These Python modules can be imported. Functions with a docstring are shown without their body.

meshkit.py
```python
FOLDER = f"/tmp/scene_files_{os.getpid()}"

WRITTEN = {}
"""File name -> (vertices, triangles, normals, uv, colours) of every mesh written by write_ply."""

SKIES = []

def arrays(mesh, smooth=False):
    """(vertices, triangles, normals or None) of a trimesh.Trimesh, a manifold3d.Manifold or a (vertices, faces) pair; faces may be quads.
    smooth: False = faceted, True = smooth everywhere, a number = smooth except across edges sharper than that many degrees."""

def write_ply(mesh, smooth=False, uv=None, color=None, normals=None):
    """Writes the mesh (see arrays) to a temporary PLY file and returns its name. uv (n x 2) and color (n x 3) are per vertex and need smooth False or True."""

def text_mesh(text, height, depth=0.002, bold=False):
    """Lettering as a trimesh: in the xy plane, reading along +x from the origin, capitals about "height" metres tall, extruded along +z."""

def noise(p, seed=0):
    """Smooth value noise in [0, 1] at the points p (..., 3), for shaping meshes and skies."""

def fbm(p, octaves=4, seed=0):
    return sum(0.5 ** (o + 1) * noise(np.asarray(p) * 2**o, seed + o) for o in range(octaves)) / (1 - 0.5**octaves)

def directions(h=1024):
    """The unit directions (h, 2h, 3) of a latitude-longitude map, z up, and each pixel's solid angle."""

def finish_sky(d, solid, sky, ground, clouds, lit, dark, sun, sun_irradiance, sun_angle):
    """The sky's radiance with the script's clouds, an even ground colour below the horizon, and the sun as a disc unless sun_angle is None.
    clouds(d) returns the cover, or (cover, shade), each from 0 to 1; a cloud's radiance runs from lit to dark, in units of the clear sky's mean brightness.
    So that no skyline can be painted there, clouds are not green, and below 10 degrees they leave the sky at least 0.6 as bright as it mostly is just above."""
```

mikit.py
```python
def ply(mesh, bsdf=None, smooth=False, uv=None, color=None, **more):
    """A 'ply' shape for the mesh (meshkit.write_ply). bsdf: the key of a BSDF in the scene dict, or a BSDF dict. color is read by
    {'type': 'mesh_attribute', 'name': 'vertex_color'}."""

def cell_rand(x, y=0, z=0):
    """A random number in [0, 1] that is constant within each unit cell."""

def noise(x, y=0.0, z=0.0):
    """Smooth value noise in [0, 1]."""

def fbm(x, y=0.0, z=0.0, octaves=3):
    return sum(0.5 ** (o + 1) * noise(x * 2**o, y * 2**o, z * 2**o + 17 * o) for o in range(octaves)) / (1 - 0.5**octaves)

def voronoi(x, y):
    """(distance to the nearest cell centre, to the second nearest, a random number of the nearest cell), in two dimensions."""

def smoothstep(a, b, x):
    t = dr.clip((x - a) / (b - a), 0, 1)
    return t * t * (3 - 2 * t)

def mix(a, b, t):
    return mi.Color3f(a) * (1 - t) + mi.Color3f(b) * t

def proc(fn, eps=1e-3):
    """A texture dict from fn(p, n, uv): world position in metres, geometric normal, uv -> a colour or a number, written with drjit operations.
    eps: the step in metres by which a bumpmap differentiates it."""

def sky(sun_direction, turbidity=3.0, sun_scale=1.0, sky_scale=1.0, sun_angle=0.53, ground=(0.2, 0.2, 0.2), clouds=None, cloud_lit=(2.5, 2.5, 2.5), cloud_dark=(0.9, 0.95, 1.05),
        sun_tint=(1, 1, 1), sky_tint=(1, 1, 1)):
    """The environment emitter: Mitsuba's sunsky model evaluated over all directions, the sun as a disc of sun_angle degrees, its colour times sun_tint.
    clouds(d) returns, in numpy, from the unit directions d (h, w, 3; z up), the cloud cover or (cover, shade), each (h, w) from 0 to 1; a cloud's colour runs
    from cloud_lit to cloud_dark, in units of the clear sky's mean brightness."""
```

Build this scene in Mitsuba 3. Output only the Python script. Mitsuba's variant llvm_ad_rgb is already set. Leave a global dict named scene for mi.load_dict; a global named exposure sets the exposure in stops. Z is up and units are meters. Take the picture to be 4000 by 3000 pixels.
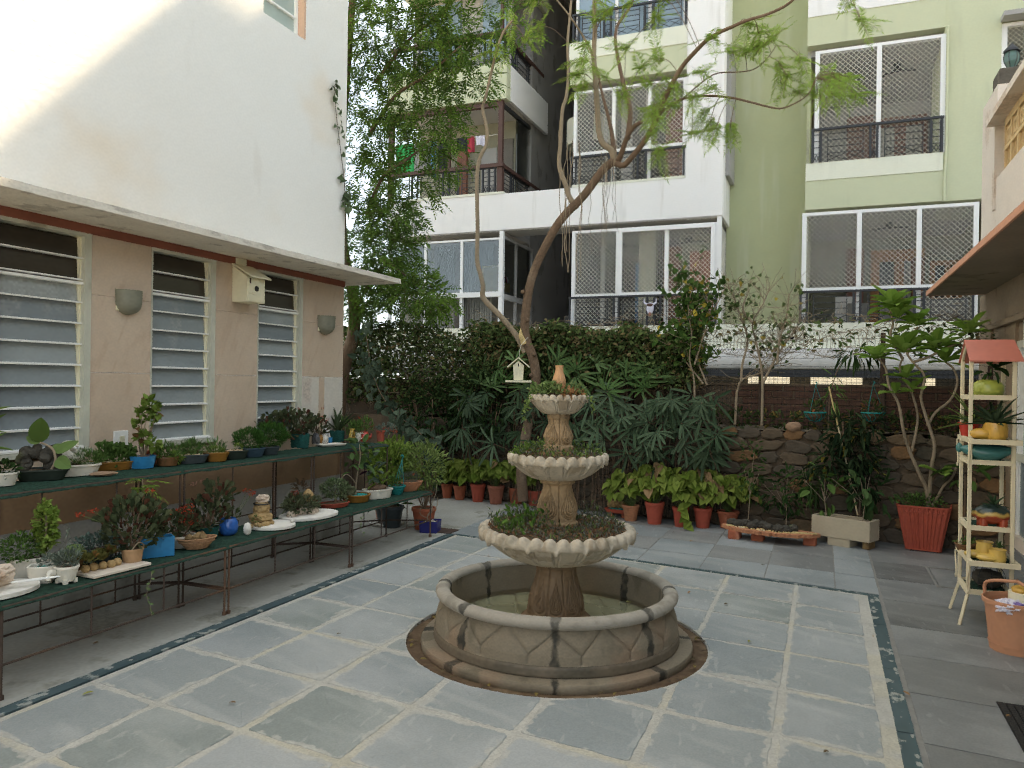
import math
import numpy as np
import drjit as dr
import trimesh
import mitsuba as mi
import mikit
import meshkit
from mikit import proc, noise, fbm, voronoi, cell_rand, smoothstep, mix

T = mi.ScalarTransform4f
scene, labels = {}, {}

# ---------------------------------------------------------------- camera, light, exposure
YAW, PITCH, ROLL = np.radians([22.149, -0.094, 0.854])
_f = np.array([-math.sin(YAW) * math.cos(PITCH), math.cos(YAW) * math.cos(PITCH), math.sin(PITCH)])
_r = np.cross(_f, [0, 0, 1]); _r /= np.linalg.norm(_r)
_u = np.cross(_r, _f)
_up = _u * math.cos(ROLL) - _r * math.sin(ROLL)
EYE = np.array([0.0, 0.0, 1.65])
scene['camera'] = {'type': 'perspective', 'fov': 67.67, 'fov_axis': 'x', 'near_clip': 0.05, 'far_clip': 400.0,
                   'to_world': T().look_at(origin=EYE.tolist(), target=(EYE + _f).tolist(), up=_up.tolist())}
scene['sky'] = mikit.sky([0.42, 1.0, 1.115], turbidity=4.0, sun_tint=(1.0, 0.95, 0.82), sky_tint=(0.97, 1.0, 0.93), sun_angle=0.6,
                         clouds=lambda d: np.clip(0.55 + 0.6 * (meshkit.fbm(d * 3.0, 4, 3) - 0.45), 0.25, 0.8), cloud_lit=(1.85, 1.87, 1.72), cloud_dark=(1.28, 1.3, 1.22))
exposure = 3.4

# ---------------------------------------------------------------- small mesh library: a mesh is (vertices, faces)
def unique(name):
    if name not in scene and name not in labels:
        return name
    k = 1
    while f'{name}_{k:03d}' in scene or f'{name}_{k:03d}' in labels:
        k += 1
    return f'{name}_{k:03d}'

def thing(name, label, cat, group=None, kind=None):
    key = unique(name)
    labels[key] = {'label': label}
    if cat: labels[key]['category'] = cat
    if group: labels[key]['group'] = group
    if kind: labels[key]['kind'] = kind
    return key

def put(key, mesh, mat, smooth=False):
    if mat in FAMILY:
        fam, row = FAMILY[mat]; v, f = np.asarray(mesh[0]), mesh[1]
        if smooth is not False and smooth is not True:
            v, f, _ = meshkit.arrays((v, f), smooth)
        scene[key] = mikit.ply((v, f), 'family_' + fam, smooth=smooth is not False, uv=np.c_[np.full(len(v), row + .5), mesh[2] if len(mesh) == 3 else np.full(len(v), 2.0)])
    elif len(mesh) == 3:
        scene[key] = mikit.ply((mesh[0], mesh[1]), mat, smooth=smooth if isinstance(smooth, bool) else False, color=mesh[2])
    else:
        scene[key] = mikit.ply(mesh, mat, smooth=smooth)
    return key

def part(parent, name, mesh, mat, smooth=False, label=None, kind=None):
    key = unique(parent + '__' + name)
    put(key, mesh, mat, smooth)
    if label or kind:
        labels[key] = {}
        if label: labels[key]['label'] = label
        if kind: labels[key]['kind'] = kind
    return key

def single(name, label, cat, mesh, mat, smooth=False, group=None, kind=None):
    key = thing(name, label, cat, group, kind)
    return put(key, mesh, mat, smooth)

def cat(ms):
    ms = [m for m in ms if len(m[0])]
    o = np.cumsum([0] + [len(m[0]) for m in ms])
    v = np.vstack([m[0] for m in ms]); f = np.vstack([np.asarray(m[1]) + k for m, k in zip(ms, o)])
    if all(len(m) == 3 for m in ms):
        return v, f, np.vstack([m[2] for m in ms])
    return v, f

def tri(q):
    q = np.asarray(q)
    return np.vstack([q[:, [0, 1, 2]], q[:, [0, 2, 3]]])

def mv(m, d): return (np.asarray(m[0]) + np.asarray(d, float),) + tuple(m[1:])
def rz(m, deg, c=(0, 0, 0)):
    a = math.radians(deg); R = np.array([[math.cos(a), -math.sin(a), 0], [math.sin(a), math.cos(a), 0], [0, 0, 1]])
    c = np.asarray(c, float)
    return ((np.asarray(m[0]) - c) @ R.T + c,) + tuple(m[1:])
def rx(m, deg, c=(0, 0, 0), axis=0):
    a = math.radians(deg); R = trimesh.transformations.rotation_matrix(a, np.eye(3)[axis])[:3, :3]
    c = np.asarray(c, float)
    return ((np.asarray(m[0]) - c) @ R.T + c,) + tuple(m[1:])

BQ = tri([[0, 2, 3, 1], [4, 5, 7, 6], [0, 1, 5, 4], [2, 6, 7, 3], [0, 4, 6, 2], [1, 3, 7, 5]])
def bx(x0, x1, y0, y1, z0, z1, b=0.0):
    if b <= 0:
        v = np.array([[x, y, z] for x in (x0, x1) for y in (y0, y1) for z in (z0, z1)], float)
        return v, BQ[:, ::1]
    pts = []
    for x, sx in ((x0, 1), (x1, -1)):
        for y, sy in ((y0, 1), (y1, -1)):
            for z, sz in ((z0, 1), (z1, -1)):
                pts += [[x, y + sy * b, z + sz * b], [x + sx * b, y, z + sz * b], [x + sx * b, y + sy * b, z]]
    h = trimesh.Trimesh(pts, process=False).convex_hull
    return np.array(h.vertices), np.array(h.faces)

def tube(pts, rad, n=6, cap=True):
    p = np.asarray(pts, float); m = len(p)
    rad = np.broadcast_to(np.asarray(rad, float), (m,))
    t = np.gradient(p, axis=0); t /= np.linalg.norm(t, axis=1, keepdims=True) + 1e-12
    ref = np.array([0.31, 0.2, 0.93]) if abs(t[:, 2]).mean() < 0.8 else np.array([0.9, 0.31, 0.2])
    a = np.cross(t, ref); a /= np.linalg.norm(a, axis=1, keepdims=True) + 1e-12
    b = np.cross(t, a)
    th = np.arange(n) * 2 * np.pi / n
    v = p[:, None] + rad[:, None, None] * (np.cos(th)[None, :, None] * a[:, None] + np.sin(th)[None, :, None] * b[:, None])
    i, j = np.meshgrid(np.arange(m - 1), np.arange(n), indexing='ij'); j2 = (j + 1) % n
    f = tri(np.stack([i * n + j, i * n + j2, (i + 1) * n + j2, (i + 1) * n + j], -1).reshape(-1, 4))
    v = v.reshape(-1, 3)
    if cap:
        k = len(v); v = np.vstack([v, p[0], p[-1]]); j = np.arange(n); j2 = (j + 1) % n
        f = np.vstack([f, np.stack([j2, j, j * 0 + k], 1), np.stack([(m - 1) * n + j, (m - 1) * n + j2, j * 0 + k + 1], 1)])
    return v, f

def bar(a, b, r=0.01, n=4): return tube([a, b], r, n)

def smooth_path(pts, k=4):
    p = np.asarray(pts, float)
    if len(p) < 3: return p
    P = np.vstack([2 * p[0] - p[1], p, 2 * p[-1] - p[-2]])
    out = []
    for i in range(1, len(P) - 2):
        for s in np.arange(k) / k:
            a, b, c, d = P[i - 1], P[i], P[i + 1], P[i + 2]
            out.append(0.5 * (2 * b + (c - a) * s + (2 * a - 5 * b + 4 * c - d) * s * s + (3 * b - a - 3 * c + d) * s ** 3))
    out.append(p[-1])
    return np.array(out)

def revolve(r, z, n=32, disp=None, c=(0, 0, 0), sx=1.0, sy=1.0, close=False):
    """Profile r(z), top downward or bottom upward; disp(theta, k) -> (dr, dz)."""
    r, z = np.asarray(r, float), np.asarray(z, float); m = len(r)
    th = np.arange(n) * 2 * np.pi / n
    K, TH = np.meshgrid(np.arange(m), th, indexing='ij')
    R, Z = r[K], z[K]
    if disp is not None:
        a, b = disp(TH, K, R, Z); R, Z = R + a, Z + b
    v = np.stack([R * np.cos(TH) * sx, R * np.sin(TH) * sy, Z], -1).reshape(-1, 3)
    i, j = np.meshgrid(np.arange(m - 1), np.arange(n), indexing='ij'); j2 = (j + 1) % n
    f = tri(np.stack([i * n + j, i * n + j2, (i + 1) * n + j2, (i + 1) * n + j], -1).reshape(-1, 4))
    return v + np.asarray(c, float), f

def poly_slab(outline, z0, z1, bevel=0.004):
    """A convex-ish outline (n,2) counter-clockwise extruded, with a bevelled top."""
    o = np.asarray(outline, float); n = len(o); ctr = o.mean(0)
    d = ctr - o; ins = o + d / np.linalg.norm(d, axis=1, keepdims=True) * bevel
    v = np.vstack([np.c_[o, np.full(n, z0)], np.c_[o, np.full(n, z1 - bevel * 0.6)], np.c_[ins, np.full(n, z1)], [[*ctr, z1]]])
    j = np.arange(n); k = (j + 1) % n
    f = np.vstack([tri(np.stack([j, k, n + k, n + j], 1)), tri(np.stack([n + j, n + k, 2 * n + k, 2 * n + j], 1)), np.stack([2 * n + j, 2 * n + k, j * 0 + 3 * n], 1)])
    return v, f

def blob(c, r, seed=0, sub=2, amp=0.25, freq=1.0, squash=(1, 1, 1)):
    m = trimesh.creation.icosphere(subdivisions=sub)
    v = np.array(m.vertices); d = meshkit.fbm(v * 1.6 * freq + seed * 7.3 + 50, 3, seed) - 0.5
    v = v * (1 + amp * 2 * d[:, None]) * np.asarray(squash) * np.asarray(r)
    return v + np.asarray(c, float), np.array(m.faces)

# ---------------------------------------------------------------- leaves: meshes with a colour per leaf
def unit(a):
    a = np.asarray(a, float)
    return a / (np.linalg.norm(a, axis=-1, keepdims=True) + 1e-12)

def _tpl(x, w, fold=0.06, droop=0.15):
    """Leaf blade from stations x and half widths w: pairs plus a midrib."""
    v = [[x[0], 0, 0, 0]]
    for a, b in zip(x[1:-1], w[1:-1]):
        z = -droop * a * a
        v += [[a, -b, z, fold * 2 * b], [a, 0, z, 0], [a, b, z, fold * 2 * b]]
    v.append([x[-1], 0, -droop * x[-1] ** 2, 0])
    k = len(x) - 2; f = [[0, 1, 2], [0, 2, 3]]
    for i in range(k - 1):
        a = 1 + 3 * i; b = a + 3
        f += [[a, b, b + 1], [a, b + 1, a + 1], [a + 1, b + 1, b + 2], [a + 1, b + 2, a + 2]]
    e = 1 + 3 * k; a = e - 3
    f += [[a, e, a + 1], [a + 1, e, a + 2]]
    return np.array(v, float), np.array(f)

TPL = {
    'quad': (np.array([[0, 0, 0, 0], [.45, -.5, .02, 0], [1, 0, -.06, 0], [.45, .5, .02, 0]], float), np.array([[0, 1, 2], [0, 2, 3]])),
    'lance': _tpl([0, .3, .7, 1], [0, .5, .38, 0], .3, .2),
    'oval': _tpl([0, .25, .6, .88, 1], [0, .42, .5, .28, 0], .25, .18),
    'heart': _tpl([0, -.08, .12, .5, .8, 1], [0, .3, .5, .44, .2, 0], .22, .28),
    'spat': _tpl([0, .35, .7, .93, 1], [0, .2, .48, .4, 0], .15, -.12),
    'blade': _tpl([0, .2, .45, .7, .88, 1], [0, .42, .5, .42, .25, 0], .25, .55),
    'palm': _tpl([0, .2, .5, .8, .95, 1], [0, .35, .5, .46, .3, 0], .25, .22),
    'big': _tpl([0, .06, .16, .3, .45, .6, .74, .86, .95, 1], [0, .2, .38, .48, .5, .46, .37, .24, .1, 0], .14, .2),
    'strap': _tpl([0, .25, .5, .75, 1], [0, .5, .45, .3, 0], .4, .12),
    'plum': _tpl([0, .2, .5, .75, .92, 1], [0, .2, .45, .5, .3, 0], .25, .22),
}

def leaves(tpl, P, D, N, L, W, C):
    tv, tf = TPL[tpl]; P = np.asarray(P, float); n = len(P)
    D = unit(D); Y = unit(np.cross(np.broadcast_to(N, D.shape), D) + 1e-9); N = np.cross(D, Y)
    L = np.broadcast_to(L, (n,))[:, None, None]; W = np.broadcast_to(W, (n,))[:, None, None]
    v = P[:, None] + tv[None, :, 0:1] * L * D[:, None] + tv[None, :, 1:2] * W * Y[:, None] + (tv[None, :, 2:3] * L + tv[None, :, 3:4] * W) * N[:, None]
    f = tf[None] + (np.arange(n) * len(tv))[:, None, None]
    c = np.repeat(np.broadcast_to(C, (n, 3)), len(tv), axis=0)
    return v.reshape(-1, 3), f.reshape(-1, 3), c

def tones(rng, n, ca, cb, jit=0.18, odd=None, p_odd=0.0):
    a, b = ca, cb
    a, b = np.asarray(a, float), np.asarray(b, float)
    c = a + (b - a) * rng.random((n, 1)); c = c * (1 + jit * rng.normal(size=(n, 1)))
    if odd is not None:
        k = rng.random(n) < p_odd; c[k] = np.asarray(odd, float) * (1 + 0.2 * rng.normal(size=(k.sum(), 1)))
    return np.clip(c, 0.006, 0.85)

def sph(rng, n): return unit(rng.normal(size=(n, 3)))

def bush(rng, c, r, n, L, W, tpl='oval', ca=(.04, .09, .02), cb=(.09, .16, .04), up=.5, shell=.45, flat=.0, odd=None, p_odd=0.0, low=-1.0):
    """Leaves spread through an ellipsoid, pointing out and a little up."""
    d = sph(rng, n); d[:, 2] = np.where(d[:, 2] < low, -d[:, 2], d[:, 2])
    rad = shell + (1 - shell) * rng.random((n, 1)) ** .6
    rad *= .8 + .4 * meshkit.noise(d * 2.2 + rng.random() * 40)[:, None]
    P = np.asarray(c) + d * rad * np.asarray(r)
    D = unit(d + .7 * sph(rng, n) + [0, 0, up]); D[:, 2] *= 1 - flat
    N = unit(.8 * sph(rng, n) + [0, 0, 1.3] + d * .5)
    s = .7 + .6 * rng.random(n)
    return leaves(tpl, P, D, N, L * s, W * s, tones(rng, n, ca, cb, .18, odd, p_odd))

def rosette(rng, c, n, L, W, tpl='strap', elev=(15, 80), ca=(.05, .1, .03), cb=(.09, .16, .05), r0=.0, odd=None, p_odd=0.0):
    a = np.arange(n) * 2.39996 + rng.random() * 6; e = np.radians(np.linspace(elev[0], elev[1], n) + rng.normal(size=n) * 4)
    D = np.stack([np.cos(a) * np.cos(e), np.sin(a) * np.cos(e), np.sin(e)], 1)
    N = np.stack([-np.cos(a) * np.sin(e), -np.sin(a) * np.sin(e), np.cos(e)], 1)
    s = .8 + .4 * rng.random(n)
    return leaves(tpl, np.asarray(c) + D * [r0, r0, 0], D, N, L * s, W * s, tones(rng, n, ca, cb, .15, odd, p_odd))

def pinnate(rng, base, D, N, L, k, ll, lw, ca, cb, curve=.25, ang=60, tpl='quad'):
    """One feather: a bent midrib with k pairs of leaflets. Returns (leaflets, midrib points)."""
    D = unit(D); Y = unit(np.cross(N, D)); N = np.cross(D, Y)
    t = np.linspace(.12, 1, k)
    mid = base + np.outer(t * L, D) - np.outer(curve * L * t * t, N)
    tang = unit(np.outer(np.ones(k), D) - np.outer(2 * curve * t, N))
    ca_, sa = math.cos(math.radians(ang)), math.sin(math.radians(ang))
    env = (np.sin(np.pi * (t * .86 + .1)) ** .6)
    P = np.vstack([mid, mid, mid[-1:]])
    DD = np.vstack([tang * ca_ + Y * sa, tang * ca_ - Y * sa, tang[-1:]])
    DD = unit(DD + .12 * rng.normal(size=DD.shape))
    LL = np.r_[env, env, [.8]] * ll
    NN = np.broadcast_to(N, DD.shape) + .15 * rng.normal(size=DD.shape)
    return leaves(tpl, P, DD, NN, LL, lw, tones(rng, len(P), ca, cb, .12)), np.vstack([base, mid])

# ---------------------------------------------------------------- materials
def rgb(c): return {'type': 'rgb', 'value': [float(x) for x in c]}
FAMILY, TABLES, FN = {}, {}, {}
def tab(fam, uv, col):
    """Column col of the material's row in the family's table; the row number is the mesh's u."""
    t = TABLES[fam]
    if not isinstance(t, dict):
        arr = np.array(t, np.float32); TABLES[fam] = t = {k: mi.Float(np.ascontiguousarray(arr[:, k])) for k in range(arr.shape[1])}
        dr.eval(list(t.values()))
    return dr.gather(mi.Float, t[col], mi.UInt32(dr.maximum(uv.x, 0)))
def tab3(fam, uv, col): return mi.Color3f(tab(fam, uv, col), tab(fam, uv, col + 1), tab(fam, uv, col + 2))

class Look(tuple): pass
def mat(name, col, rough=.75, spec=.35, bump=None, bscale=.002, eps=1e-3, metallic=0.0, **more):
    """A material. Mottled and plain ones share one BSDF per family and differ by their row in its table."""
    if isinstance(col, Look) or not callable(col):
        fam, row = col if isinstance(col, Look) else ('mottle', [*map(float, col), .05, 20., *map(float, col), 2., 60.])
        if fam == 'mottle' and more: fam = 'glaze'
        if fam not in TABLES: TABLES[fam] = []
        FAMILY[name] = (fam, len(TABLES[fam])); TABLES[fam].append(list(row) + [float(rough), float(bscale) if bump is not None else 0.0])
        return
    b = {'type': 'principled', 'base_color': proc(col), 'roughness': float(rough), 'specular': float(spec), 'metallic': float(metallic), **more}
    if bump is not None:
        b = {'type': 'bumpmap', 'arbitrary': proc(bump, eps), 'scale': float(bscale), 'bsdf': b}
    scene[name] = {'type': 'twosided', 'bsdf': b}

def speck(base, amp=.12, f=9.0, dark=None, thr=.62, fine=60.0):
    """Mottled colour: broad patches, fine grain and optional stains with an outline."""
    base = [float(x) for x in base]
    return Look(('mottle', [*base, amp, f, *(dark or base), thr if dark is not None else 2.0, fine]))
def _mottle(fam):
    def fn(p, n, uv):
        f, fine, amp = tab(fam, uv, 4), tab(fam, uv, 9), tab(fam, uv, 3)
        a = fbm(p.x * f, p.y * f, p.z * f, 4) - .5; g = noise(p.x * fine, p.y * fine, p.z * fine) - .5
        c = tab3(fam, uv, 0) * (1 + amp * 2 * a + amp * g)
        s = fbm(p.x * 3.1 + 5, p.y * 3.1, p.z * 1.3, 4); thr = tab(fam, uv, 8)
        return mix(c, tab3(fam, uv, 5) * (1 + .5 * g), smoothstep(thr, thr + .1, s) * .75)
    return fn
def family(fam, fn, ncol, spec=.35, bump=True, **more):
    b = {'type': 'principled', 'base_color': proc(fn), 'roughness': proc(lambda p, n, uv: tab(fam, uv, ncol)), 'specular': spec, **more}
    if bump:
        b = {'type': 'bumpmap', 'arbitrary': proc(lambda p, n, uv: tab(fam, uv, ncol + 1) * (fbm(p.x * 30, p.y * 30, p.z * 30, 2) + .35 * noise(p.x * 110, p.y * 110, p.z * 110))), 'scale': 1.0, 'bsdf': b}
    scene['family_' + fam] = {'type': 'twosided', 'bsdf': b}
family('mottle', _mottle('mottle'), 10)
family('glaze', _mottle('glaze'), 10, .5, False, clearcoat=.45, clearcoat_gloss=.85)
def bump_grain(f1=25., f2=110.): return True

scene['foliage'] = {'type': 'principledthin', 'base_color': {'type': 'mesh_attribute', 'name': 'vertex_color'}, 'roughness': .42, 'diff_trans': .55, 'spec_tint': 0.0, 'eta': 1.4}
scene['dull_foliage'] = {'type': 'principledthin', 'base_color': {'type': 'mesh_attribute', 'name': 'vertex_color'}, 'roughness': .75, 'diff_trans': .5, 'eta': 1.3}
# plaster, stone, metal, earth
def _grain(p, n, uv): return fbm(p.x * 30, p.y * 30, p.z * 30, 2) + .35 * noise(p.x * 110, p.y * 110, p.z * 110)
def _plaster(p, n, uv):
    a = fbm(p.x * 1.3, p.y * 1.3, p.z * 1.3, 4); b = fbm(p.x * .9 + 9, p.y * .9 + 4, p.z * .9, 4); g = noise(p.x * 70, p.y * 70, p.z * 70)
    c = mix((.73, .715, .675), (.78, .77, .735), a)
    c = mix(c, (.70, .595, .46), smoothstep(.5, .7, b) * .6)
    s = fbm(p.x * 6, p.y * 6, p.z * 1.1, 4)
    c = mix(c, (.60, .56, .50), smoothstep(.64, .82, s) * .25)
    return c * (.97 + .06 * g)
mat('plaster_cream', _plaster, .85, .2, _grain, .003)
def _clad(p, n, uv):
    a = fbm(p.y * 2 + p.z * 1.2, p.z * .8 - p.y, 3.0, 4); b = fbm(p.y * 22 - p.z * 9, p.z * 3 + p.y * 5, 1.0, 3); g = noise(p.x * 90, p.y * 90, p.z * 90)
    c = mix((.49, .38, .285), (.57, .465, .365), a * 1.2 - .1)
    c = mix(c, (.44, .32, .23), smoothstep(.55, .8, b) * .35)
    return c * (.95 + .1 * g)
mat('stone_cladding', _clad, .6, .4, _grain, .0015)
mat('pale_cladding', speck((.60, .56, .50), .1, 5, (.5, .42, .36), .66), .6, .4, bump_grain(20, 80), .0015)
mat('marble_joint', speck((.50, .40, .31), .1, 10), .8)
mat('brick_red_paint', speck((.235, .082, .052), .16, 6), .7)
def _ledge(p, n, uv):
    a = fbm(p.x * 5, p.y * 5, p.z * 5, 4); s = fbm(p.x * 10, p.y * 8, p.z * 22, 4); g = noise(p.x * 80, p.y * 80, p.z * 80)
    c = mix((.52, .48, .41), (.64, .60, .53), a)
    c = mix(c, (.26, .235, .20), smoothstep(.56, .72, s) * .55)
    return c * (.92 + .16 * g)
mat('weathered_ledge', _ledge, .85, .2, _grain, .006)
mat('dado_brown', speck((.32, .205, .122), .16, 4, (.2, .125, .075), .6), .7)
mat('grey_render', speck((.37, .37, .355), .15, 3, (.25, .24, .21), .6), .85, .2, bump_grain(), .003)
mat('plinth_concrete', speck((.29, .28, .245), .2, 3.5, (.17, .16, .135), .58), .9, .2, bump_grain(), .004)
mat('frame_paint', speck((.50, .50, .42), .08, 12, (.3, .27, .2), .68), .5, .4)
mat('slat_edge', speck((.78, .78, .75), .06, 14, (.5, .47, .42), .72), .4, .45)
mat('louvre_glass', speck((.215, .245, .26), .10, 4, (.27, .29, .295), .62), .28, .5, bump_grain(60, 200), .0003)
mat('louvre_glass_1', speck((.255, .285, .295), .12, 5, (.32, .34, .335), .6), .34, .5, True, .0003); mat('louvre_glass_2', speck((.185, .215, .235), .12, 3, (.25, .27, .28), .6), .22, .5, True, .0003)
mat('dark_glass', speck((.035, .028, .02), .2, 4), .18, .5)  # near-black pane colour stands for the unlit room behind the glass
mat('pale_glass', speck((.36, .43, .40), .05, 4), .15, .5)
mat('reveal_pink', speck((.62, .42, .30), .1, 6), .8)
mat('lamp_ceramic', speck((.20, .20, .155), .14, 14), .45, .5, bump_grain(40, 140), .001)
mat('cream_paint', speck((.72, .68, .50), .06, 8, (.5, .43, .28), .72), .55, .35)
mat('white_plastic', speck((.76, .76, .74), .03, 10), .4, .5)
mat('switch_cream', speck((.55, .53, .38), .03, 10), .4, .5)
mat('black_paint', (.02, .02, .02), .5)
# paving
SMEAR = None
def _kota(c0, c1, film, seed): return Look(('kota', [*c0, *c1, *film, seed]))
def _kota_fn(p, n, uv):
    seed = tab('kota', uv, 9); film = tab3('kota', uv, 6)
    a = fbm(p.x * 1.7 + seed, p.y * 1.7, 2.0, 4); b = fbm(p.x * 2.2 + seed, p.y * 9.0 + p.x * 3, 7.0, 4); g = noise(p.x * 140, p.y * 140, 1.0)
    s = fbm(p.x * 26 + p.y * 4, p.y * 7 - p.x * 5 + seed, 3.0, 3)
    c = mix(tab3('kota', uv, 0), tab3('kota', uv, 3), smoothstep(.3, .7, a))
    c = mix(c, film, smoothstep(.5, .8, b) * .3)
    c = mix(c, film, smoothstep(.72, .84, s) * .35)
    sm = -.06 + .34 * fbm(p.x * 3.5 + seed, p.y * 3.5, 11.0, 3) ** 2 + .20 * (fbm(p.x * 22 + p.y * 9, p.y * 22 - p.x * 9, 5.0, 2) - .5)
    c = mix(c, mix((.34, .333, .302), (.42, .413, .378), noise(p.x * 40, p.y * 40, 3.0)), smoothstep(.035, -.03, uv.y - sm) * .8)
    return c * (.93 + .14 * g)
family('kota', _kota_fn, 10, .42)
_kb = True
mat('kota_grey', _kota((.245, .265, .265), (.315, .33, .33), (.40, .405, .39), 0.0), .62, .4, _kb, .0012)
mat('kota_blue', _kota((.22, .243, .248), (.285, .303, .308), (.39, .40, .385), 13.0), .6, .4, _kb, .0012)
mat('kota_green', _kota((.21, .232, .222), (.285, .303, .293), (.39, .40, .375), 31.0), .6, .4, _kb, .0012)
mat('kota_back', _kota((.205, .225, .23), (.265, .285, .29), (.33, .34, .33), 5.0), .58, .4, _kb, .0012)
mat('kota_dark', _kota((.115, .118, .115), (.165, .168, .162), (.23, .23, .22), 47.0), .5, .45, _kb, .001)
mat('kota_walk', _kota((.165, .17, .168), (.225, .23, .225), (.28, .28, .27), 71.0), .5, .45, _kb, .001)
def _mortar(p, n, uv):
    a = fbm(p.x * 9, p.y * 9, 1.0, 4); g = noise(p.x * 120, p.y * 120, 4.0); s = fbm(p.x * 3, p.y * 3, 9.0, 3)
    c = mix((.325, .317, .285), (.43, .422, .385), a)
    c = mix(c, (.42, .385, .28), smoothstep(.52, .68, s) * .4)
    return c * (.88 + .24 * g)
mat('cement_smear', _mortar, .95, .15, _grain, .006)
mat('grout_grey', speck((.20, .195, .18), .15, 12), .95, .15)
def _strip(p, n, uv):
    b = fbm(p.x * 9, p.y * 3, 2.0, 4); s = fbm(p.x * 24, p.y * 14, 5.0, 4)
    c = mix((.04, .066, .074), (.08, .115, .125), b)
    return mix(c, (.36, .37, .34), smoothstep(.60, .72, s) * .75)
mat('strip_marble', _strip, .35, .5)
mat('ground_concrete', speck((.285, .28, .25), .16, 2.2, (.19, .185, .155), .59), .85, .25, bump_grain(), .003)
mat('ground_earth', speck((.29, .285, .255), .2, 1.5), .95)
mat('soil', speck((.105, .07, .043), .35, 30, (.17, .12, .075), .55), 1.0, .1, bump_grain(60, 200), .02)
mat('gravel_soil', speck((.14, .115, .085), .3, 40, (.26, .22, .16), .58), 1.0, .1, bump_grain(60, 200), .02)
mat('rust_iron', speck((.062, .042, .032), .3, 40, (.13, .07, .04), .6), .8, .3)
mat('dark_iron', speck((.028, .03, .034), .15, 20), .5, .45)
mat('green_netting', speck((.011, .034, .022), .9, 130), .9, .2, True, .006)

rng = np.random.default_rng(11)
# ---------------------------------------------------------------- ground
gm = cat([bx(-60, 60, -40, 60, -.30, -.06)])
put('ground', gm, 'ground_earth'); labels['ground'] = {'label': 'bare earth and paving around the yard', 'kind': 'structure'}
put('concrete_floor', bx(-4.95, -3.752, -2, 9.9, -.06, 0.0), 'ground_concrete'); labels['concrete_floor'] = {'label': 'smooth grey concrete floor under the plant racks', 'kind': 'structure'}

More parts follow.
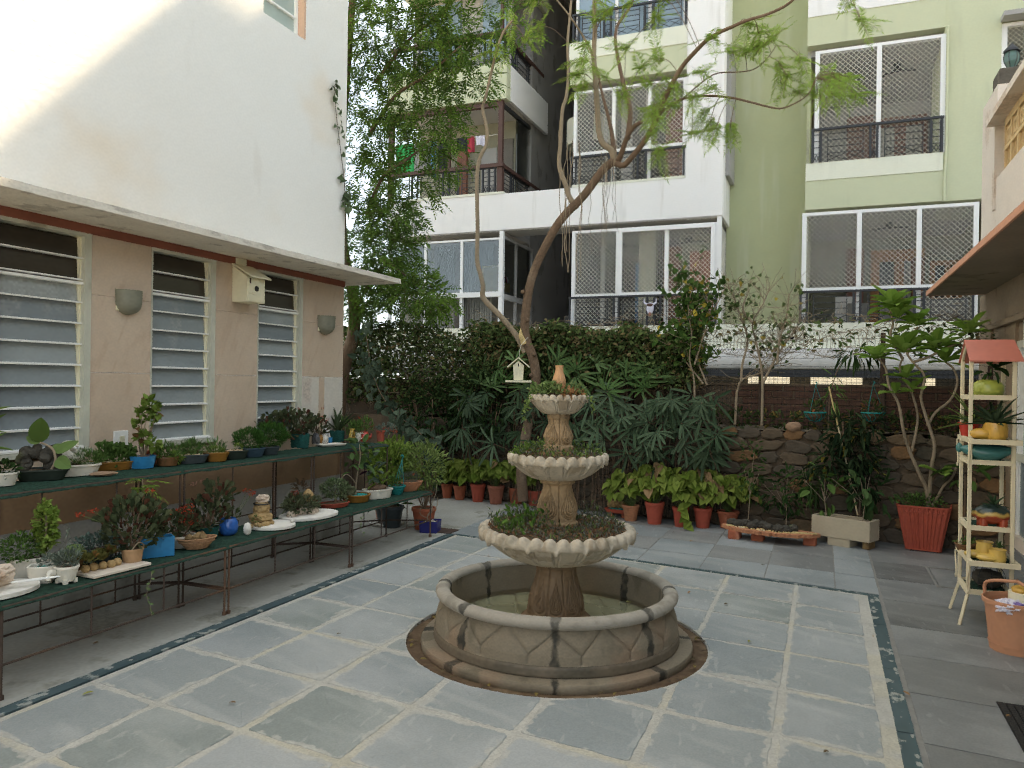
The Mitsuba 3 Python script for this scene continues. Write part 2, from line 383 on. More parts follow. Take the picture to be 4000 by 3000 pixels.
# courtyard paving: cement bed, stone slabs one by one
COLS = [-3.645, -3.09, -2.50, -1.90, -1.32, -.74, -.18, .352]
ROWL = [1.12, 1.76, 2.36, 2.96, 3.58, 4.19, 4.80, 5.42, 6.06, 6.72, 7.40]
ROWR = [.78, 1.40, 1.97, 2.55, 3.16, 3.755, 4.36, 4.98, 5.58, 6.12, 6.70]
def rowy(k, x): s = (x + 3.65) / 4.0; return ROWL[k] * (1 - s) + ROWR[k] * s
FC = np.array([-1.587, 4.71]); PIT_R = .962
labels['courtyard_paving'] = {'label': 'paved courtyard of grey stone slabs with wide pale cement joints', 'kind': 'structure'}
# the bed is open under the fountain pit: cut as a ring of cement outside the pit
from shapely.geometry import Polygon, Point
def shp_mesh(s, z0, z1, bevel=.003, step=.06, jit=0.0, rg=None):
    """A shapely polygon (perhaps with holes) as an extruded slab with a rough outline."""
    s = s.simplify(.001)
    def rough(ring):
        c = np.array(ring.coords); out = []
        for a, b in zip(c[:-1], c[1:]):
            k = max(1, int(np.linalg.norm(b - a) / step)); out += [a + (b - a) * i / k for i in range(k)]
        out = np.array(out)
        if jit and rg is not None:
            out = out + (meshkit.fbm(np.c_[out * 14, np.full(len(out), rg.random() * 50)], 3)[:, None] - .5) * 2 * jit * unit(out - out.mean(0)) + rg.normal(size=out.shape) * jit * .2
        return out
    q = Polygon(rough(s.exterior), [rough(h) for h in s.interiors]).buffer(0)
    ms = []
    for g in getattr(q, 'geoms', [q]):
        if g.area < 1e-4: continue
        m = trimesh.creation.extrude_polygon(g, z1 - z0, engine='earcut'); v = np.array(m.vertices); v[:, 2] += z0
        ms.append((v, np.array(m.faces)))
    return cat(ms) if ms else None
def slab_mesh(g, z0, z1, rg):
    """A slab with a rough outline whose third array runs from 0 at the edge inwards, where cement was smeared over it."""
    rings, d0 = [], 0.0
    c = np.array(g.exterior.coords)[:-1]
    if not g.exterior.is_ccw: c = c[::-1]
    per = np.linalg.norm(np.roll(c, -1, 0) - c, axis=1); o = []
    for a, b, l in zip(c, np.roll(c, -1, 0), per):
        k = max(1, int(l / .03)); o += [a + (b - a) * i / k for i in range(k)]
    o = np.array(o); ctr = np.array(g.representative_point().coords[0]) if not g.convex_hull.area < g.area * 1.03 else o.mean(0)
    o = o + (meshkit.fbm(np.c_[o * 13, np.full(len(o), rg.random() * 50)], 3)[:, None] - .5) * .026 * unit(o - ctr) + rg.normal(size=o.shape) * .0015
    n = len(o); t = np.array([0, 0, .012, .12, .3, .6]); V = []
    for k, q in enumerate(t):
        V.append(np.c_[o + (ctr - o) * q, np.full(n, z0 if k == 0 else z1 - .002 if k == 1 else z1)])
    v = np.vstack(V + [[[*ctr, z1]]]); w = np.r_[np.repeat(t, n), [1.0]]; j = np.arange(n); k = (j + 1) % n; f = []
    for i in range(len(t) - 1): f.append(tri(np.stack([i * n + j, i * n + k, (i + 1) * n + k, (i + 1) * n + j], 1)))
    e = (len(t) - 1) * n; f.append(np.stack([e + j, e + k, j * 0 + len(v) - 1], 1))
    return v, np.vstack(f), w
pit = Point(*FC).buffer(PIT_R, 40)
bed = Polygon([(-3.645, .5), (.352, .5), (.352, rowy(10, .352)), (-3.645, rowy(10, -3.645))]).difference(pit)
put('courtyard_paving', shp_mesh(bed, -.06, 0.0, step=.2), 'cement_smear')
slabmats = ['kota_grey', 'kota_grey', 'kota_blue', 'kota_green', 'kota_grey']
for i in range(7):
    for k in range(10):
        x0, x1 = COLS[i], COLS[i + 1]; g = .016 if k > 5 else .021
        gx0 = .050 if i == 0 else g; gx1 = .075 if i == 6 else g
        c = [(x0 + gx0, rowy(k, x0) + g), (x1 - gx1, rowy(k, x1) + g), (x1 - gx1, rowy(k + 1, x1) - g * (1.6 if k == 9 else 1)), (x0 + gx0, rowy(k + 1, x0) - g * (1.6 if k == 9 else 1))]
        s = Polygon(c).difference(pit.buffer(.004)).buffer(-.02).buffer(.02)
        if s.area < .01: continue
        for gm_ in getattr(s, 'geoms', [s]):
            m = slab_mesh(gm_, -.004, .0035 + .002 * rng.random(), rng)
            if m: part('courtyard_paving', 'stone_slab', m, slabmats[rng.integers(5)])
# dark green marble border strips, pieces end to end
def strip(pieces, name='border_strip'):
    for a, b, w0, w1 in pieces:
        a, b = np.array(a), np.array(b); d = unit(b - a); nrm = np.array([-d[1], d[0]]); gap = .004
        q = Polygon([a + d * gap - nrm * w0, b - d * gap - nrm * w1, b - d * gap, a + d * gap])
        part('courtyard_paving', name, shp_mesh(q if q.exterior.is_ccw else Polygon(list(q.exterior.coords)[::-1]), -.05, .005, step=.05, jit=.005, rg=rng), 'strip_marble')
ys = np.arange(.6, 7.45, .9)
strip([((-3.745, a), (-3.745, min(b, 7.42)), .085, .085) for a, b in zip(ys, np.r_[ys[1:], 7.42])])
ys = np.arange(.5, 6.78, .9)
strip([((.352, a), (.352, min(b, 6.74)), .078, .078) for a, b in zip(ys, np.r_[ys[1:], 6.74])])
xs = np.linspace(-3.64, .43, 6)
strip([((a, 7.40 - .175 * (a + 3.645)), (b, 7.40 - .175 * (b + 3.645)), -.05, -.05) for a, b in zip(xs[:-1], xs[1:])])
# outer pavement: slabs with thin joints behind the strip and along the right-hand house
put('outer_pavement', shp_mesh(Polygon([(-3.75, 7.40), (-3.645, 7.455), (.43, 6.745), (.43, .3), (1.7, .3), (1.7, 9.6), (-3.75, 10.2)]), -.06, -.002, step=2), 'grout_grey')
labels['outer_pavement'] = {'label': 'band of grey stone paving behind and beside the courtyard', 'kind': 'structure'}
back = Polygon([(-3.75, 7.475), (.44, 6.765), (.44, 9.4), (-3.75, 10.1)])
CX = [-4.0, -3.36, -2.77, -2.18, -1.595, -1.01, -.446, .117, .455]
for i in range(len(CX) - 1):
    for k in range(5):
        yy = lambda x, k=k: 7.62 - .135 * (x + 1.6) + (k - 1) * .62 - (.0 if k else .1)
        g = .005
        s = Polygon([(CX[i] + g, yy(CX[i]) + g), (CX[i + 1] - g, yy(CX[i + 1]) + g), (CX[i + 1] - g, yy(CX[i + 1], k + 1) - g), (CX[i] + g, yy(CX[i], k + 1) - g)]).intersection(back)
        if s.area < .01: continue
        for gm_ in getattr(s, 'geoms', [s]):
            m = shp_mesh(gm_, -.02, .001 + .003 * rng.random(), step=.1, jit=.003, rg=rng)
            if m: part('outer_pavement', 'stone_slab', m, ['kota_back', 'kota_back', 'kota_back', 'kota_walk'][rng.integers(4)])
RY = [.6, 1.3, 2.0, 2.7, 3.38, 3.98, 4.62, 5.26, 5.9, 6.6, 7.3, 8.0, 8.7, 9.3]
for k in range(len(RY) - 1):
    sl = -.08
    f0, f1 = (lambda x: RY[k] + sl * (x - 1)), (lambda x: RY[k + 1] + sl * (x - 1))
    for xa, xb in ((.46, 1.69),):
        s = Polygon([(xa, f0(xa) + .004), (xb, f0(xb) + .004), (xb, f1(xb) - .004), (xa, f1(xa) - .004)])
        part('outer_pavement', 'stone_slab', shp_mesh(s, -.02, .001 + .002 * rng.random(), step=.15, jit=.002, rg=rng), 'kota_dark' if k % 2 == 0 else 'kota_walk')
single('drain_cover', 'square brown metal drain cover in the paving right of the dark blue pot', 'drain cover', rz(bx(-3.42, -3.22, 7.60, 7.80, 0, .012, .003), -8, (-3.32, 7.7, 0)), 'rust_iron')
single('drain_cover', 'dark drain cover half under the dark blue pot', 'drain cover', bx(-4.0, -3.72, 7.42, 7.66, 0, .010, .003), 'rust_iron')
mh = thing('manhole_cover', 'large stone manhole cover flush with the paving beside the plant stand', 'manhole cover')
part(mh, 'lid', poly_slab([(.93, 7.27), (1.30, 7.24), (1.30, 7.92), (.93, 7.95)], -.01, .0085), 'kota_walk')
fr = [bx(.90, 1.33, 7.23, 7.25, -.01, .010), bx(.90, 1.33, 7.96, 7.98, -.01, .010), bx(.90, .915, 7.25, 7.96, -.01, .010), bx(1.315, 1.33, 7.25, 7.96, -.01, .010)]
part(mh, 'frame', cat(fr), 'grout_grey')

# ---------------------------------------------------------------- the cream house on the left
XW = -4.90; YE = 7.09
h = thing('cream_house', 'cream plastered house with louvred windows and a long concrete ledge', 'house')
upper = [bx(-9.5, XW, -6, 5.73, 2.79, 9.5), bx(-9.5, XW, 6.36, YE, 2.79, 9.5), bx(-9.5, XW, 5.73, 6.36, 2.79, 5.085), bx(-9.5, XW, 5.73, 6.36, 6.4, 9.5), bx(-9.5, XW - .3, 5.73, 6.36, 5.085, 6.4)]
part(h, 'upper_wall', cat(upper), 'plaster_cream')
part(h, 'core', bx(-9.5, XW - .16, -6, YE - .01, -.05, 2.735), 'stone_cladding')
lv = bx(-9.5, -4.385, -6, 7.44, 2.738, 2.788)
nx_ = 60
yy_ = np.linspace(-6, 7.44, 140); wob = (meshkit.fbm(np.c_[yy_ * 3, yy_ * 0, yy_ * 0], 3) - .5) * .012
lo = np.c_[np.full(140, -4.385) + wob, yy_, 2.738 + .3 * wob]; hi = np.c_[np.full(140, -4.390) + wob * .7, yy_, 2.790 + .5 * wob]
bi = np.c_[np.full(140, -9.5), yy_, np.full(140, 2.742)]; ti = np.c_[np.full(140, -9.5), yy_, np.full(140, 2.785)]
V = np.vstack([bi, lo, hi, ti]); j = np.arange(139)
F = np.vstack([tri(np.stack([a * 140 + j, a * 140 + j + 1, b * 140 + j + 1, b * 140 + j], 1)) for a, b in ((0, 1), (1, 2), (2, 3))] + [tri([[139, 279, 419, 559], [0, 420, 280, 140]])])
part(h, 'ledge', (V, F), 'weathered_ledge')
part(h, 'painted_band', bx(XW - .1, XW + .012, -6, YE + .004, 2.675, 2.737), 'brick_red_paint')
WIN = [(3.27, 3.955), (4.49, 5.172), (5.712, 6.372)]
OTHER = [(2.05, 2.735), (.83, 1.515)]
ZB, ZT = 1.135, 2.675
edges = sorted(WIN + OTHER); piers = []
prev = -6
for a, b in edges: piers.append((prev, a)); prev = b
piers.append((prev, YE + .002))
for a, b in piers:
    last = b > YE
    if b - a > 2:
        part(h, 'cladding_panel', bx(XW - .17, XW, a, b, ZB - .06, ZT), 'stone_cladding'); continue
    for z0, z1 in ((1.682, 2.242), (2.245, ZT)):
        part(h, 'cladding_panel', bx(XW - .17, XW, a + .001, b - .001, z0, z1, .002), 'stone_cladding')
    part(h, 'joint', bx(XW - .1, XW + .0006, a + .002, b - .002, 1.6795, 1.6815), 'slat_edge'); part(h, 'joint', bx(XW - .1, XW - .0006, a + .002, b - .002, 2.2415, 2.2455), 'marble_joint')
    if last:
        part(h, 'cladding_panel', bx(XW - .17, XW + .001, a + .001, a + .29, ZB - .06, 1.679, .002), 'pale_cladding', label='pale grey replaced panel in the end pier')
        part(h, 'cladding_panel', bx(XW - .17, XW, a + .293, a + .385, ZB - .06, 1.679, .002), 'stone_cladding')
        part(h, 'cladding_panel', bx(XW - .17, XW + .001, a + .388, b - .001, ZB - .06, 1.679, .002), 'pale_cladding', label='pale grey replaced panel at the house corner')
    else:
        part(h, 'cladding_panel', bx(XW - .17, XW, a + .001, b - .001, ZB - .06, 1.679, .002), 'stone_cladding')
part(h, 'cladding_panel', bx(XW - .17, XW + .004, -6, YE, .95, ZB - .062), 'stone_cladding')
part(h, 'dado', bx(XW - .17, XW + .008, -6, YE + .004, .62, .948), 'dado_brown')
part(h, 'lower_wall', bx(XW - .17, XW, -6, YE, .20, .618), 'grey_render')
part(h, 'plinth', bx(XW - .17, -4.775, -6, YE + .03, -.05, .20, .006), 'plinth_concrete')
for wi, (a, b) in enumerate(edges):
    w = unique(h + '__window')
    fw = .052
    fr = cat([bx(XW - .10, XW + .004, a, a + .012, ZB, ZT), bx(XW - .10, XW + .006, b - fw, b, ZB, ZT), bx(XW - .10, XW + .005, a + .012, b - fw, ZT - .026, ZT), bx(XW - .10, XW + .03, a - .012, b + .012, ZB - .034, ZB)])
    put(w, fr, 'frame_paint')
    part(w, 'side_stop', bx(XW - .09, XW - .035, b - fw - .012, b - fw, ZB, ZT - .026), 'cream_paint')
    zz = [2.648, 2.495, 2.342]
    for z1, z0 in zip(zz[:-1], zz[1:]):
        part(w, 'glass_pane', rx(bx(XW - .060, XW - .054, a + .014, b - fw - .014, z0, z1 - .006), -5, (XW - .055, 0, z0), 1), 'dark_glass', label='upper pane painted dark for the unlit room behind')
        part(w, 'glazing_bar', bx(XW - .064, XW - .016, a + .012, b - fw + .012, z0 - .006, z0 + .004), 'slat_edge')
    part(w, 'glazing_bar', bx(XW - .064, XW - .010, a + .012, b - fw + .012, 2.305, 2.324), 'slat_edge')
    zs_ = np.r_[2.305, np.linspace(2.182, ZB, 8)]
    for z1, z0 in zip(zs_[:-1], zs_[1:]):
        tilt = -7 + rng.normal() * 2.2
        part(w, 'glass_pane', rx(bx(XW - .058, XW - .052, a + .014, b - fw - .014, z0, z1 + .012), tilt, (XW - .050, 0, z0), 1), ['louvre_glass', 'louvre_glass_1', 'louvre_glass_2'][rng.integers(3)])
        part(w, 'glazing_bar', rx(bx(XW - .060, XW - .018, a + .012, b - fw + .014, z0 - .005, z0 + .006), 8, (XW - .05, 0, z0), 1), 'slat_edge')
    part(w, 'sill', bx(XW - .09, XW + .022, a, b - fw, ZB + .002, ZB + .022, .004), 'slat_edge')
w = unique(h + '__upper_window')
put(w, cat([bx(XW - .12, XW - .07, 5.735, 5.775, 5.09, 6.39), bx(XW - .12, XW - .07, 6.29, 6.325, 5.09, 6.39), bx(XW - .12, XW - .07, 5.775, 6.29, 5.09, 5.112), bx(XW - .12, XW - .07, 5.775, 6.29, 5.28, 5.30)]), 'slat_edge')
part(w, 'glass_pane', bx(XW - .105, XW - .095, 5.77, 6.295, 5.10, 5.285), 'pale_glass'); part(w, 'glass_pane', bx(XW - .105, XW - .095, 5.77, 6.295, 5.295, 6.38), 'pale_glass')
part(w, 'reveal', bx(XW - .29, XW + .002, 6.328, 6.358, 5.086, 6.399), 'reveal_pink')
# wall lamps: half-shell uplighters
def wall_lamp(y, z0, z1, wid, label):
    t = thing('wall_lamp', label, 'wall lamp', 'half-round lamps on the house wall')
    n, m = 24, 18; hh = z1 - z0
    s = np.linspace(0, 1, m); prof = np.minimum(1, (s / .34) ** .55) if False else np.where(s < .36, np.sin(np.pi / 2 * np.clip(s / .36, 0, 1)) ** .6 * .62 + .38 * (s / .36), 1.0)
    prof = np.clip(np.where(s < .55, (1 - np.clip(1 - s / .55, 0, 1) ** 2.6) ** .55, 1.0) * (.93 + .07 * s), .02, 1); th = np.linspace(-np.pi / 2, np.pi / 2, n)
    S, TH = np.meshgrid(np.arange(m), th, indexing='ij')
    def shell(k, zo=0): return np.stack([XW + .003 + prof[S] * (wid * .5 * k) * np.cos(TH), y + prof[S] * wid * .5 * k * np.sin(TH), z0 + zo + s[S] * (hh - zo)], -1).reshape(-1, 3)
    i, jj = np.meshgrid(np.arange(m - 1), np.arange(n - 1), indexing='ij')
    f = tri(np.stack([i * n + jj, i * n + jj + 1, (i + 1) * n + jj + 1, (i + 1) * n + jj], -1).reshape(-1, 4))
    rim = np.arange(n - 1) + (m - 1) * n
    o = len(shell(1))
    v = np.vstack([shell(1), shell(.93, .01)]); fr_ = tri(np.stack([rim, rim + 1, rim + 1 + o, rim + o], 1))
    part(t, 'shade', (v, np.vstack([f, f[:, ::-1] + o, fr_])), 'lamp_ceramic', smooth=50)
    part(t, 'back_plate', bx(XW, XW + .012, y - wid * .46, y + wid * .46, z0 + .03, z1 - .004, .003), 'cream_paint')
    part(t, 'lamp_holder', tube([(XW + .05, y, z0 + .05), (XW + .05, y, z0 + .12)], .018, 10), 'white_plastic')
wall_lamp(4.262, 2.118, 2.305, .215, 'olive grey half-round wall lamp between the first and second louvred windows')
wall_lamp(6.735, 2.128, 2.325, .235, 'olive grey half-round wall lamp on the end pier near the house corner')
# birdhouse on the wall
t = thing('birdhouse', 'cream wooden birdhouse with a round hole fixed to the house wall', 'birdhouse')
bh0, bh1, bd = 5.37, 5.60, .17
side = [(XW + .004, 2.335), (XW + bd, 2.335), (XW + bd, 2.555), (XW + .004, 2.665)]
def prism_y(poly, y0, y1):
    n = len(poly); v = np.array([[x, y0, z] for x, z in poly] + [[x, y1, z] for x, z in poly], float); f = []
    for i in range(1, n - 1): f += [[0, i, i + 1], [n, n + i + 1, n + i]]
    for i in range(n):
        k = (i + 1) % n; f += [[i, n + i, n + k], [i, n + k, k]]
    return v, np.array(f)
part(t, 'body', prism_y(side, bh0, bh1), 'cream_paint')
part(t, 'front_panel', bx(XW + bd, XW + bd + .008, bh0 + .012, bh1 - .004, 2.34, 2.545, .002), 'cream_paint')
part(t, 'roof', prism_y([(XW + .004, 2.672), (XW + .004, 2.685), (XW + bd + .06, 2.56), (XW + bd + .06, 2.547)], bh0 - .012, bh1 + .02), 'cream_paint')
part(t, 'back_board', bx(XW + .002, XW + .016, bh0 + .03, bh1 - .06, 2.66, 2.735, .003), 'cream_paint')
part(t, 'entry_hole', rx(revolve([0.0, .026, .026], [.0, .0, .004], 20), 90, (0, 0, 0), 1)[:1] and mv(rx(revolve([0.0, .026, .026], [.002, .002, 0], 20), 90, (0, 0, 0), 1), (XW + bd + .009, 5.485, 2.46)), 'black_paint')  # black disc stands for the dark inside of the hole
part(t, 'perch', bar((XW + bd, 5.40, 2.41), (XW + bd + .075, 5.40, 2.41), .006, 8), 'cream_paint')
part(t, 'hook', bar((XW + bd + .01, 5.40, 2.545), (XW + bd + .013, 5.40, 2.50), .006, 6), 'rust_iron')
# socket plate
t = thing('switch_plate', 'white electric switch and socket plate low on the first pier', 'electric socket')
part(t, 'plate', bx(XW, XW + .012, 4.155, 4.285, 1.09, 1.245, .003), 'white_plastic')
part(t, 'switch', bx(XW + .012, XW + .022, 4.205, 4.245, 1.135, 1.205, .003), 'switch_cream')
part(t, 'plug', bx(XW + .012, XW + .03, 4.252, 4.27, 1.105, 1.135, .003), 'rust_iron')
# creeper up the corner of the upper wall
t = thing('creeper', 'creeper with heart leaves climbing the edge of the upper house wall', 'creeper')
pth = smooth_path([(XW + .02, 7.09, 2.80), (XW + .02, 7.085, 3.2), (XW + .02, 7.06, 3.62), (XW + .02, 7.02, 3.9), (XW + .02, 6.93, 4.25), (XW + .02, 6.86, 4.55), (XW + .02, 6.83, 4.75), (XW + .02, 6.85, 4.83)], 4)
part(t, 'stem', tube(pth, np.linspace(.006, .002, len(pth)), 5), 'rust_iron')
idx = rng.integers(6, len(pth), 46); P = pth[idx] + rng.normal(size=(46, 3)) * [.008, .035, .03] + [.02, 0, 0]
D = unit(np.c_[.15 + .2 * rng.random(46), rng.normal(size=46), rng.normal(size=46) * .7 - .25]); sz = np.where(P[:, 2] < 3.95, 1.5, .85)
part(t, 'foliage', leaves('heart', P, D, np.array([1.0, .2, .3]) + .4 * rng.normal(size=(46, 3)), .062 * sz, .05 * sz, tones(rng, 46, (.07, .10, .05), (.13, .17, .09))), 'foliage')
# ---------------------------------------------------------------- the fountain
def _moss(p):
    """Dark moss streaks where the basin overflows: eight bands round the rim, with a ragged outline."""
    th = dr.atan2(p.y - float(FC[1]), p.x - float(FC[0]))
    k = (th - TH0) / (math.pi / 4); d = dr.abs(k - dr.round(k)) * (math.pi / 4) * .78
    w = .024 + .060 * (fbm(p.z * 11 + dr.round(k) * 5, th * 3, 1.0, 3) - .5)
    return (1 - smoothstep(w - .008, w + .012, d + .020 * (fbm(p.x * 50, p.y * 50, p.z * 30, 2) - .5))) * (.72 + .28 * smoothstep(.35, .6, fbm(p.x * 28, p.y * 28, p.z * 14, 3)))
TH0 = math.atan2(-FC[1], -FC[0])
def _basin(p, n, uv):
    a = fbm(p.x * 4, p.y * 4, p.z * 4, 4); g = noise(p.x * 110, p.y * 110, p.z * 110); s = fbm(p.x * 7 + 3, p.y * 7, p.z * 3, 4)
    c = mix((.165, .137, .098), (.245, .207, .152), a)
    c = mix(c, (.26, .178, .118), smoothstep(.54, .72, fbm(p.x * 3, p.y * 3 + 8, p.z * 3, 3)) * .6)
    c = mix(c, (.105, .092, .064), smoothstep(.56, .70, s) * .6)
    c = mix(c, (.034, .033, .027), _moss(p) * .95)
    return c * (.9 + .2 * g)
mat('basin_stone', _basin, .75, .3, _grain, .0025)
def _rim(p, n, uv):
    a = fbm(p.x * 5, p.y * 5, p.z * 5, 4); g = noise(p.x * 110, p.y * 110, p.z * 110)
    c = mix((.255, .23, .19), (.345, .318, .272), a)
    c = mix(c, (.165, .15, .12), smoothstep(.54, .7, fbm(p.x * 9, p.y * 9 + 4, p.z * 9, 4)) * .5)
    c = mix(c, (.055, .053, .044), _moss(p) * .9)
    return c * (.92 + .16 * g)
mat('rim_stone', _rim, .7, .35, _grain, .002)
def _bowl(p, n, uv):
    a = fbm(p.x * 6, p.y * 6, p.z * 3, 4); g = noise(p.x * 120, p.y * 120, p.z * 120); s = fbm(p.x * 16, p.y * 16, p.z * 5, 4)
    c = mix((.37, .315, .235), (.505, .455, .37), a)
    c = mix(c, (.24, .18, .115), smoothstep(.53, .70, s) * .55)
    c = mix(c, (.17, .155, .11), smoothstep(.60, .74, fbm(p.x * 9 + 7, p.y * 9, p.z * 7, 4)) * .5)
    return c * (.93 + .14 * g)
mat('bowl_stone', _bowl, .7, .3, _grain, .002)
mat('sandstone', speck((.30, .212, .122), .2, 9, (.17, .12, .07), .56), .75, .3, bump_grain(40, 130), .002)
mat('wet_sandstone', speck((.20, .135, .08), .2, 7, (.07, .055, .035), .55), .6, .4, bump_grain(40, 130), .002)
mat('terracotta_buff', speck((.50, .29, .15), .08, 14), .7, .3)
mat('pool_tile', speck((.43, .43, .28), .12, 5, (.33, .34, .2), .6), .5, .4)
scene['pool_water'] = {'type': 'dielectric', 'int_ior': 1.33, 'ext_ior': 1.0}
ft = thing('fountain', 'three-tiered stone garden fountain with lotus-petal bowls standing in a round pool', 'fountain')
fc3 = (FC[0], FC[1], 0)
put('planting_ring', revolve([.985, .982, .88, .80], [-.03, -.018, -.022, -.02], 72, lambda t, k, r, z: (0 * t, .008 * (meshkit.fbm(np.stack([r * np.cos(t) * 20, r * np.sin(t) * 20, z * 0], -1), 3) - .5)), fc3), 'soil')
labels['planting_ring'] = {'label': 'narrow ring of bare soil and leaves round the fountain base', 'kind': 'structure'}
part(ft, 'apron', revolve([.70, .845, .865, .868, .862, .745], [-.04, -.04, -.02, .012, .026, .034], 120, lambda t, k, r, z: (.004 * np.sin(t * 5 + 1) * (k > 0), 0 * t), fc3), 'basin_stone', smooth=40)
# basin wall with petals in relief: sixteen petals whose outlines are grooves
pz = np.r_[.03, .035, np.linspace(.04, .095, 6), np.linspace(.102, .298, 34)]
pr_ = np.interp(pz, [.03, .035, .04, .09, .1, .15, .20, .25, .298], [.70, .785, .788, .785, .770, .768, .757, .735, .720])
def petal_disp(t, k, r, z):
    per = math.pi / 8; u = (t - TH0) / per; u = np.abs(u - np.round(u)) * per          # 0 at the petal's middle, per/2 at its side
    tall = .135 + .035 * (np.round((t - TH0) / per).astype(int) % 2); s = np.clip((z - .145) / tall, 0, 1); hw = per / 2 * (1 - s) ** (.85 + .5 * s)
    d = (hw - u) * .78                                                                   # inside positive
    body = np.where(z > .1, np.clip(d / .06, 0, 1) ** .6 * .008, 0)
    groove = np.where((z > .1) & (s < 1), -.010 * np.exp(-(d / .0055) ** 2), 0)
    back = np.where((d < 0) & (z > .1), .007 * np.clip(-d / .04, 0, 1), 0)
    return body + groove + back, 0 * t
k_ = int(np.searchsorted(pz, .099))
part(ft, 'basin_wall', revolve(pr_[k_ - 1:], pz[k_ - 1:], 640, petal_disp, fc3), 'basin_stone', smooth=True)
mat('damp_stone', speck((.135, .108, .076), .25, 8, (.075, .066, .048), .54), .55, .4, True, .0025)
part(ft, 'base_moulding', revolve(np.r_[pr_[:k_ - 1], .776, .764], np.r_[pz[:k_ - 1], .0945, .0975], 200, None, fc3), 'damp_stone', smooth=40, label='damp dark moulding round the foot of the basin')
a_ = np.linspace(-2.6, 3.3, 22)
part(ft, 'basin_rim', revolve(.732 + .046 * np.cos(a_), .318 + .036 * np.sin(a_), 160, lambda t, k, r, z: (-.006 * np.exp(-((((t - TH0) / (math.pi / 4) + .5) % 1 - .5) * 36) ** 2), -.006 * np.exp(-((((t - TH0) / (math.pi / 4) + .5) % 1 - .5) * 36) ** 2)), fc3), 'rim_stone', smooth=True)
part(ft, 'basin_lining', revolve([.692, .684, .678, .67], [.325, .25, .12, .04], 96, None, fc3), 'basin_stone', smooth=True)
# pool floor: tiles with open joints
part(ft, 'pool_bed', mv(revolve([0, .70], [.038, .038], 64), fc3), 'soil')
disc = Point(*FC).buffer(.672, 32)
for i in range(-3, 3):
    for k in range(-3, 3):
        c = np.array([[i, k], [i + 1, k], [i + 1, k + 1], [i, k + 1]], float) * .3
        al = math.radians(28); c = c @ np.array([[math.cos(al), math.sin(al)], [-math.sin(al), math.cos(al)]]) + FC + [.08, .05]
        s = Polygon(c).buffer(-.003).intersection(disc)
        if s.area > .004: part(ft, 'pool_tile', shp_mesh(s, .03, .045, step=.1), 'pool_tile')
part(ft, 'water', mv(revolve([.6795, .4, .0], [.142, .142, .142], 72), fc3), 'pool_water')
# pedestals with scroll relief
def scroll(nm, zc, ht, rad, ph, amp=.0045, pitch=.017):
    def fn(t, k, r, z):
        per = 2 * math.pi / nm; u = (t - ph) / per; u = (u - np.round(u)) * per; a = u * rad; b = z - zc
        wid = np.where(b > 0, np.clip(1 - (b / ht) ** 1.2, .06, 1), 1.0)
        q = np.hypot(a / wid, np.where(b > 0, b * .25, b * 1.05)); R = rad * per * .40
        inside = np.clip((R - q) / .006, 0, 1)
        pq = R / 3.6; ring = (.5 * amp - 2.6 * amp * np.exp(-(((q / pq + .5) % 1 - .5) / .17) ** 2)) * inside
        edge = -.009 * np.exp(-((q - R) / .004) ** 2)
        mid = -.010 * np.exp(-((np.abs(u) - per / 2) * rad / .005) ** 2) * (b > -ht)
        return ring + edge + mid, 0 * t
    return fn
def pedestal(zs, rs, scr, m, wet=None, n=400, k=130, name='pedestal'):
    z = np.linspace(zs[0], zs[-1], k); from_ = np.interp(z, zs, rs)
    # soft curve through the stations
    ker = np.ones(3) / 3; sm = np.convolve(np.pad(from_, 1, mode='edge'), ker, 'valid')
    part(ft, name, revolve(sm, z, n, scr, fc3), m, smooth=True)
pedestal([.04, .135, .15, .17, .20, .26, .33, .42, .46, .475, .50], [.235, .23, .215, .188, .186, .178, .158, .13, .130, .139, .140], scroll(10, .235, .17, .175, TH0, .004), 'wet_sandstone')
pedestal([.72, .755, .765, .78, .84, .90, .975, 1.0, 1.008, 1.035], [.138, .136, .120, .122, .132, .118, .093, .096, .114, .115], scroll(5, .845, .135, .131, TH0 - .52, .0045), 'sandstone')
pedestal([1.20, 1.245, 1.252, 1.262, 1.305, 1.345, 1.388, 1.415, 1.425, 1.455], [.100, .098, .086, .088, .097, .085, .066, .068, .074, .075], scroll(5, 1.303, .095, .096, TH0 - .50, .0035), 'sandstone')
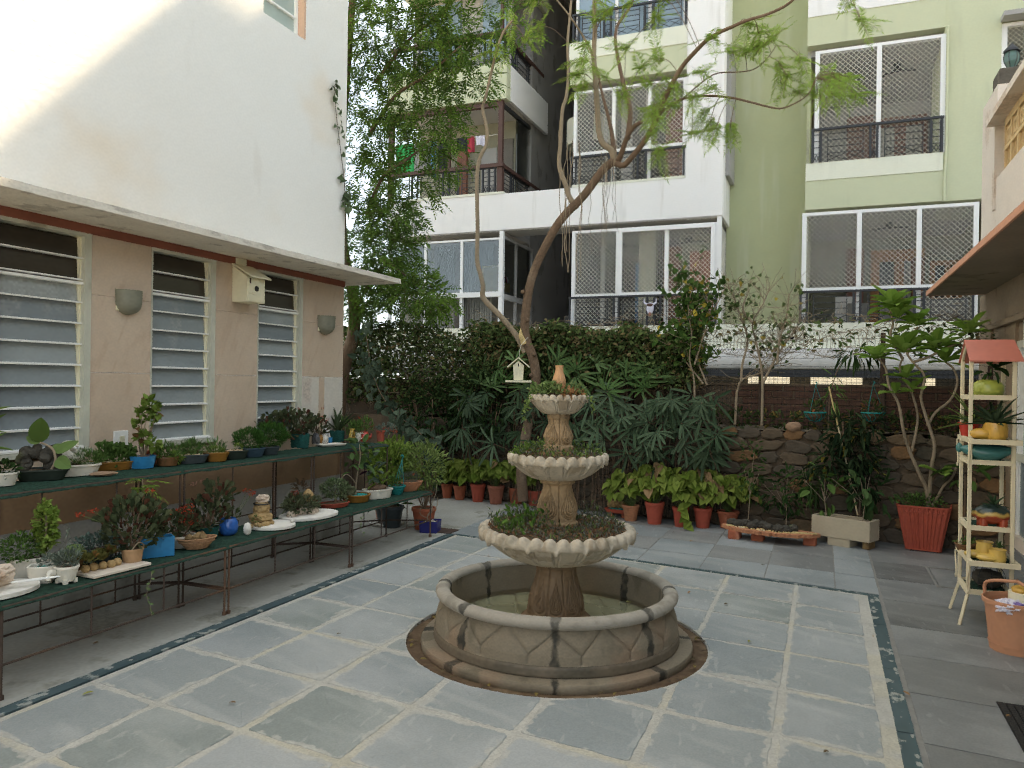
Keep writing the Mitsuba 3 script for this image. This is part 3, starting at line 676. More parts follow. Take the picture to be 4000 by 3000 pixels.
# bowls: scalloped petals, two rolled lobes to a petal
def bowl(name, R, zr, rb, zb, N, ph, lip, soil_z):
    n = N * 24
    s = np.linspace(0, 1, 16)
    r_out = rb + (R * .945 - rb) * (s ** .78); z_out = zb + (zr - lip * .9 - zb) * (s ** 1.45)
    # lip: under edge, outer roll, crest, inner slope
    lr = np.array([.955, .995, 1.012, 1.0, .965, .915, .865, .84]) * R; lz = zr + np.array([-.95, -.80, -.30, .18, .52, .55, .30, -.1]) * lip
    r = np.r_[r_out, lr]; z = np.r_[z_out, lz]; m0 = len(s)
    def disp(t, k, r_, z_):
        u = ((t - ph) / (2 * math.pi / N)) % 1.0                   # petal coordinate, its notched tip at .5
        lobe = np.abs(np.sin(2 * math.pi * u)) ** .55              # two lobes
        vtip = np.exp(-((u - .5) / .07) ** 2); edge = np.exp(-(np.minimum(u, 1 - u) / .05) ** 2)
        isl = k >= m0; low = (k >= m0) & (k <= m0 + 2)
        sc = np.clip((k - m0 * .45) / (m0 * .55), 0, 1)
        dr_ = np.where(isl, lip * (.80 * lobe - .62) * np.where(low, .55, 1.0), 0) + np.where(low, lip * .25 * vtip, 0)
        dz_ = np.where(isl, lip * (.85 * lobe - .60) * np.where(low, .42, 1.0), 0) + np.where(low, -lip * (.30 * vtip - .15 * edge), 0)
        gro = np.exp(-((np.abs(u - .5) - .155 * (.5 + .5 * sc)) / .030) ** 2)
        dr_ = dr_ + np.where(~isl, -.026 * R / .5 * gro + .012 * R / .5 * np.cos(2 * math.pi * (u)) * -.5 - .016 * R / .5 * np.exp(-((u - .5) / (.11 * (.4 + .6 * sc))) ** 2), 0)
        return dr_, dz_
    part(ft, name, revolve(r, z, n, disp, fc3), 'bowl_stone', smooth=60)
    rr = np.linspace(.02, .90, 14) * R
    part(ft, 'soil', revolve(rr, soil_z + .25 * lip + (.10 * R) * (1 - (rr / (R * .9)) ** 2), 60, lambda t, k, r_, z_: (0 * t, .02 * (meshkit.fbm(np.stack([r_ * np.cos(t) * 18, r_ * np.sin(t) * 18, z_ * 0], -1), 3) - .5)), fc3), 'soil', smooth=True)
bowl('bowl', .500, .695, .150, .495, 18, TH0 - math.radians(10), .048, .685)
bowl('bowl', .322, 1.172, .120, 1.03, 14, TH0 - math.radians(2), .038, 1.165)
bowl('bowl', .190, 1.560, .080, 1.452, 12, TH0 - math.radians(20), .025, 1.555)
part(ft, 'urn_finial', revolve([.0, .030, .038, .044, .043, .036, .028, .025, .026, .0265, .021, .02], [1.60, 1.60, 1.622, 1.65, 1.672, 1.70, 1.722, 1.74, 1.755, 1.768, 1.766, 1.75], 28, None, fc3), 'terracotta_buff', smooth=40, label='small buff clay vase standing on the top bowl')
# planting in the bowls
def carpet(rg, R0, R1, z, n, L, W, tpl, ca, cb, up=1.0, hump=.0, sect=None):
    a = rg.random(n) * 2 * np.pi if sect is None else sect[0] + (sect[1] - sect[0]) * rg.random(n)
    q = np.sqrt(R0 ** 2 + (R1 ** 2 - R0 ** 2) * rg.random(n)); hh = rg.random(n) * (.02 + hump * np.clip(meshkit.fbm(np.c_[np.cos(a) * q * 9, np.sin(a) * q * 9, a * 0], 2) * 2.4 - .8, 0, 1))
    P = np.c_[FC[0] + q * np.cos(a), FC[1] + q * np.sin(a), z + hh + .08 * R1 * (1 - (q / R1) ** 2)]
    D = sph(rg, n) + [0, 0, up]; D[:, :2] += .25 * np.c_[np.cos(a), np.sin(a)]
    return leaves(tpl, P, D, sph(rg, n) + [0, 0, .8], L * (.6 + .8 * rg.random(n)), W, tones(rg, n, ca, cb, .2))
rg = np.random.default_rng(5)
front = (TH0 - 2.3, TH0 + 2.3)
single('creeping_plants', 'grey-green creeping herbs and weeds filling the lowest fountain bowl', 'creeping plants',
       cat([carpet(rg, .16, .45, .70, 2600, .022, .007, 'quad', (.085, .095, .075), (.16, .17, .14), 1.1, .10), carpet(rg, .15, .44, .70, 480, .036, .010, 'lance', (.06, .09, .03), (.13, .17, .06), 1.2, .12),
            carpet(rg, .14, .40, .70, 150, .042, .02, 'oval', (.045, .10, .02), (.11, .19, .04), 1.3, .13, (TH0 - 1.9, TH0 - .3)), carpet(rg, .15, .44, .70, 700, .03, .016, 'oval', (.16, .085, .045), (.25, .15, .085), .3, .02)]), 'dull_foliage', kind='stuff')
single('creeping_plants', 'small green weeds filling the middle fountain bowl', 'creeping plants',
       cat([carpet(rg, .10, .29, 1.18, 1000, .018, .007, 'quad', (.09, .10, .075), (.16, .17, .13), 1.1, .05), carpet(rg, .10, .30, 1.185, 330, .03, .011, 'lance', (.06, .11, .025), (.15, .21, .06), 1.2, .06),
            carpet(rg, .2, .31, 1.18, 70, .026, .014, 'oval', (.06, .12, .02), (.13, .2, .05), .9, .09, (TH0 - 1.6, TH0 - .9)), carpet(rg, .12, .28, 1.175, 160, .026, .014, 'oval', (.18, .10, .05), (.26, .16, .09), .3, .02)]), 'dull_foliage', kind='stuff')
trl = []
for a, l in ((TH0 - 1.4, .24), (TH0 - 1.0, .10), (TH0 + 1.2, .12), (TH0 - 1.75, .16)):
    p0 = np.array([FC[0] + .185 * math.cos(a), FC[1] + .185 * math.sin(a), 1.575]); t_ = np.linspace(0, 1, 14)
    pp = p0 + np.outer(np.sin(t_ * 2.2) * .05, [math.cos(a), math.sin(a), 0]) - np.outer(t_ ** 1.4 * l, [0, 0, 1]); trl.append(leaves('oval', pp, sph(rg, 14) + [0, 0, -.3], sph(rg, 14), .024, .016, tones(rg, 14, (.10, .16, .04), (.2, .27, .09))))
single('creeping_plants', 'light green trailing plants round the clay vase in the top fountain bowl', 'creeping plants',
       cat([carpet(rg, .045, .17, 1.575, 420, .03, .012, 'lance', (.10, .15, .05), (.22, .27, .11), 1.0, .05), carpet(rg, .05, .19, 1.575, 150, .035, .02, 'oval', (.10, .17, .05), (.22, .29, .12), .6, .05, (TH0 - 2.2, TH0 - .2)),
            carpet(rg, .06, .17, 1.575, 110, .03, .018, 'oval', (.26, .13, .06), (.34, .2, .1), .5, .04, (TH0 + .1, TH0 + 1.6))] + trl), 'dull_foliage', kind='stuff')
# ---------------------------------------------------------------- plant racks: three stepped iron frames end to end
XF, XM, XB = -3.845, -4.265, -4.69
rack_word = ['rusty iron step rack nearest the camera, carrying white planters and the tan pot', 'rusty iron step rack in the middle of the row, carrying the rock tower plaque', 'rusty iron step rack at the far end of the row beyond the house corner']
for i, (ya, yb) in enumerate(((2.62, 4.185), (4.225, 5.705), (5.745, 7.20))):
    t = thing('plant_rack', rack_word[i], 'plant rack', 'iron plant racks')
    yu = min(yb, 7.0)
    for x, z, r in ((XF, .468, .0078), (XM, .972, .0078), (XB, .972, .0078)):
        for y in (ya, yb if x == XF else yu):
            part(t, 'leg', tube([(x, y, .0), (x, y, z)], r, 8), 'rust_iron')
            part(t, 'foot', tube([(x, y, .0), (x, y, .022)], .015, 8), 'rust_iron')
    ym = yb if i < 2 else yb
    for nm, a, b, r in [('rail', (XF, ya, .468), (XF, yb, .468), .009), ('rail', (XM + .015, ya, .468), (XM + .015, ym, .468), .009), ('lower_rail', (XF, ya, .175), (XF, yb, .175), .008), ('lower_rail', (XM, ya, .175), (XM, yu, .175), .008),
                        ('lower_rail', (XB, ya, .12), (XB, yu, .12), .008), ('under_rail', (XF - .1, ya, .425), (XF - .1, yb, .425), .006), ('rail', (XM, ya, .972), (XM, yu, .972), .009), ('rail', (XB, ya, .972), (XB, yu, .972), .009), ('lower_rail', (XB, ya, .45), (XB, yu, .45), .007)]:
        part(t, nm, bar(a, b, r * .8, 6), 'rust_iron')
    for y in (ya, yb):
        part(t, 'cross_bar', bar((XF, y, .175), (XM, min(y, yu), .175), .008, 6), 'rust_iron'); part(t, 'cross_bar', bar((XF, y, .463), (XM, y, .463), .008, 6), 'rust_iron')
        part(t, 'cross_bar', bar((XM, min(y, yu), .175), (XB, min(y, yu), .12), .008, 6), 'rust_iron'); part(t, 'cross_bar', bar((XM, min(y, yu), .966), (XB, min(y, yu), .966), .008, 6), 'rust_iron')
    for f in (.33, .66):
        y = ya + (yb - ya) * f; part(t, 'rod', bar((XF, y, .175), (XF, y, .468), .0055, 6), 'rust_iron'); part(t, 'cross_bar', bar((XF, y, .46), (XM, y, .46), .006, 6), 'rust_iron')
        y = ya + (yu - ya) * f; part(t, 'rod', bar((XM, y, .175), (XM, y, .972), .0055, 6), 'rust_iron'); part(t, 'cross_bar', bar((XM, y, .964), (XB, y, .964), .006, 6), 'rust_iron')
def net(x0, x1, y0, y1, z, seed):
    nx, ny = 14, 220; xs = np.linspace(x0, x1, nx); ys = np.linspace(y0, y1, ny); X, Y = np.meshgrid(xs, ys, indexing='ij')
    Z = z + .010 * (meshkit.fbm(np.stack([X * 9 + seed, Y * 5, X * 0], -1), 3) - .35) + .004 * meshkit.noise(np.stack([X * 40, Y * 34, X * 0], -1))
    edge = np.clip((X - (x1 - .035)) / .035, 0, 1); Z = Z - edge * (.012 + .016 * meshkit.fbm(np.stack([X * 0, Y * 6 + seed, X * 0], -1), 3)); X = X + edge * .006 * np.sin(Y * 13)
    i, j = np.meshgrid(np.arange(nx - 1), np.arange(ny - 1), indexing='ij')
    top = np.stack([X, Y, Z], -1).reshape(-1, 3); f = tri(np.stack([i * ny + j, (i + 1) * ny + j, (i + 1) * ny + j + 1, i * ny + j + 1], -1).reshape(-1, 4))
    o = len(top); k = (nx - 1) * ny + np.arange(ny - 1); kk = np.arange(ny - 1)
    return np.vstack([top, top - [0, 0, .004]]), np.vstack([f, f[:, ::-1] + o, tri(np.stack([k, k + o, k + o + 1, k + 1], 1)), tri(np.stack([kk + 1, kk + 1 + o, kk + o, kk], 1))])
single('shade_netting', 'dark green shade netting spread along the lower shelf of the racks', 'netting', net(-4.272, -3.825, 2.3, 7.22, .476, 3), 'green_netting', smooth=40)
single('shade_netting', 'dark green shade netting spread along the upper shelf of the racks', 'netting', net(-4.70, -4.243, 2.3, 7.0, .979, 8), 'green_netting', smooth=40)
ZL, ZU = .484, .988

# ---------------------------------------------------------------- pots and what stands in them
def ring(l, w, e, n=40):
    t = np.arange(n) * 2 * np.pi / n; c, s = np.cos(t), np.sin(t); k = (np.abs(c) ** e + np.abs(s) ** e) ** (-1 / e)
    return np.c_[c * k * l / 2, s * k * w / 2]
def loft(rings, zs, n=40):
    v = np.vstack([np.c_[r, np.full(len(r), z)] for r, z in zip(rings, zs)]); m = len(rings)
    i, j = np.meshgrid(np.arange(m - 1), np.arange(n), indexing='ij'); j2 = (j + 1) % n
    f = tri(np.stack([i * n + j, i * n + j2, (i + 1) * n + j2, (i + 1) * n + j], -1).reshape(-1, 4))
    k = len(v); v = np.vstack([v, [0, 0, zs[0]], [0, 0, zs[-1]]]); j = np.arange(n); j2 = (j + 1) % n
    return v, np.vstack([f, np.stack([j2, j, j * 0 + k], 1), np.stack([(m - 1) * n + j, (m - 1) * n + j2, j * 0 + k + 1], 1)])
def vessel(l, w, h, flare=.82, e=2.0, wall=.009, lip=.0, n=40):
    R = lambda k, d=0: ring(l * k - 2 * d, w * k - 2 * d, e, n)
    rs = [R(flare * .97), R(flare), R((1 + flare) / 2), R(1), R(1), R(1), R(1)]; zs = [0, .004, h * .5, h * (.86 if lip else .97)]
    if lip: rs = [R(flare * .97), R(flare), R((1 + flare) / 2), R(.985), R(1, -lip), R(1, -lip), R(1, wall), R(.97, wall)]; zs = [0, .004, h * .5, h * .84, h * .86, h, h, h * .62]
    else: rs = [R(flare * .97), R(flare), R((1 + flare) / 2), R(1), R(1, .002), R(1, wall), R(.97, wall)]; zs = [0, .004, h * .5, h * .97, h, h, h * .62]
    return loft(rs, zs, n)
def soil_disc(l, w, z, e=2.0, hump=.012, seed=0):
    rs, zs = [], []
    for k in (1, .8, .6, .4, .2): rs.append(ring(l * k, w * k, e)); zs.append(z + hump * (1 - k * k))
    v, f = loft(rs, zs); v[:, 2] += (meshkit.noise(v * 70 + seed) - .5) * .008
    return v, f[:-80]
def pebbles(rg, l, w, z, n, s, e=2.0):
    ms = []
    base = trimesh.creation.icosphere(subdivisions=1); bv, bf = np.array(base.vertices), np.array(base.faces)
    for _ in range(n):
        a = rg.random() * 6.28; q = math.sqrt(rg.random()) * .92; c, s_ = math.cos(a), math.sin(a); k = (abs(c) ** e + abs(s_) ** e) ** (-1 / e)
        v = bv * (s * (.6 + .6 * rg.random()) * np.array([1, .8, .6])) * (1 + .2 * rg.normal(size=(len(bv), 1)) * .4); ms.append((rz((v, bf), rg.random() * 360)[0] + [c * k * l / 2 * q, s_ * k * w / 2 * q, z + s * .3], bf))
    return cat(ms)
def item(name, label, cat_, c, parts, rot=0.0, group=None, kind=None):
    t = thing(name, label, cat_, group, kind)
    for nm, m, mt, *sm in parts:
        part(t, nm, mv(rz(m, rot) if rot else m, c), mt, sm[0] if sm else False)
    return t
def back_of(x, y, d): u = unit(np.array([x, y])); return np.array([x, y]) + u * d / 2

glaze = lambda c, r=.25: dict(rough=r, spec=.5, clearcoat=.4, clearcoat_gloss=.8)
mat('glaze_white', speck((.66, .62, .53), .07, 14, (.45, .4, .3), .7), .3, .5, clearcoat=.4, clearcoat_gloss=.85)
mat('glaze_green', speck((.028, .038, .03), .2, 20, (.06, .065, .05), .62), .35, .5)
mat('glaze_mustard', speck((.25, .12, .025), .2, 16, (.13, .06, .02), .6), .35, .5)
mat('glaze_brown', speck((.17, .085, .035), .2, 16), .45, .5)
mat('glaze_slate', speck((.042, .055, .06), .2, 16, (.09, .1, .1), .64), .4, .5)
mat('glaze_navy', speck((.035, .06, .085), .2, 14), .3, .5)
mat('paint_blue', speck((.03, .20, .42), .1, 14, (.1, .28, .42), .68), .4, .45)
mat('glaze_blue', (.03, .12, .42), .12, .5, clearcoat=.6, clearcoat_gloss=.9)
mat('cobalt_pot', speck((.028, .03, .17), .1, 14), .35, .5)
mat('terracotta', speck((.34, .105, .055), .16, 10, (.42, .2, .13), .62), .8, .25, bump_grain(30, 90), .001)
mat('terracotta_red', speck((.36, .075, .045), .12, 10, (.25, .09, .06), .6), .7, .3)
mat('terracotta_pale', speck((.42, .19, .10), .16, 10, (.3, .13, .07), .6), .85, .25)
mat('tan_pot', speck((.40, .245, .13), .14, 12, (.28, .17, .09), .62), .75, .3)
mat('marble_slab', speck((.60, .52, .43), .08, 10, (.42, .34, .26), .62), .5, .4)
mat('plaque_white', speck((.66, .63, .57), .07, 12, (.46, .42, .35), .66), .6, .4)
mat('rock_tan', speck((.37, .25, .115), .3, 18, (.13, .085, .04), .52), .9, .2, bump_grain(40, 140), .004)
mat('rock_pale', speck((.56, .46, .37), .2, 18, (.34, .23, .16), .56), .85, .25, bump_grain(40, 140), .003)
mat('rock_dark', speck((.06, .055, .045), .3, 24, (.10, .11, .055), .52), .95, .2, bump_grain(40, 140), .006)
mat('rock_flat', speck((.28, .18, .115), .25, 20, (.42, .32, .22), .58), .85, .25)
mat('pebble_yellow', speck((.56, .43, .20), .3, 30, (.6, .5, .35), .5), .6, .35)
mat('pebble_orange', speck((.55, .28, .10), .3, 30, (.55, .45, .32), .5), .6, .35)
mat('gravel_teal', speck((.03, .30, .27), .25, 60), .6, .35)
mat('bark_pale', speck((.27, .215, .15), .2, 30, (.15, .12, .08), .58), .9, .2)
mat('bark_brown', speck((.15, .10, .065), .25, 24, (.22, .16, .11), .6), .9, .2, bump_grain(30, 120), .003)
mat('stem_green', speck((.10, .14, .045), .15, 20), .6, .35)
mat('green_cloth', speck((.014, .08, .07), .5, 120), .9, .2)
mat('glaze_red', (.50, .05, .03), .2, .5, clearcoat=.5, clearcoat_gloss=.85)
mat('glaze_yellow', speck((.62, .42, .10), .06, 10), .25, .5, clearcoat=.5, clearcoat_gloss=.85)
mat('card_white', (.74, .74, .73), .6, .3)
mat('wicker', speck((.33, .185, .10), .5, 150), .8, .25, True, .004)
mat('teal_plastic', (.02, .20, .19), .35, .5)
mat('owl_grey', speck((.09, .09, .095), .9, 55), .45, .45)

R = np.random.default_rng(21)
GREEN = dict(ca=(.06, .12, .028), cb=(.13, .21, .06)); LIME = dict(ca=(.14, .22, .04), cb=(.26, .34, .08)); JADE = dict(ca=(.045, .065, .032), cb=(.10, .11, .058), odd=(.10, .045, .03), p_odd=.16); GREY = dict(ca=(.10, .13, .10), cb=(.19, .22, .18))
SUCC = dict(ca=(.10, .10, .03), cb=(.18, .17, .06), odd=(.25, .14, .05), p_odd=.2); DARK = dict(ca=(.018, .04, .014), cb=(.045, .08, .025))
RED = (.48, .06, .03)
def flowers(rg, c, r, n, s=.011, col=RED, tpl='quad'):
    d = sph(rg, n) * np.asarray(r); P = np.asarray(c) + d
    return leaves(tpl, P, sph(rg, n) + [0, 0, .6], sph(rg, n), s * (.7 + .6 * rg.random(n)), s * .8, tones(rg, n, np.array(col) * .8, np.array(col) * 1.25, .2))
def umbels(rg, base, tops, n=26, r=.022, col=RED):
    """Thin stalks with a loose head of small red flowers each."""
    st = cat([tube(smooth_path([base, (np.array(base) + tp) / 2 + rg.normal(size=3) * .01, tp], 3), .0016, 4) for tp in np.asarray(tops, float)])
    return st, cat([flowers(rg, tp, (r, r, r * .55), n, .010, col) for tp in np.asarray(tops, float)])
def stems_to(rg, pts, base=(0, 0, 0), r=.003):
    return cat([tube(smooth_path([base, (np.asarray(base) * .5 + np.asarray(p) * .5) + rg.normal(size=3) * .008, p], 3), [r] * 3 + [r * .9] * (len(smooth_path([base, base, p], 3)) - 3) if False else r, 5) for p in pts])
def at(x, y, d, z): c = back_of(x, y, d); return np.array([c[0], c[1], z])
def jade_bush(rg, c, r, n, s=.048):
    return bush(rg, c, r, n, s, s * .62, 'spat', up=.8, shell=.5, **JADE)

item('potted_plant', 'plant with long pale green leaves at the very left end of the upper shelf', 'potted plant', (-4.60, 2.98, ZU), [('pot', vessel(.14, .14, .11, .75, 2, .008, .004), 'terracotta', 40), ('soil', soil_disc(.12, .12, .09), 'soil'), ('stem', tube([(0, 0, .09), (.0, .02, .40)], .006, 5), 'stem_green'), ('foliage', cat([rosette(R, (0, .02, z_), 7, .15, .05, 'oval', (5, 60), (.13, .21, .05), (.22, .31, .10)) for z_ in (.22, .32, .42)]), 'foliage')])
# --- upper shelf, from the camera to the far end
item('potted_plant', 'round white pot with a small dark green plant, first on the upper shelf', 'potted plant', at(-4.50, 3.07, .13, ZU), [('pot', vessel(.15, .15, .08, .75, 2, .008, .004), 'glaze_white', 40), ('soil', soil_disc(.13, .13, .06), 'soil'),
     ('foliage', bush(R, (0, 0, .09), (.07, .07, .04), 90, .035, .018, 'oval', **DARK), 'foliage')])
def arch():
    ms = []
    for k in range(26):
        a = R.random()
        if k < 9: c = (-.085 + R.normal() * .012, R.normal() * .015, .02 + .13 * k / 9)
        elif k < 18: c = (.055 + R.normal() * .03, R.normal() * .018, .01 + .11 * (k - 9) / 9)
        else: c = (-.09 + .17 * (k - 18) / 7, R.normal() * .012, .125 + R.normal() * .01)
        ms.append(blob(c, .034 * (.8 + .5 * R.random()), 100 + k, 1, .4, 1.4, (1, .9, .9)))
    return rz(cat(ms), 57)
ficus = smooth_path([(.06, 0, .06), (.085, 0, .12), (.07, 0, .19), (.03, .0, .22), (-.01, .0, .235)], 3)
ftop = ficus[-1]
bl = [((-.01, 0, .235), (-.05, 0, 1), .16, .125), ((-.01, 0, .235), (-.95, 0, .45), .10, .06), ((.08, 0, .17), (.85, .1, .55), .15, .065), ((.09, 0, .13), (.6, -.3, -.25), .12, .09), ((.07, 0, .18), (.3, .5, .4), .09, .06)]
t = item('bonsai_tray', 'dark green bonsai tray with a mossy rock arch and a large-leaved ficus', 'bonsai', at(-4.51, 3.31, .26, ZU), [('tray', rz(vessel(.30, .20, .07, .80, 7, .010, .004), 57), 'glaze_green', 40), ('soil', rz(soil_disc(.27, .17, .052, 7), 57), 'soil'),
     ('rock_arch', mv(arch(), (-.035, .02, .05)), 'rock_dark'), ('stem', rz(tube(ficus, np.linspace(.009, .006, len(ficus)), 7), 33 - 5), 'bark_pale')], 0)
for b0, d0, l0, w0 in bl:
    m = leaves('big', [b0], [d0], [[.1, -1, .35]], l0, w0, [[.075, .12, .03]] if d0[2] > .9 else [[.16, .24, .08]])
    part(t, 'leaf', mv(rz(m, 33 - 5), at(-4.51, 3.31, .26, ZU)), 'foliage')
t = item('planter', 'long oval white planter with feathery green sedum', 'planter', at(-4.56, 3.56, .2, ZU), [('pot', rz(vessel(.34, .19, .075, .85, 2.6, .010, .005), 60), 'glaze_white', 40), ('soil', rz(soil_disc(.31, .16, .06, 2.6), 60), 'soil'),
     ('foliage', cat([bush(R, (.04, .09, .10), (.085, .12, .06), 760, .028, .006, 'quad', up=1.2, **GREEN), bush(R, (-.03, -.09, .085), (.05, .05, .035), 120, .03, .014, 'oval', **GREEN)]), 'foliage')])
t = item('ceramic_teapot', 'white ceramic teapot tipped open behind the long oval white planter', 'teapot', (-4.68, 3.62, ZU + .10), [('body', rx(rx(revolve([.0, .035, .055, .06, .052, .045, .042, .05], [-.03, -.03, 0, .03, .06, .075, .06, 0], 24), 35, axis=1), -20), 'glaze_white', 40),
     ('handle', tube(smooth_path([(-.05, .0, .02), (-.06, .0, .10), (.0, .02, .125), (.055, .03, .09)], 4), .007, 6), 'glaze_white', 40), ('spout', tube(smooth_path([(.04, .03, .0), (.075, .05, .02), (.085, .06, .06)], 4), [.016] * 4 + [.011] * 5, 8), 'glaze_white', 40)])
item('planter', 'mustard oval tray with yellow pebbles and green succulents', 'planter', at(-4.64, 3.92, .2, ZU - .002), [('tray', rz(vessel(.30, .19, .06, .88, 2.4, .010, .004), 60), 'glaze_mustard', 40), ('soil', rz(soil_disc(.27, .17, .047, 2.4), 60), 'soil'), ('pebbles', rz(pebbles(R, .26, .16, .055, 60, .013), 60), 'pebble_yellow'),
     ('foliage', cat([bush(R, (.02, .04, .10), (.09, .13, .06), 420, .04, .022, 'spat', up=.8, **GREEN), bush(R, (-.01, -.05, .13), (.03, .03, .05), 40, .05, .028, 'spat', **GREEN)]), 'foliage')])
single('flat_rock', 'flat brown rock lying at the shelf edge before the mustard oval tray', 'rock', mv(rz(blob((0, 0, .014), .07, 5, 2, .25, 1.2, (1.2, .55, .22)), 62), at(-4.42, 3.68, .06, ZU)), 'rock_flat', smooth=30)
mat('cut_log', speck((.30, .11, .06), .2, 20, (.2, .09, .05), .55), .8)
item('terracotta_jar', 'round terracotta jar lying on its side behind the blue tray', 'jar', (-4.66, 4.30, ZU + .062), [('jar', rx(revolve([.0, .04, .058, .062, .05, .036, .034, .028], [-.06, -.055, -.03, 0, .035, .045, .055, .03], 28), 62, axis=0), 'terracotta', 40)], 25)
def geranium():
    fol, st = [], []
    for tp, n, r in (((-.06, .03, .40), 24, (.035, .035, .03)), ((.02, .035, .46), 44, (.05, .05, .05)), ((.055, .055, .40), 24, (.035, .035, .035)), ((-.075, .02, .30), 14, (.03, .03, .045)), ((.0, .0, .22), 34, (.05, .05, .035)), ((.07, .03, .17), 24, (.06, .05, .028)), ((.03, .05, .33), 14, (.025, .025, .05))):
        fol.append(bush(R, tp, r, n, .044, .040, 'heart', up=.5, ca=(.10, .16, .03), cb=(.19, .26, .06), odd=(.16, .09, .04), p_odd=.1)); st.append(tube(smooth_path([(0, 0, .05), np.array(tp) * [.5, .5, .55] + R.normal(size=3) * .008, tp], 4), [.006] * 4 + [.004] * 5, 6))
    return cat(st), cat(fol)
gs, gf = geranium()
t = item('bonsai_tray', 'bright blue hexagonal tray with a tall lime green geranium', 'potted plant', at(-4.53, 4.10, .18, ZU), [('tray', rz(loft([ring(.20 * k, .17 * k, 1.9, 6) for k in (.80, .82, .93, 1, .94, .92)], [.0, .012, .05, .088, .088, .06], 6), 75), 'paint_blue'), ('soil', soil_disc(.15, .13, .078), 'soil'), ('stem', gs, 'bark_pale'), ('foliage', gf, 'foliage')])
def herb_tray(label, x, y, l, h, pot, e=5, peb='pebble_yellow', fol=None, flare=.80, w=.17, rot=62, cat_='planter'):
    ps = [('tray', rz(vessel(l * 1.10, w * 1.05, h, flare, e, .010, .003), rot), pot, 40), ('soil', rz(soil_disc(l * .9, w * .9, h * .78, e), rot), 'soil')]
    if peb: ps.append(('pebbles', rz(pebbles(R, l * .86, w * .86, h * .86, 46, .011), rot), peb))
    if fol is not None: ps.append(('foliage', fol, 'foliage'))
    return item('planter', label, cat_, at(x, y, w, ZU), ps)
wisps = lambda n, h, **k: bush(R, (0, 0, h), (.075, .095, .06), int(n * 1.8), .055, .008, 'lance', up=1.4, **k)
herb_tray('small brown pot of trailing green weeds beside the blue tray', -4.52, 4.31, .145, .066, 'glaze_brown', 2.2, None, cat([wisps(120, .09, **GREEN), bush(R, (.04, .04, .06), (.07, .05, .04), 90, .03, .014, 'oval', **LIME)]), .85, .14)
herb_tray('slate grey tray of yellow pebbles with a long-leaved seedling', -4.50, 4.52, .215, .068, 'glaze_slate', 5, 'pebble_yellow', cat([wisps(90, .09, **GREEN), leaves('lance', np.zeros((9, 3)) + [0, .05, .12], sph(R, 9) * [1, 1, .5] + [0, 0, .7], [[0, 0, 1.]] * 9, .11, .014, tones(R, 9, (.09, .13, .06), (.14, .18, .09)))]))
herb_tray('mustard tray with short green sprouts', -4.45, 4.72, .17, .072, 'glaze_mustard', 4, 'pebble_yellow', cat([bush(R, (0, 0, .09), (.07, .06, .025), 160, .02, .010, 'oval', **LIME), wisps(50, .09, **GREEN)]))
herb_tray('dark grey tray with orange pebbles', -4.45, 4.93, .175, .072, 'glaze_green', 6, 'pebble_orange', bush(R, (.0, .05, .09), (.03, .03, .03), 50, .02, .010, 'oval', **LIME))
def fern(c, r, n): return bush(R, c, r, n, .032, .0075, 'quad', up=.9, shell=.55, ca=(.025, .075, .015), cb=(.075, .155, .035))
herb_tray('navy blue tray with a low mound of ferny green', -4.44, 5.13, .165, .078, 'glaze_navy', 6, None, fern((-.03, .0, .145), (.13, .13, .085), 1500))
herb_tray('nearly black tray with a taller mound of ferny green', -4.46, 5.36, .14, .072, 'glaze_slate', 6, None, fern((-.02, .06, .16), (.14, .15, .11), 1900))
item('mug', 'white mug tipped over behind the mustard sprout tray', 'mug', (-4.66, 4.98, ZU + .035), [('cup', rx(revolve([0, .03, .034, .035, .030, .028], [-.04, -.04, -.02, .04, .04, -.03], 20), 80, axis=0), 'glaze_white', 40), ('handle', tube(smooth_path([(0, -.02, .034), (0, -.01, .062), (0, .015, .06), (0, .02, .034)], 3), .005, 6), 'glaze_white')], 30)
item('potted_plant', 'little brown pot with tufted grass behind the slate grey tray', 'potted plant', (-4.66, 4.70, ZU), [('pot', vessel(.09, .09, .08, .75, 2, .006, .003), 'glaze_brown', 40), ('soil', soil_disc(.075, .075, .068), 'soil'), ('foliage', bush(R, (0, 0, .11), (.06, .06, .05), 160, .05, .006, 'quad', up=1.0, **GREEN), 'foliage')])
def bag(l, w, h, seed):
    v, f = vessel(l, w, h, .9, 2.5, .006, .0); d = meshkit.fbm(v * 22 + seed, 3) - .5; return v * (1 + .22 * d[:, None]) + np.c_[d * 0, d * 0, d * .03], f
def jade_parts(c, r, n, k, s=.048):
    tips = np.asarray(c) + sph(R, k) * np.asarray(r) * .6
    return [('stem', stems_to(R, tips, (0, 0, .04), .005), 'bark_brown'), ('foliage', jade_bush(R, c, np.array(r) * 1.08, int(n * 1.35), s), 'foliage')]
us, uf = umbels(R, (0, 0, .2), [(-.12, -.10, .36), (.0, -.03, .38), (.10, .22, .38)], 14, .014, (.42, .10, .06))
item('jade_plant', 'wide dark jade plant in a green cloth bag on the upper shelf', 'potted plant', at(-4.66, 6.05, .17, ZU), [('bag', bag(.19, .15, .13, 3), 'green_cloth', 50), ('soil', soil_disc(.15, .12, .10), 'soil')] + jade_parts((-.05, -.08, .23), (.13, .34, .11), 400, 14, .05) + [('stalk', us, 'stem_green'), ('flower', uf, 'foliage')])
def owl(h, w):
    v, f = revolve([.0, .42, .5, .5, .47, .40, .30, .12, 0], [0, 0, .15, .45, .62, .78, .90, .98, 1.0], 26); return v * [w, w * .85, h], f
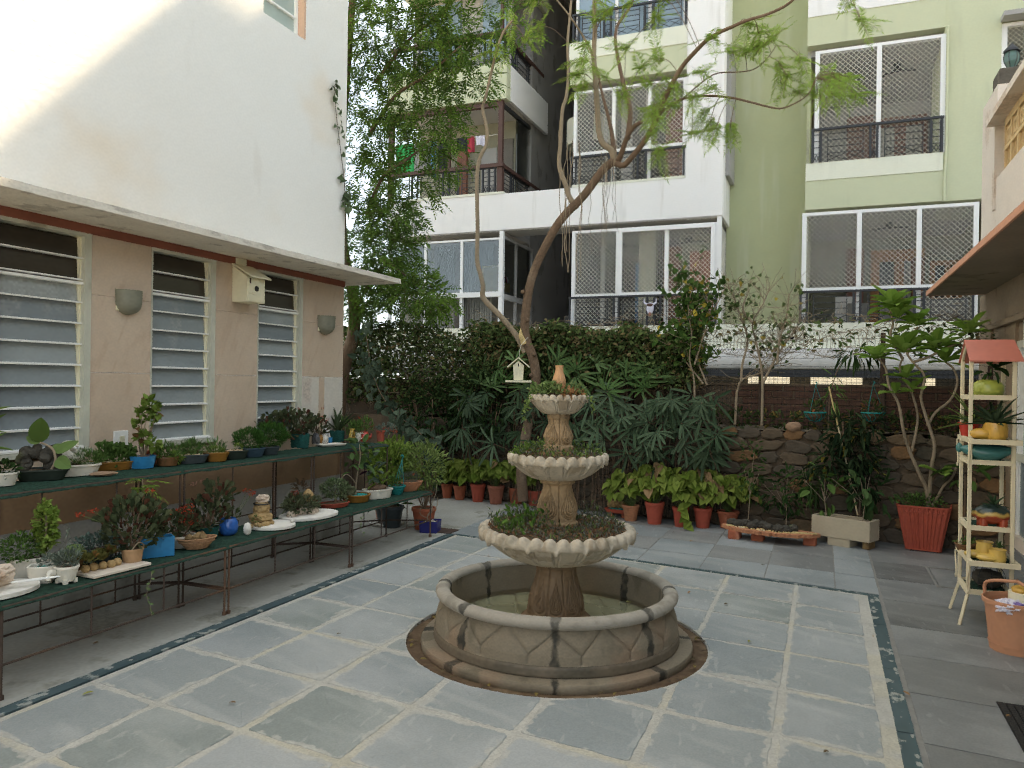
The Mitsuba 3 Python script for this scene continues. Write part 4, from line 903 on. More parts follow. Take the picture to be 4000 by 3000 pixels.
item('owl_figurine', 'dark grey speckled owl figurine', 'figurine', at(-4.72, 6.38, .08, ZU + .012), [('body', owl(.115, .088), 'owl_grey', 50), ('wing', mv(blob((0, 0, 0), .03, 3, 2, .1, 1, (.5, 1, 1.3)), (.032, -.02, .055)), 'owl_grey', 40)])
def facefig(p, n, uv):
    d = dr.sqrt(dr.square((p.y - 6.475) * 1.0) + dr.square(p.z - 1.065)); s = dr.sin(d * 520.0)
    return mix((.66, .62, .54), (.05, .05, .05), smoothstep(.1, .5, s) * smoothstep(.012, .02, d))
mat('striped_glaze', facefig, .3, .5)
item('striped_figurine', 'rounded white figurine with black rings and an orange back', 'figurine', at(-4.68, 6.465, .08, ZU + .012), [('body', owl(.105, .088), 'striped_glaze', 50), ('back', mv(blob((0, 0, 0), .040, 8, 2, .08, 1, (.7, .9, 1.15)), (-.018, -.03, .048)), 'glaze_mustard', 40)])
item('drip_tray', 'shallow cream plastic tray holding the small figurines', 'tray', at(-4.56, 6.40, .16, ZU), [('tray', rz(vessel(.30, .18, .018, .93, 8, .008, .003), 68), 'glaze_white', 40)])
item('small_pot', 'tiny square blue pot at the end of the figurine tray', 'flower pot', at(-4.68, 6.56, .05, ZU + .008), [('pot', vessel(.052, .052, .062, .72, 9, .005), 'paint_blue')], 20)
item('photo_card', 'small white printed card leaning on the end pier', 'card', (-4.80, 6.70, ZU + .02), [('card', rx(bx(-.002, .002, -.05, .05, 0, .17), -14, axis=1), 'card_white'), ('picture', rx(bx(.0025, .004, -.035, .035, .02, .10), -14, axis=1), mat('card_print', speck((.45, .45, .46), .3, 30), .5) or 'card_print')])
us, uf = umbels(R, (0, 0, .1), [(.0, -.03, .26), (.02, .03, .27), (.04, .08, .245)], 34, .03)
item('jade_plant', 'small dark kalanchoe with a coral flower head before the white card', 'potted plant', at(-4.76, 6.47, .1, ZU + .0), [('pot', vessel(.10, .10, .07, .8, 2, .006), 'glaze_green', 40), ('soil', soil_disc(.08, .08, .06), 'soil')] + jade_parts((0, .0, .17), (.08, .10, .08), 60, 6, .055) + [('stalk', us, 'stem_green'), ('flower', uf, 'foliage')])
item('aloe', 'tall aloe in a green cloth bag at the house corner', 'potted plant', at(-4.80, 6.86, .14, ZU), [('bag', bag(.16, .13, .12, 9), 'green_cloth', 50), ('soil', soil_disc(.12, .1, .10), 'soil'), ('leaf_rosette', cat([rosette(R, (0, 0, .09), 15, .27, .036, 'strap', (45, 88), (.045, .07, .035), (.085, .115, .06)), bush(R, (.02, .1, .15), (.08, .12, .10), 240, .05, .007, 'quad', up=1.2, **GREEN)]), 'foliage')])
item('cut_vase', 'yellow vase with its side cut open', 'vase', at(-4.64, 6.90, .07, ZU), [('vase', (lambda m: (m[0], m[1][np.array([not (m[0][t_][:, 0].mean() > .018 and .045 < m[0][t_][:, 2].mean() < .125) for t_ in m[1]])]))(revolve([0, .028, .036, .038, .034, .026, .022, .028, .024, .018, .022, .032, .034, .0], [0, 0, .02, .05, .08, .11, .13, .145, .145, .13, .11, .08, .03, .01], 28)), 'glaze_yellow', 40), ('foliage', bush(R, (0, .02, .13), (.06, .07, .08), 160, .03, .008, 'oval', **GREEN), 'foliage')])
item('cup', 'cream cup with a looped handle', 'cup', at(-4.64, 7.08 - .1, .08, ZU), [('cup', revolve([0, .03, .046, .052, .050, .046, .048, .042, .03, 0], [0, 0, .02, .055, .085, .10, .102, .085, .03, .01], 28), 'glaze_white', 40), ('handle', tube(smooth_path([(.02, .045, .085), (.03, .08, .09), (.03, .085, .05), (.02, .048, .025)], 4), .006, 6), 'glaze_white', 40), ('foliage', bush(R, (0, 0, .15), (.05, .05, .06), 120, .05, .009, 'lance', up=1.4, **GREEN), 'foliage')])
item('jug', 'glossy red ceramic jug with a spout', 'jug', at(-4.62, 7.10, .1, ZU - .004), [('body', revolve([0, .035, .058, .062, .05, .04, .042, .036, .03, 0], [0, 0, .025, .05, .085, .10, .105, .095, .03, .01], 28), 'glaze_red', 40), ('spout', tube(smooth_path([(.02, .05, .03), (.03, .085, .05), (.03, .10, .08)], 4), [.016] * 4 + [.010] * 5, 8), 'glaze_red', 40), ('foliage', bush(R, (0, .02, .17), (.08, .10, .08), 170, .05, .010, 'lance', up=1.2, odd=RED, p_odd=.06, **GREEN), 'foliage')])
us, uf = umbels(R, (0, 0, .1), [(.06, .06, .13), (.07, .12, .12), (.08, .16, .10), (.05, .02, .15)], 46, .034)
item('kalanchoe', 'red-flowered kalanchoe in a terracotta pot at the end of the upper shelf', 'potted plant', at(-4.45, 7.16, .09, ZU), [('pot', vessel(.095, .095, .12, .75, 2, .006, .006), 'terracotta_red', 40), ('soil', soil_disc(.08, .08, .105), 'soil'), ('foliage', bush(R, (.03, .06, .13), (.08, .12, .05), 120, .04, .022, 'spat', **GREY), 'foliage'), ('stalk', us, 'stem_green'), ('flower', uf, 'foliage')])
# --- lower shelf
item('stone_plaque', 'cream oval plaque heaped with pale shells and rocks, nearest on the lower shelf', 'plaque', (-4.08, 2.73, ZL), [('plate', rz(loft([ring(.46 * k, .34 * k, 2) for k in (.97, 1, 1, .97)], [0, .004, .026, .030]), 85), 'plaque_white', 40)] + [('rock', blob((R.normal() * .06, R.normal() * .11, .05 + .01 * k), .04 + .035 * R.random(), 200 + k, 2, .35, 1.4, (1, 1.3, .6)), 'rock_pale') for k in range(9)])
item('planter', 'cream oval planter with a tall lime green herb and a dark bush', 'planter', at(-4.19, 3.03, .16, ZL), [('pot', rz(vessel(.23, .14, .11, .82, 2.4, .010, .004), 62), 'glaze_white', 40), ('soil', rz(soil_disc(.2, .12, .09, 2.4), 62), 'soil'),
     ('foliage', cat([bush(R, (.03, .06, .28), (.055, .06, .15), 330, .030, .026, 'heart', up=.5, **LIME), bush(R, (-.03, -.06, .16), (.09, .11, .085), 520, .022, .012, 'oval', **GREEN)]), 'foliage'), ('stem', tube([(.02, .05, .09), (.025, .06, .2), (.03, .06, .35)], .006, 6), 'bark_pale')])
item('planter', 'square cream planter with blue-green pebbles, half hidden behind the round cup planter', 'planter', at(-4.03, 2.97, .12, ZL), [('pot', rz(vessel(.14, .12, .095, .80, 6, .012), 40), 'glaze_white', 40), ('soil', rz(soil_disc(.11, .1, .07, 6), 40), 'gravel_soil'), ('pebbles', pebbles(R, .09, .09, .075, 26, .009), 'gravel_teal'), ('foliage', bush(R, (.02, .03, .11), (.05, .05, .03), 70, .025, .018, 'oval', **GREY), 'foliage')])
item('planter', 'round white cup-shaped planter on small feet with wispy herbs', 'planter', at(-3.90, 3.02, .11, ZL + .012), [('pot', vessel(.13, .12, .085, .72, 2, .008, .003), 'glaze_white', 40), ('trunk', tube(smooth_path([(-.03, -.055, .05), (-.03, -.085, .05), (-.02, -.095, .015)], 4), [.022] * 4 + [.014] * 5, 8), 'glaze_white', 40), *[('foot', bx(q_ - .01, q_ + .01, w_ - .01, w_ + .01, -.012, .012), 'glaze_white') for q_ in (-.03, .03) for w_ in (-.03, .03)],
     ('soil', soil_disc(.11, .1, .07), 'soil'), ('foliage', cat([bush(R, (0, 0, .12), (.06, .07, .05), 260, .024, .009, 'oval', up=1.0, **GREY), bush(R, (0, .0, .2), (.015, .015, .11), 60, .02, .006, 'quad', **GREY)]), 'foliage')])
item('wooden_spatula', 'pale flat wooden leaf shape lying across the cream planters', 'ornament', (-3.93, 2.86, ZL + .06), [('blade', rz(loft([ring(.24 * k, .03 * k, 2) for k in (.9, 1, .9)], [0, .004, .008]), 60), 'slat_edge')])
t = item('stone_slab', 'long pale stone slab lying along the lower shelf edge under succulents', 'slab', (0, 0, ZL), [('slab', rz(bx(-4.05, -3.855, 3.17, 3.56, 0, .018, .004), -3, (-3.95, 3.36, 0)), 'marble_slab')])
item('succulents', 'yellow-green stubby succulents on the near end of the pale stone slab', 'succulent', (-3.98, 3.27, ZL + .018), [('clump', cat([blob((R.normal() * .02, -.06 + .05 * k, .02), .026, 300 + k, 1, .3) for k in range(5)]), 'rock_tan', 40), ('foliage', cat([rosette(R, (R.normal() * .03, -.13 + .027 * k, .05 + .035 * R.random()), 13, .05, .024, 'spat', (10, 75), **SUCC) for k in range(11)]), 'foliage')])
item('succulents', 'blue-green fine-leaved succulent behind the stone slab', 'succulent', (-4.13, 3.42, ZL), [('pot', vessel(.15, .12, .06, .85, 2, .008), 'glaze_slate', 40), ('soil', soil_disc(.13, .1, .05), 'soil'), ('foliage', bush(R, (0, 0, .11), (.10, .19, .085), 900, .022, .012, 'oval', up=.8, ca=(.07, .105, .085), cb=(.15, .20, .17)), 'foliage')])
item('cactus', 'grey-green ball cactus with white spines behind the succulents', 'cactus', (-4.16, 3.27, ZL), [('pot', vessel(.11, .11, .07, .78, 2, .007), 'glaze_brown', 40), ('soil', soil_disc(.09, .09, .06), 'soil'), ('body', mv(revolve([.0, .045, .06, .055, .035, .0], [.05, .055, .09, .125, .15, .155], 48, lambda t, k, r, z: (.005 * np.cos(t * 14), 0 * t)), (0, 0, 0)), 'stem_green', 60),
     ('spines', leaves('quad', *(lambda d: (d * [.058, .058, .05] + [0, 0, .105], d + .3 * sph(R, 260), sph(R, 260)))(sph(R, 260)), .016, .002, [[.5, .5, .45]]), 'dull_foliage')])
us, uf = umbels(R, (0, 0, .14), [(-.12, -.27, .32), (-.10, -.20, .335), (.0, .12, .42)], 30, .026)
item('jade_plant', 'large dark jade plant in a tan pot at the far end of the stone slab', 'potted plant', at(-3.93, 3.485, .12, ZL + .018), [('pot', vessel(.125, .12, .082, .86, 2.2, .007, .003), 'tan_pot', 40), ('soil', soil_disc(.105, .1, .07), 'soil')] + jade_parts((-.05, .05, .21), (.13, .20, .15), 300, 12, .055) + [('stalk', us, 'stem_green'), ('flower', uf, 'foliage'), ('dry_tendril', tube(smooth_path([(.04, -.04, .08), (.05, 0, .12), (.05, .04, .10), (.03, .05, .07)], 5), .004, 6), 'bark_pale')])
item('painted_box', 'plain bright blue painted box with succulents behind it', 'box', (-4.03, 3.76, ZL), [('box', rz(cat([bx(.052, .060, -.10, .10, 0, .125), bx(-.06, -.052, -.10, .10, 0, .125), bx(-.052, .052, -.10, -.092, 0, .125), bx(-.052, .052, .092, .10, 0, .125), bx(-.052, .052, -.092, .092, 0, .01)]), -32), 'paint_blue'), ('soil', rz(bx(-.05, .05, -.09, .09, .01, .10), -32), 'soil')])
us, uf = umbels(R, (0, 0, .1), [(.03, -.02, .26), (.06, .03, .24), (.07, -.06, .20), (.05, .08, .17), (.02, .07, .27), (.08, .0, .17), (.0, -.10, .25)], 34, .03)
item('kalanchoe', 'scarlet-flowered kalanchoe in a cream bowl behind the blue box', 'potted plant', (-4.10, 4.02, ZL), [('pot', vessel(.21, .21, .085, .7, 2, .008, .004), 'glaze_white', 40), ('soil', soil_disc(.19, .19, .07), 'soil')] + jade_parts((0, 0, .15), (.12, .13, .07), 190, 8, .042) + [('stalk', us, 'stem_green'), ('flower', uf, 'foliage')])
gst = smooth_path([(0, 0, 0), (.01, -.02, .12), (-.02, -.08, .24), (-.03, -.14, .34), (-.02, -.16, .42)], 4)
fe = []
for k, d in enumerate([(.3, -.9, .25), (.5, .8, .2), (.8, -.2, .1), (-.2, .95, .25), (.9, .35, -.05), (.3, -.5, .5)]):
    fe.append(pinnate(R, gst[-1] + [0, 0, -.02 * k], np.array(d, float), np.array([0, 0, 1.0]), .15, 11, .055, .011, (.16, .26, .04), (.25, .35, .07), .3, 65, 'quad')[0])
item('seedling_tree', 'slim sapling with bright lime feathery leaves rising between the shelves', 'sapling', (-4.15, 3.93, ZL), [('pot', vessel(.12, .12, .09, .8, 2, .008), 'glaze_green', 40), ('soil', soil_disc(.1, .1, .08), 'soil'), ('stem', mv(tube(gst, np.linspace(.009, .004, len(gst)), 6), (0, 0, .07)), 'bark_pale'), ('foliage', mv(cat(fe), (0, 0, .07)), 'foliage')])
item('basket', 'shell-shaped wicker basket with lumps of tan rock', 'basket', at(-3.90, 3.98, .17, ZL), [('basket', rz(vessel(.27, .17, .075, .55, 2, .010, .0, 40), 62), 'wicker', 50)] + [('rock', blob((R.normal() * .025, -.05 + .03 * k, .075), .028, 320 + k, 1, .4), 'rock_tan', 30) for k in range(5)])
item('jade_plant', 'jade plant with a green cloth wrap beside the blue glazed pot', 'potted plant', at(-4.11, 4.27, .14, ZL), [('bag', bag(.20, .15, .09, 14), 'green_cloth', 50), ('soil', soil_disc(.15, .12, .07), 'soil')] + jade_parts((0, .0, .17), (.12, .17, .09), 200, 9, .05) + jade_parts((.02, .09, .29), (.07, .09, .07), 44, 5, .07) + [('flower', umbels(R, (0, .1, .2), [(-.02, -.1, .40), (-.05, 0, .41)], 18, .022, (.34, .16, .13))[1], 'foliage')])
item('kalanchoe', 'thin kalanchoe with a scarlet head leaning before the grey wall', 'potted plant', (-4.18, 4.62, ZL), [('pot', vessel(.10, .10, .08, .8, 2, .006), 'glaze_slate', 40), ('soil', soil_disc(.085, .085, .07), 'soil'), ('stalk', umbels(R, (0, 0, .07), [(.05, .10, .30), (.07, .14, .28), (.04, .16, .26)], 1, .02)[0], 'stem_green'), ('flower', umbels(R, (0, 0, .07), [(.05, .10, .30), (.07, .14, .28), (.04, .16, .26)], 24, .026)[1], 'foliage'), ('foliage', bush(R, (0, 0, .12), (.05, .05, .04), 40, .035, .02, 'spat', **JADE), 'foliage')])
item('flower_pot', 'round glossy blue glazed pot with a bare stub', 'flower pot', at(-4.05, 4.44, .13, ZL), [('pot', revolve([0, .04, .062, .07, .066, .055, .05, .047, .05, .06], [0, 0, .02, .055, .09, .115, .125, .12, .10, .06], 36), 'glaze_blue', 50), ('soil', soil_disc(.095, .095, .105), 'soil'), ('stub', tube([(0, 0, .1), (.005, .005, .15)], .006, 6), 'bark_brown')])
single('conch_shell', 'white conch shell leaning on the blue glazed pot', 'shell', mv(blob((0, 0, .04), .045, 9, 2, .25, 1, (.6, .7, 1)), (-3.98, 4.56, ZL)), 'plaque_white', smooth=40)
item('stone_plaque', 'round white plaque carrying a stacked tan rock tower', 'plaque', (-4.02, 4.88, ZL), [('plate', loft([ring(.37 * k, .36 * k, 2) for k in (.97, 1, 1, .97)], [0, .004, .022, .026]), 'plaque_white', 40)])
item('rock_tower', 'stacked tan rocks with a dark tie standing on the round white plaque', 'rockery', (-4.08, 4.83, ZL + .026), [('rock', blob((0, -.01, .05), .10, 31, 3, .35, 1.6, (.85, .95, .55)), 'rock_tan', 30), ('rock', blob((0, .0, .125), .062, 37, 3, .35, 1.5, (1, 1, .9)), 'rock_tan', 30), ('rock', blob((.0, .01, .195), .052, 35, 3, .4, 1.6, (1, 1, .7)), 'rock_pale', 30), ('tie', revolve([.062, .066, .062], [.155, .16, .165], 20), 'black_paint'),
     *[('chip', blob((.07 + R.normal() * .015, -.04 + R.normal() * .06, .014), .018, 340 + k, 1, .4), 'rock_tan') for k in range(10)], ('foliage', cat([bush(R, (-.02, .07, .19), (.03, .04, .02), 50, .02, .008, 'oval', **DARK), bush(R, (.03, -.09, .06), (.03, .03, .03), 40, .02, .008, 'oval', **GREEN)]), 'foliage')])
item('swan_ornament', 'tiny white swan figure on the round white plaque', 'figurine', (-3.90, 4.98, ZL + .027), [('body', blob((0, 0, .012), .018, 2, 2, .1, 1, (.7, 1.2, .7)), 'plaque_white', 40), ('neck', tube(smooth_path([(0, -.014, .015), (0, -.024, .03), (0, -.016, .046), (0, -.028, .05)], 4), .0035, 6), 'plaque_white', 40)])
item('stone_plaque', 'long oval white plaque under a trailing rock garden', 'plaque', (-4.04, 5.38, ZL), [('plate', rz(loft([ring(.56 * k, .38 * k, 2.2) for k in (.97, 1, 1, .97)], [0, .004, .024, .028]), 82), 'plaque_white', 40)])
item('rock_garden', 'trailing succulents round a pale carved head on the long oval plaque', 'rockery', (-4.08, 5.33, ZL + .028), [('rock', cat([blob((R.normal() * .05, R.normal() * .09, .02), .035, 360 + k, 1, .4) for k in range(12)]), 'rock_pale'), ('head', blob((.03, .05, .15), .05, 77, 3, .2, 1.2, (.9, .8, 1.05)), 'rock_tan', 40), ('hoop', tube(smooth_path([(.05, .02, .2), (.05, .09, .17), (.06, .12, .08)], 5), .003, 5), 'bark_pale'),
     ('foliage', cat([bush(R, (0, 0, .08), (.12, .21, .075), 720, .035, .013, 'oval', up=.6, ca=(.07, .085, .045), cb=(.14, .16, .09)), jade_bush(R, (-.02, -.08, .09), (.05, .06, .06), 60, .05), bush(R, (-.02, .02, .2), (.04, .05, .05), 40, .06, .018, 'lance', ca=(.07, .05, .03), cb=(.12, .08, .05))]), 'foliage'), ('flower', cat([flowers(R, (-.02, -.06, .18), (.02, .04, .02), 40), flowers(R, (.05, .12, .1), (.015, .015, .012), 16)]), 'foliage')])
item('bonsai_tray', 'flat terracotta tray with a small pale-leaved bonsai bush', 'bonsai', at(-4.10, 5.83, .18, ZL), [('tray', rz(vessel(.29, .18, .04, .88, 2.3, .010, .003), 66), 'terracotta_red', 40), ('soil', rz(soil_disc(.26, .16, .03, 2.3, .02), 66), 'soil'), ('trunk', cat([tube(smooth_path([(0, .0, .03), (.02, -.01, .07), (-.01, .02, .12), (.0, .03, .16)], 4), np.linspace(.014, .005, 13), 7)]), 'bark_brown'),
     ('foliage', cat([bush(R, (0, .0, .17), (.10, .17, .08), 760, .022, .015, 'oval', up=.5, ca=(.09, .13, .06), cb=(.18, .22, .12)), bush(R, (.04, .09, .06), (.03, .03, .03), 70, .018, .013, 'oval', ca=(.12, .16, .09), cb=(.2, .24, .14))]), 'foliage')])
st1 = smooth_path([(0, 0, .06), (.0, .005, .16), (.01, .02, .3), (.02, .04, .42), (.0, .05, .55)], 4); st2 = smooth_path([(0, 0, .17), (-.02, -.06, .24), (-.03, -.12, .27), (-.02, -.2, .25), (-.02, -.27, .23)], 4)
fk = []
for c, n, s in (((0, .05, .55), 9, .10), ((.02, .03, .44), 7, .085), ((.02, .10, .36), 5, .11), ((-.02, -.25, .235), 6, .10), ((0, -.1, .38), 5, .08), ((.03, .16, .46), 5, .1)):
    fk.append(bush(R, c, (.05, .06, .04), n, s, s * .5, 'oval', up=.2, ca=(.06, .11, .035), cb=(.12, .19, .07)))
item('bonsai_tray', 'round mustard tray of teal gravel with a bent leggy ficus', 'bonsai', at(-4.10, 6.17, .24, ZL), [('tray', vessel(.29, .27, .07, .85, 2, .012, .004), 'glaze_mustard', 40), ('gravel', pebbles(R, .25, .23, .058, 150, .010), 'gravel_teal'), ('bed', soil_disc(.26, .24, .05), 'soil'), ('rock', blob((-.04, -.07, .10), .07, 88, 3, .4, 1.6, (1, 1, .9)), 'rock_dark', 30), ('stem', cat([tube(st1, np.linspace(.010, .004, len(st1)), 6), tube(st2, np.linspace(.006, .003, len(st2)), 6)]), 'bark_pale'), ('leaf_cluster', cat(fk), 'foliage')])
item('planter', 'cream rounded trough with small dark marks and a driftwood stump', 'planter', at(-4.04, 6.46, .2, ZL), [('pot', rz(vessel(.31, .19, .092, .86, 2.8, .010, .005), 64), 'glaze_white', 40), ('soil', rz(soil_disc(.28, .16, .075, 2.8), 64), 'soil'), ('mark', cat([rz(bx(-.004, .004, -.094, -.0925, .03 + .008 * (k % 2), .06), 0) for k in range(1)]), 'black_paint'), ('driftwood', rz(mv(blob((0, 0, 0), .07, 41, 3, .3, 1.5, (1.5, .6, .5)), (0, 0, .10)), 64), 'bark_brown', 30),
     ('foliage', cat([bush(R, (.02, .0, .15), (.06, .08, .05), 16, .11, .05, 'oval', **LIME), bush(R, (-.05, -.02, .3), (.05, .07, .14), 22, .09, .045, 'oval', ca=(.05, .08, .06), cb=(.10, .13, .09), odd=(.07, .03, .05), p_odd=.3)]), 'foliage')])
cords = cat([tube([(x_, y_, .08), (0.02, .06, .36)], .003, 5) for x_, y_ in ((.06, .03), (-.06, .03), (.03, -.06), (.0, .06))])
item('hanging_basket', 'teal plastic hanging basket set down with its green cord held up', 'hanging basket', at(-4.02, 6.80, .14, ZL), [('basket', vessel(.17, .17, .09, .62, 2, .007, .004), 'teal_plastic', 40), ('cord', cords, 'teal_plastic'), ('hook', tube(smooth_path([(.02, .06, .36), (.035, .06, .385), (.02, .06, .40), (.005, .06, .385)], 4), .006, 6), 'teal_plastic'), ('soil', soil_disc(.15, .15, .075), 'soil'), ('foliage', bush(R, (-.02, -.02, .13), (.06, .08, .05), 120, .035, .014, 'oval', **GREEN), 'foliage')])
item('log_planter', 'half-round clay planter with fine grey-green succulents at the rack end', 'planter', at(-4.02, 7.06, .16, ZL), [('pot', rz(vessel(.32, .18, .10, .55, 2.2, .012, .0), 66), 'terracotta_pale', 40), ('soil', rz(soil_disc(.29, .16, .085, 2.2, .03), 66), 'soil'), ('foliage', cat([bush(R, (0, .0, .14), (.08, .16, .055), 700, .018, .007, 'quad', up=.8, ca=(.06, .07, .05), cb=(.14, .15, .12)), flowers(R, (.05, -.02, .18), (.01, .02, .01), 14)]), 'dull_foliage')])
# on the ground
item('plant_saucer', 'shaded potted plant on a white saucer under the far rack', 'potted plant', (-4.62, 7.60, 0), [('saucer', vessel(.40, .40, .03, .9, 2, .02, .0), 'plaque_white', 40), ('pot', mv(vessel(.26, .26, .17, .8, 2, .010, .006), (0, 0, .03)), 'glaze_slate', 40), ('soil', soil_disc(.22, .22, .18), 'soil'), ('foliage', bush(R, (0, .05, .30), (.18, .25, .12), 90, .14, .03, 'lance', up=.3, **DARK), 'foliage')])
sq = [tube(smooth_path(p_, 4), r_, 5) for p_, r_ in (([(0, 0, .08), (-.03, -.02, .16), (.02, .0, .26), (-.02, .01, .34), (.01, .0, .42)], .008), ([(-.02, 0, .14), (-.10, -.06, .2), (-.08, -.08, .3)], .004), ([(.01, 0, .3), (.05, .03, .42), (.06, .03, .52)], .004), ([(0, 0, .2), (.06, .05, .28), (.05, .1, .36)], .004))]
item('square_pot', 'square cobalt blue pot with a bare twisted sapling on the paving', 'potted plant', back_of(-3.93, 7.36, .2).tolist() + [0], [('pot', vessel(.21, .21, .125, .93, 12, .012, .0, 40), 'cobalt_pot'), ('soil', soil_disc(.18, .18, .105, 10), 'gravel_soil'), ('pebbles', pebbles(R, .15, .15, .11, 8, .016), 'plaque_white'), ('trunk', cat(sq), 'bark_pale')], 12)
# bushy pots standing on a low wall beyond the rack, lime green
for k, (x, y, z, rr, pal, lab) in enumerate([(-4.50, 7.50, .62, (.25, .26, .20), dict(ca=(.13, .21, .035), cb=(.26, .34, .08)), 'bushy lime green shrub in a dark pot beyond the house corner'), (-4.12, 7.56, .58, (.20, .22, .24), dict(ca=(.13, .19, .05), cb=(.25, .31, .11)), 'upright yellow-green shrub with narrow leaves beyond the rack'), (-4.80, 7.85, .55, (.22, .24, .22), GREEN, 'dark green leafy shrub close to the house corner')]):
    item('potted_shrub', lab, 'potted plant', (x, y, 0), [('pot', vessel(.26, .26, .24, .75, 2, .010, .008), 'terracotta' if k else 'glaze_slate', 40), ('soil', soil_disc(.22, .22, .22), 'soil'), ('stem', stems_to(R, np.array([0, 0, z]) + sph(R, 9) * np.array(rr) * .7, (0, 0, .2), .006), 'bark_brown'), ('foliage', bush(R, (0, 0, z + .12), np.array(rr) * 1.15, 760, .06, .028 if k != 1 else .018, 'oval', up=.6, **pal), 'foliage')])
for x, y, l, n_ in ((-3.845, 3.52, .27, 13), (-3.85, 5.86, .2, 9)):
    t_ = np.linspace(0, 1, n_); P = np.c_[x + .02 + .01 * np.sin(t_ * 8), y + .012 * np.cos(t_ * 7), ZL - .03 - t_ * l]
    item('hanging_tendril', 'thin leafy tendril hanging from the lower shelf edge below the tan pot' if y < 4 else 'short leafy tendril hanging from the lower shelf near the red tray', 'trailing plant', (0, 0, 0), [('stem', tube(P, .0012, 4), 'bark_pale'), ('foliage', leaves('oval', P, sph(R, n_) * [1, 1, .4], sph(R, n_), .024, .014, tones(R, n_, (.12, .18, .07), (.2, .27, .12))), 'foliage')])
# ---------------------------------------------------------------- apartment block behind the yard
def _paint(c, stain, amp=.05): return Look(('render', [*c, *stain, amp]))
def _render_fn(p, n, uv):
    amp = tab('render', uv, 6)
    a = fbm(p.x * .7, p.y * .7, p.z * .7, 4) - .5; g = noise(p.x * 45, p.y * 45, p.z * 45) - .5; s = fbm(p.x * 6.5, p.y * 6.5, p.z * .5, 4) * .75 + .25 * fbm(p.x * .5 + 3, p.y, p.z * .6, 2)
    return mix(tab3('render', uv, 0) * (1 + 2 * amp * a + .05 * g), tab3('render', uv, 3), smoothstep(.54, .74, s) * .5)
family('render', _render_fn, 7, .2)
mat('white_render', _paint((.76, .75, .74), (.52, .50, .46)), .85, .2, bump_grain(8, 30), .003)
mat('olive_render', _paint((.475, .50, .305), (.54, .56, .42), .07), .85, .2, bump_grain(8, 30), .003)
mat('pale_green_render', _paint((.51, .53, .37), (.43, .45, .32)), .85, .2, bump_grain(8, 30), .003)
mat('cream_render', _paint((.68, .685, .575), (.54, .54, .45)), .85, .2, bump_grain(8, 30), .003)
mat('soffit_grey', speck((.33, .32, .31), .1, 2), .9, .2)
mat('alu_white', speck((.74, .74, .74), .03, 10), .4, .5)
mat('net_cord', (.74, .72, .64), .7, .3)
mat('balcony_brown', speck((.085, .045, .036), .15, 12), .6, .35)
mat('door_brown', speck((.26, .115, .075), .2, 9), .5, .4)
mat('door_orange', speck((.48, .24, .10), .2, 9), .5, .4)
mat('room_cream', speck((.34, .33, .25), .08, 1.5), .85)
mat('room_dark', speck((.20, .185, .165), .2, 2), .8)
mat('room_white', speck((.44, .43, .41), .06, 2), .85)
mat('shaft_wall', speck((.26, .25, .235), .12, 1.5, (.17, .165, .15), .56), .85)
mat('dark_tile', speck((.15, .145, .135), .15, 3), .6, .4)
mat('curtain', lambda p, n, uv: mix((.36, .36, .33), (.58, .57, .53), .5 + .5 * dr.sin(p.x * 70 + 3 * noise(p.x * 4, p.y * 4, p.z))), .9, .2)
mat('bluish_glass', speck((.25, .33, .40), .12, 1.2), .12, .5)  # blue of the reflected sky painted into the pane colour
scene['window_glass'] = {'type': 'thindielectric', 'int_ior': 1.5, 'specular_transmittance': {'type': 'rgb', 'value': [.62, .65, .64]}}
mat('cloth_green', (.05, .42, .12), .9); mat('cloth_blue', (.10, .22, .40), .9); mat('cloth_dark', (.03, .03, .04), .9); mat('cloth_grey', speck((.3, .29, .28), .3, 40), .9); mat('cloth_white', (.6, .58, .66), .9); mat('cloth_red', (.35, .04, .06), .9)
mat('board_tan', speck((.40, .29, .13), .1, 8), .7)
A = thing('apartment_building', 'white and green apartment block with netted balconies behind the yard', 'apartment building')
YF = 15.5
def pt(nm, m, mt, **k): return part(A, nm, m, mt, **k)
# masses: everything above the stilts, out to the roof
pt('left_core', bx(-9.55, -6.63, 17.3, 26, 1.97, 16), 'shaft_wall'); pt('shaft_back', bx(-6.63, -5.0, 25.5, 26, -.06, 16), 'shaft_wall'); pt('shaft_roof', bx(-6.63, -5.04, 16.2, 25.5, 12.0, 12.2), 'soffit_grey'); pt('shaft_floor', bx(-6.63, -5.04, 15.6, 25.5, 2.3, 2.4), 'soffit_grey'); pt('core', cat([ bx(-5.0, -1.95, 20.5, 26, 1.97, 16), bx(-1.95, -.36, 17.3, 26, 1.97, 16), bx(-.36, 2.8, 19.0, 26, 1.97, 16), bx(2.8, 18, 17.3, 26, 1.97, 16)]), 'room_cream')  # unseen lid added over the shaft to shut out sky light
pt('roof_parapet', cat([bx(-9.6, -6.6, YF, YF + .2, 14.9, 16.05), bx(-5.05, 18, YF, YF + .2, 14.9, 16.05), bx(-9.6, 18, YF + .2, 26, 14.85, 15.0)]), 'white_render')
for k in range(5):
    zf = 2.85 + 3 * k; zl = 5.02 + 3 * k - (.02 if k else 0)
    for m_ in ([bx(-9.55, -6.65, YF + .06, 17.3, zf - .12, zf), bx(-5.0, -1.95, YF + .06, 20.5, zf - .12, zf), bx(-.36, 8, YF + .06, 19.0, zf - .12, zf)]): pt('floor_slab', m_, 'soffit_grey')
    for m_ in ([bx(-9.55, -6.65, YF + .25, 17.3, zl - .01, zl + .12), bx(-5.0, -1.95, YF + .25, 20.5, zl - .01, zl + .12), bx(-.36, 8, YF + .25, 19.0, zl - .01, zl + .12)]): pt('lintel_slab', m_, 'soffit_grey')
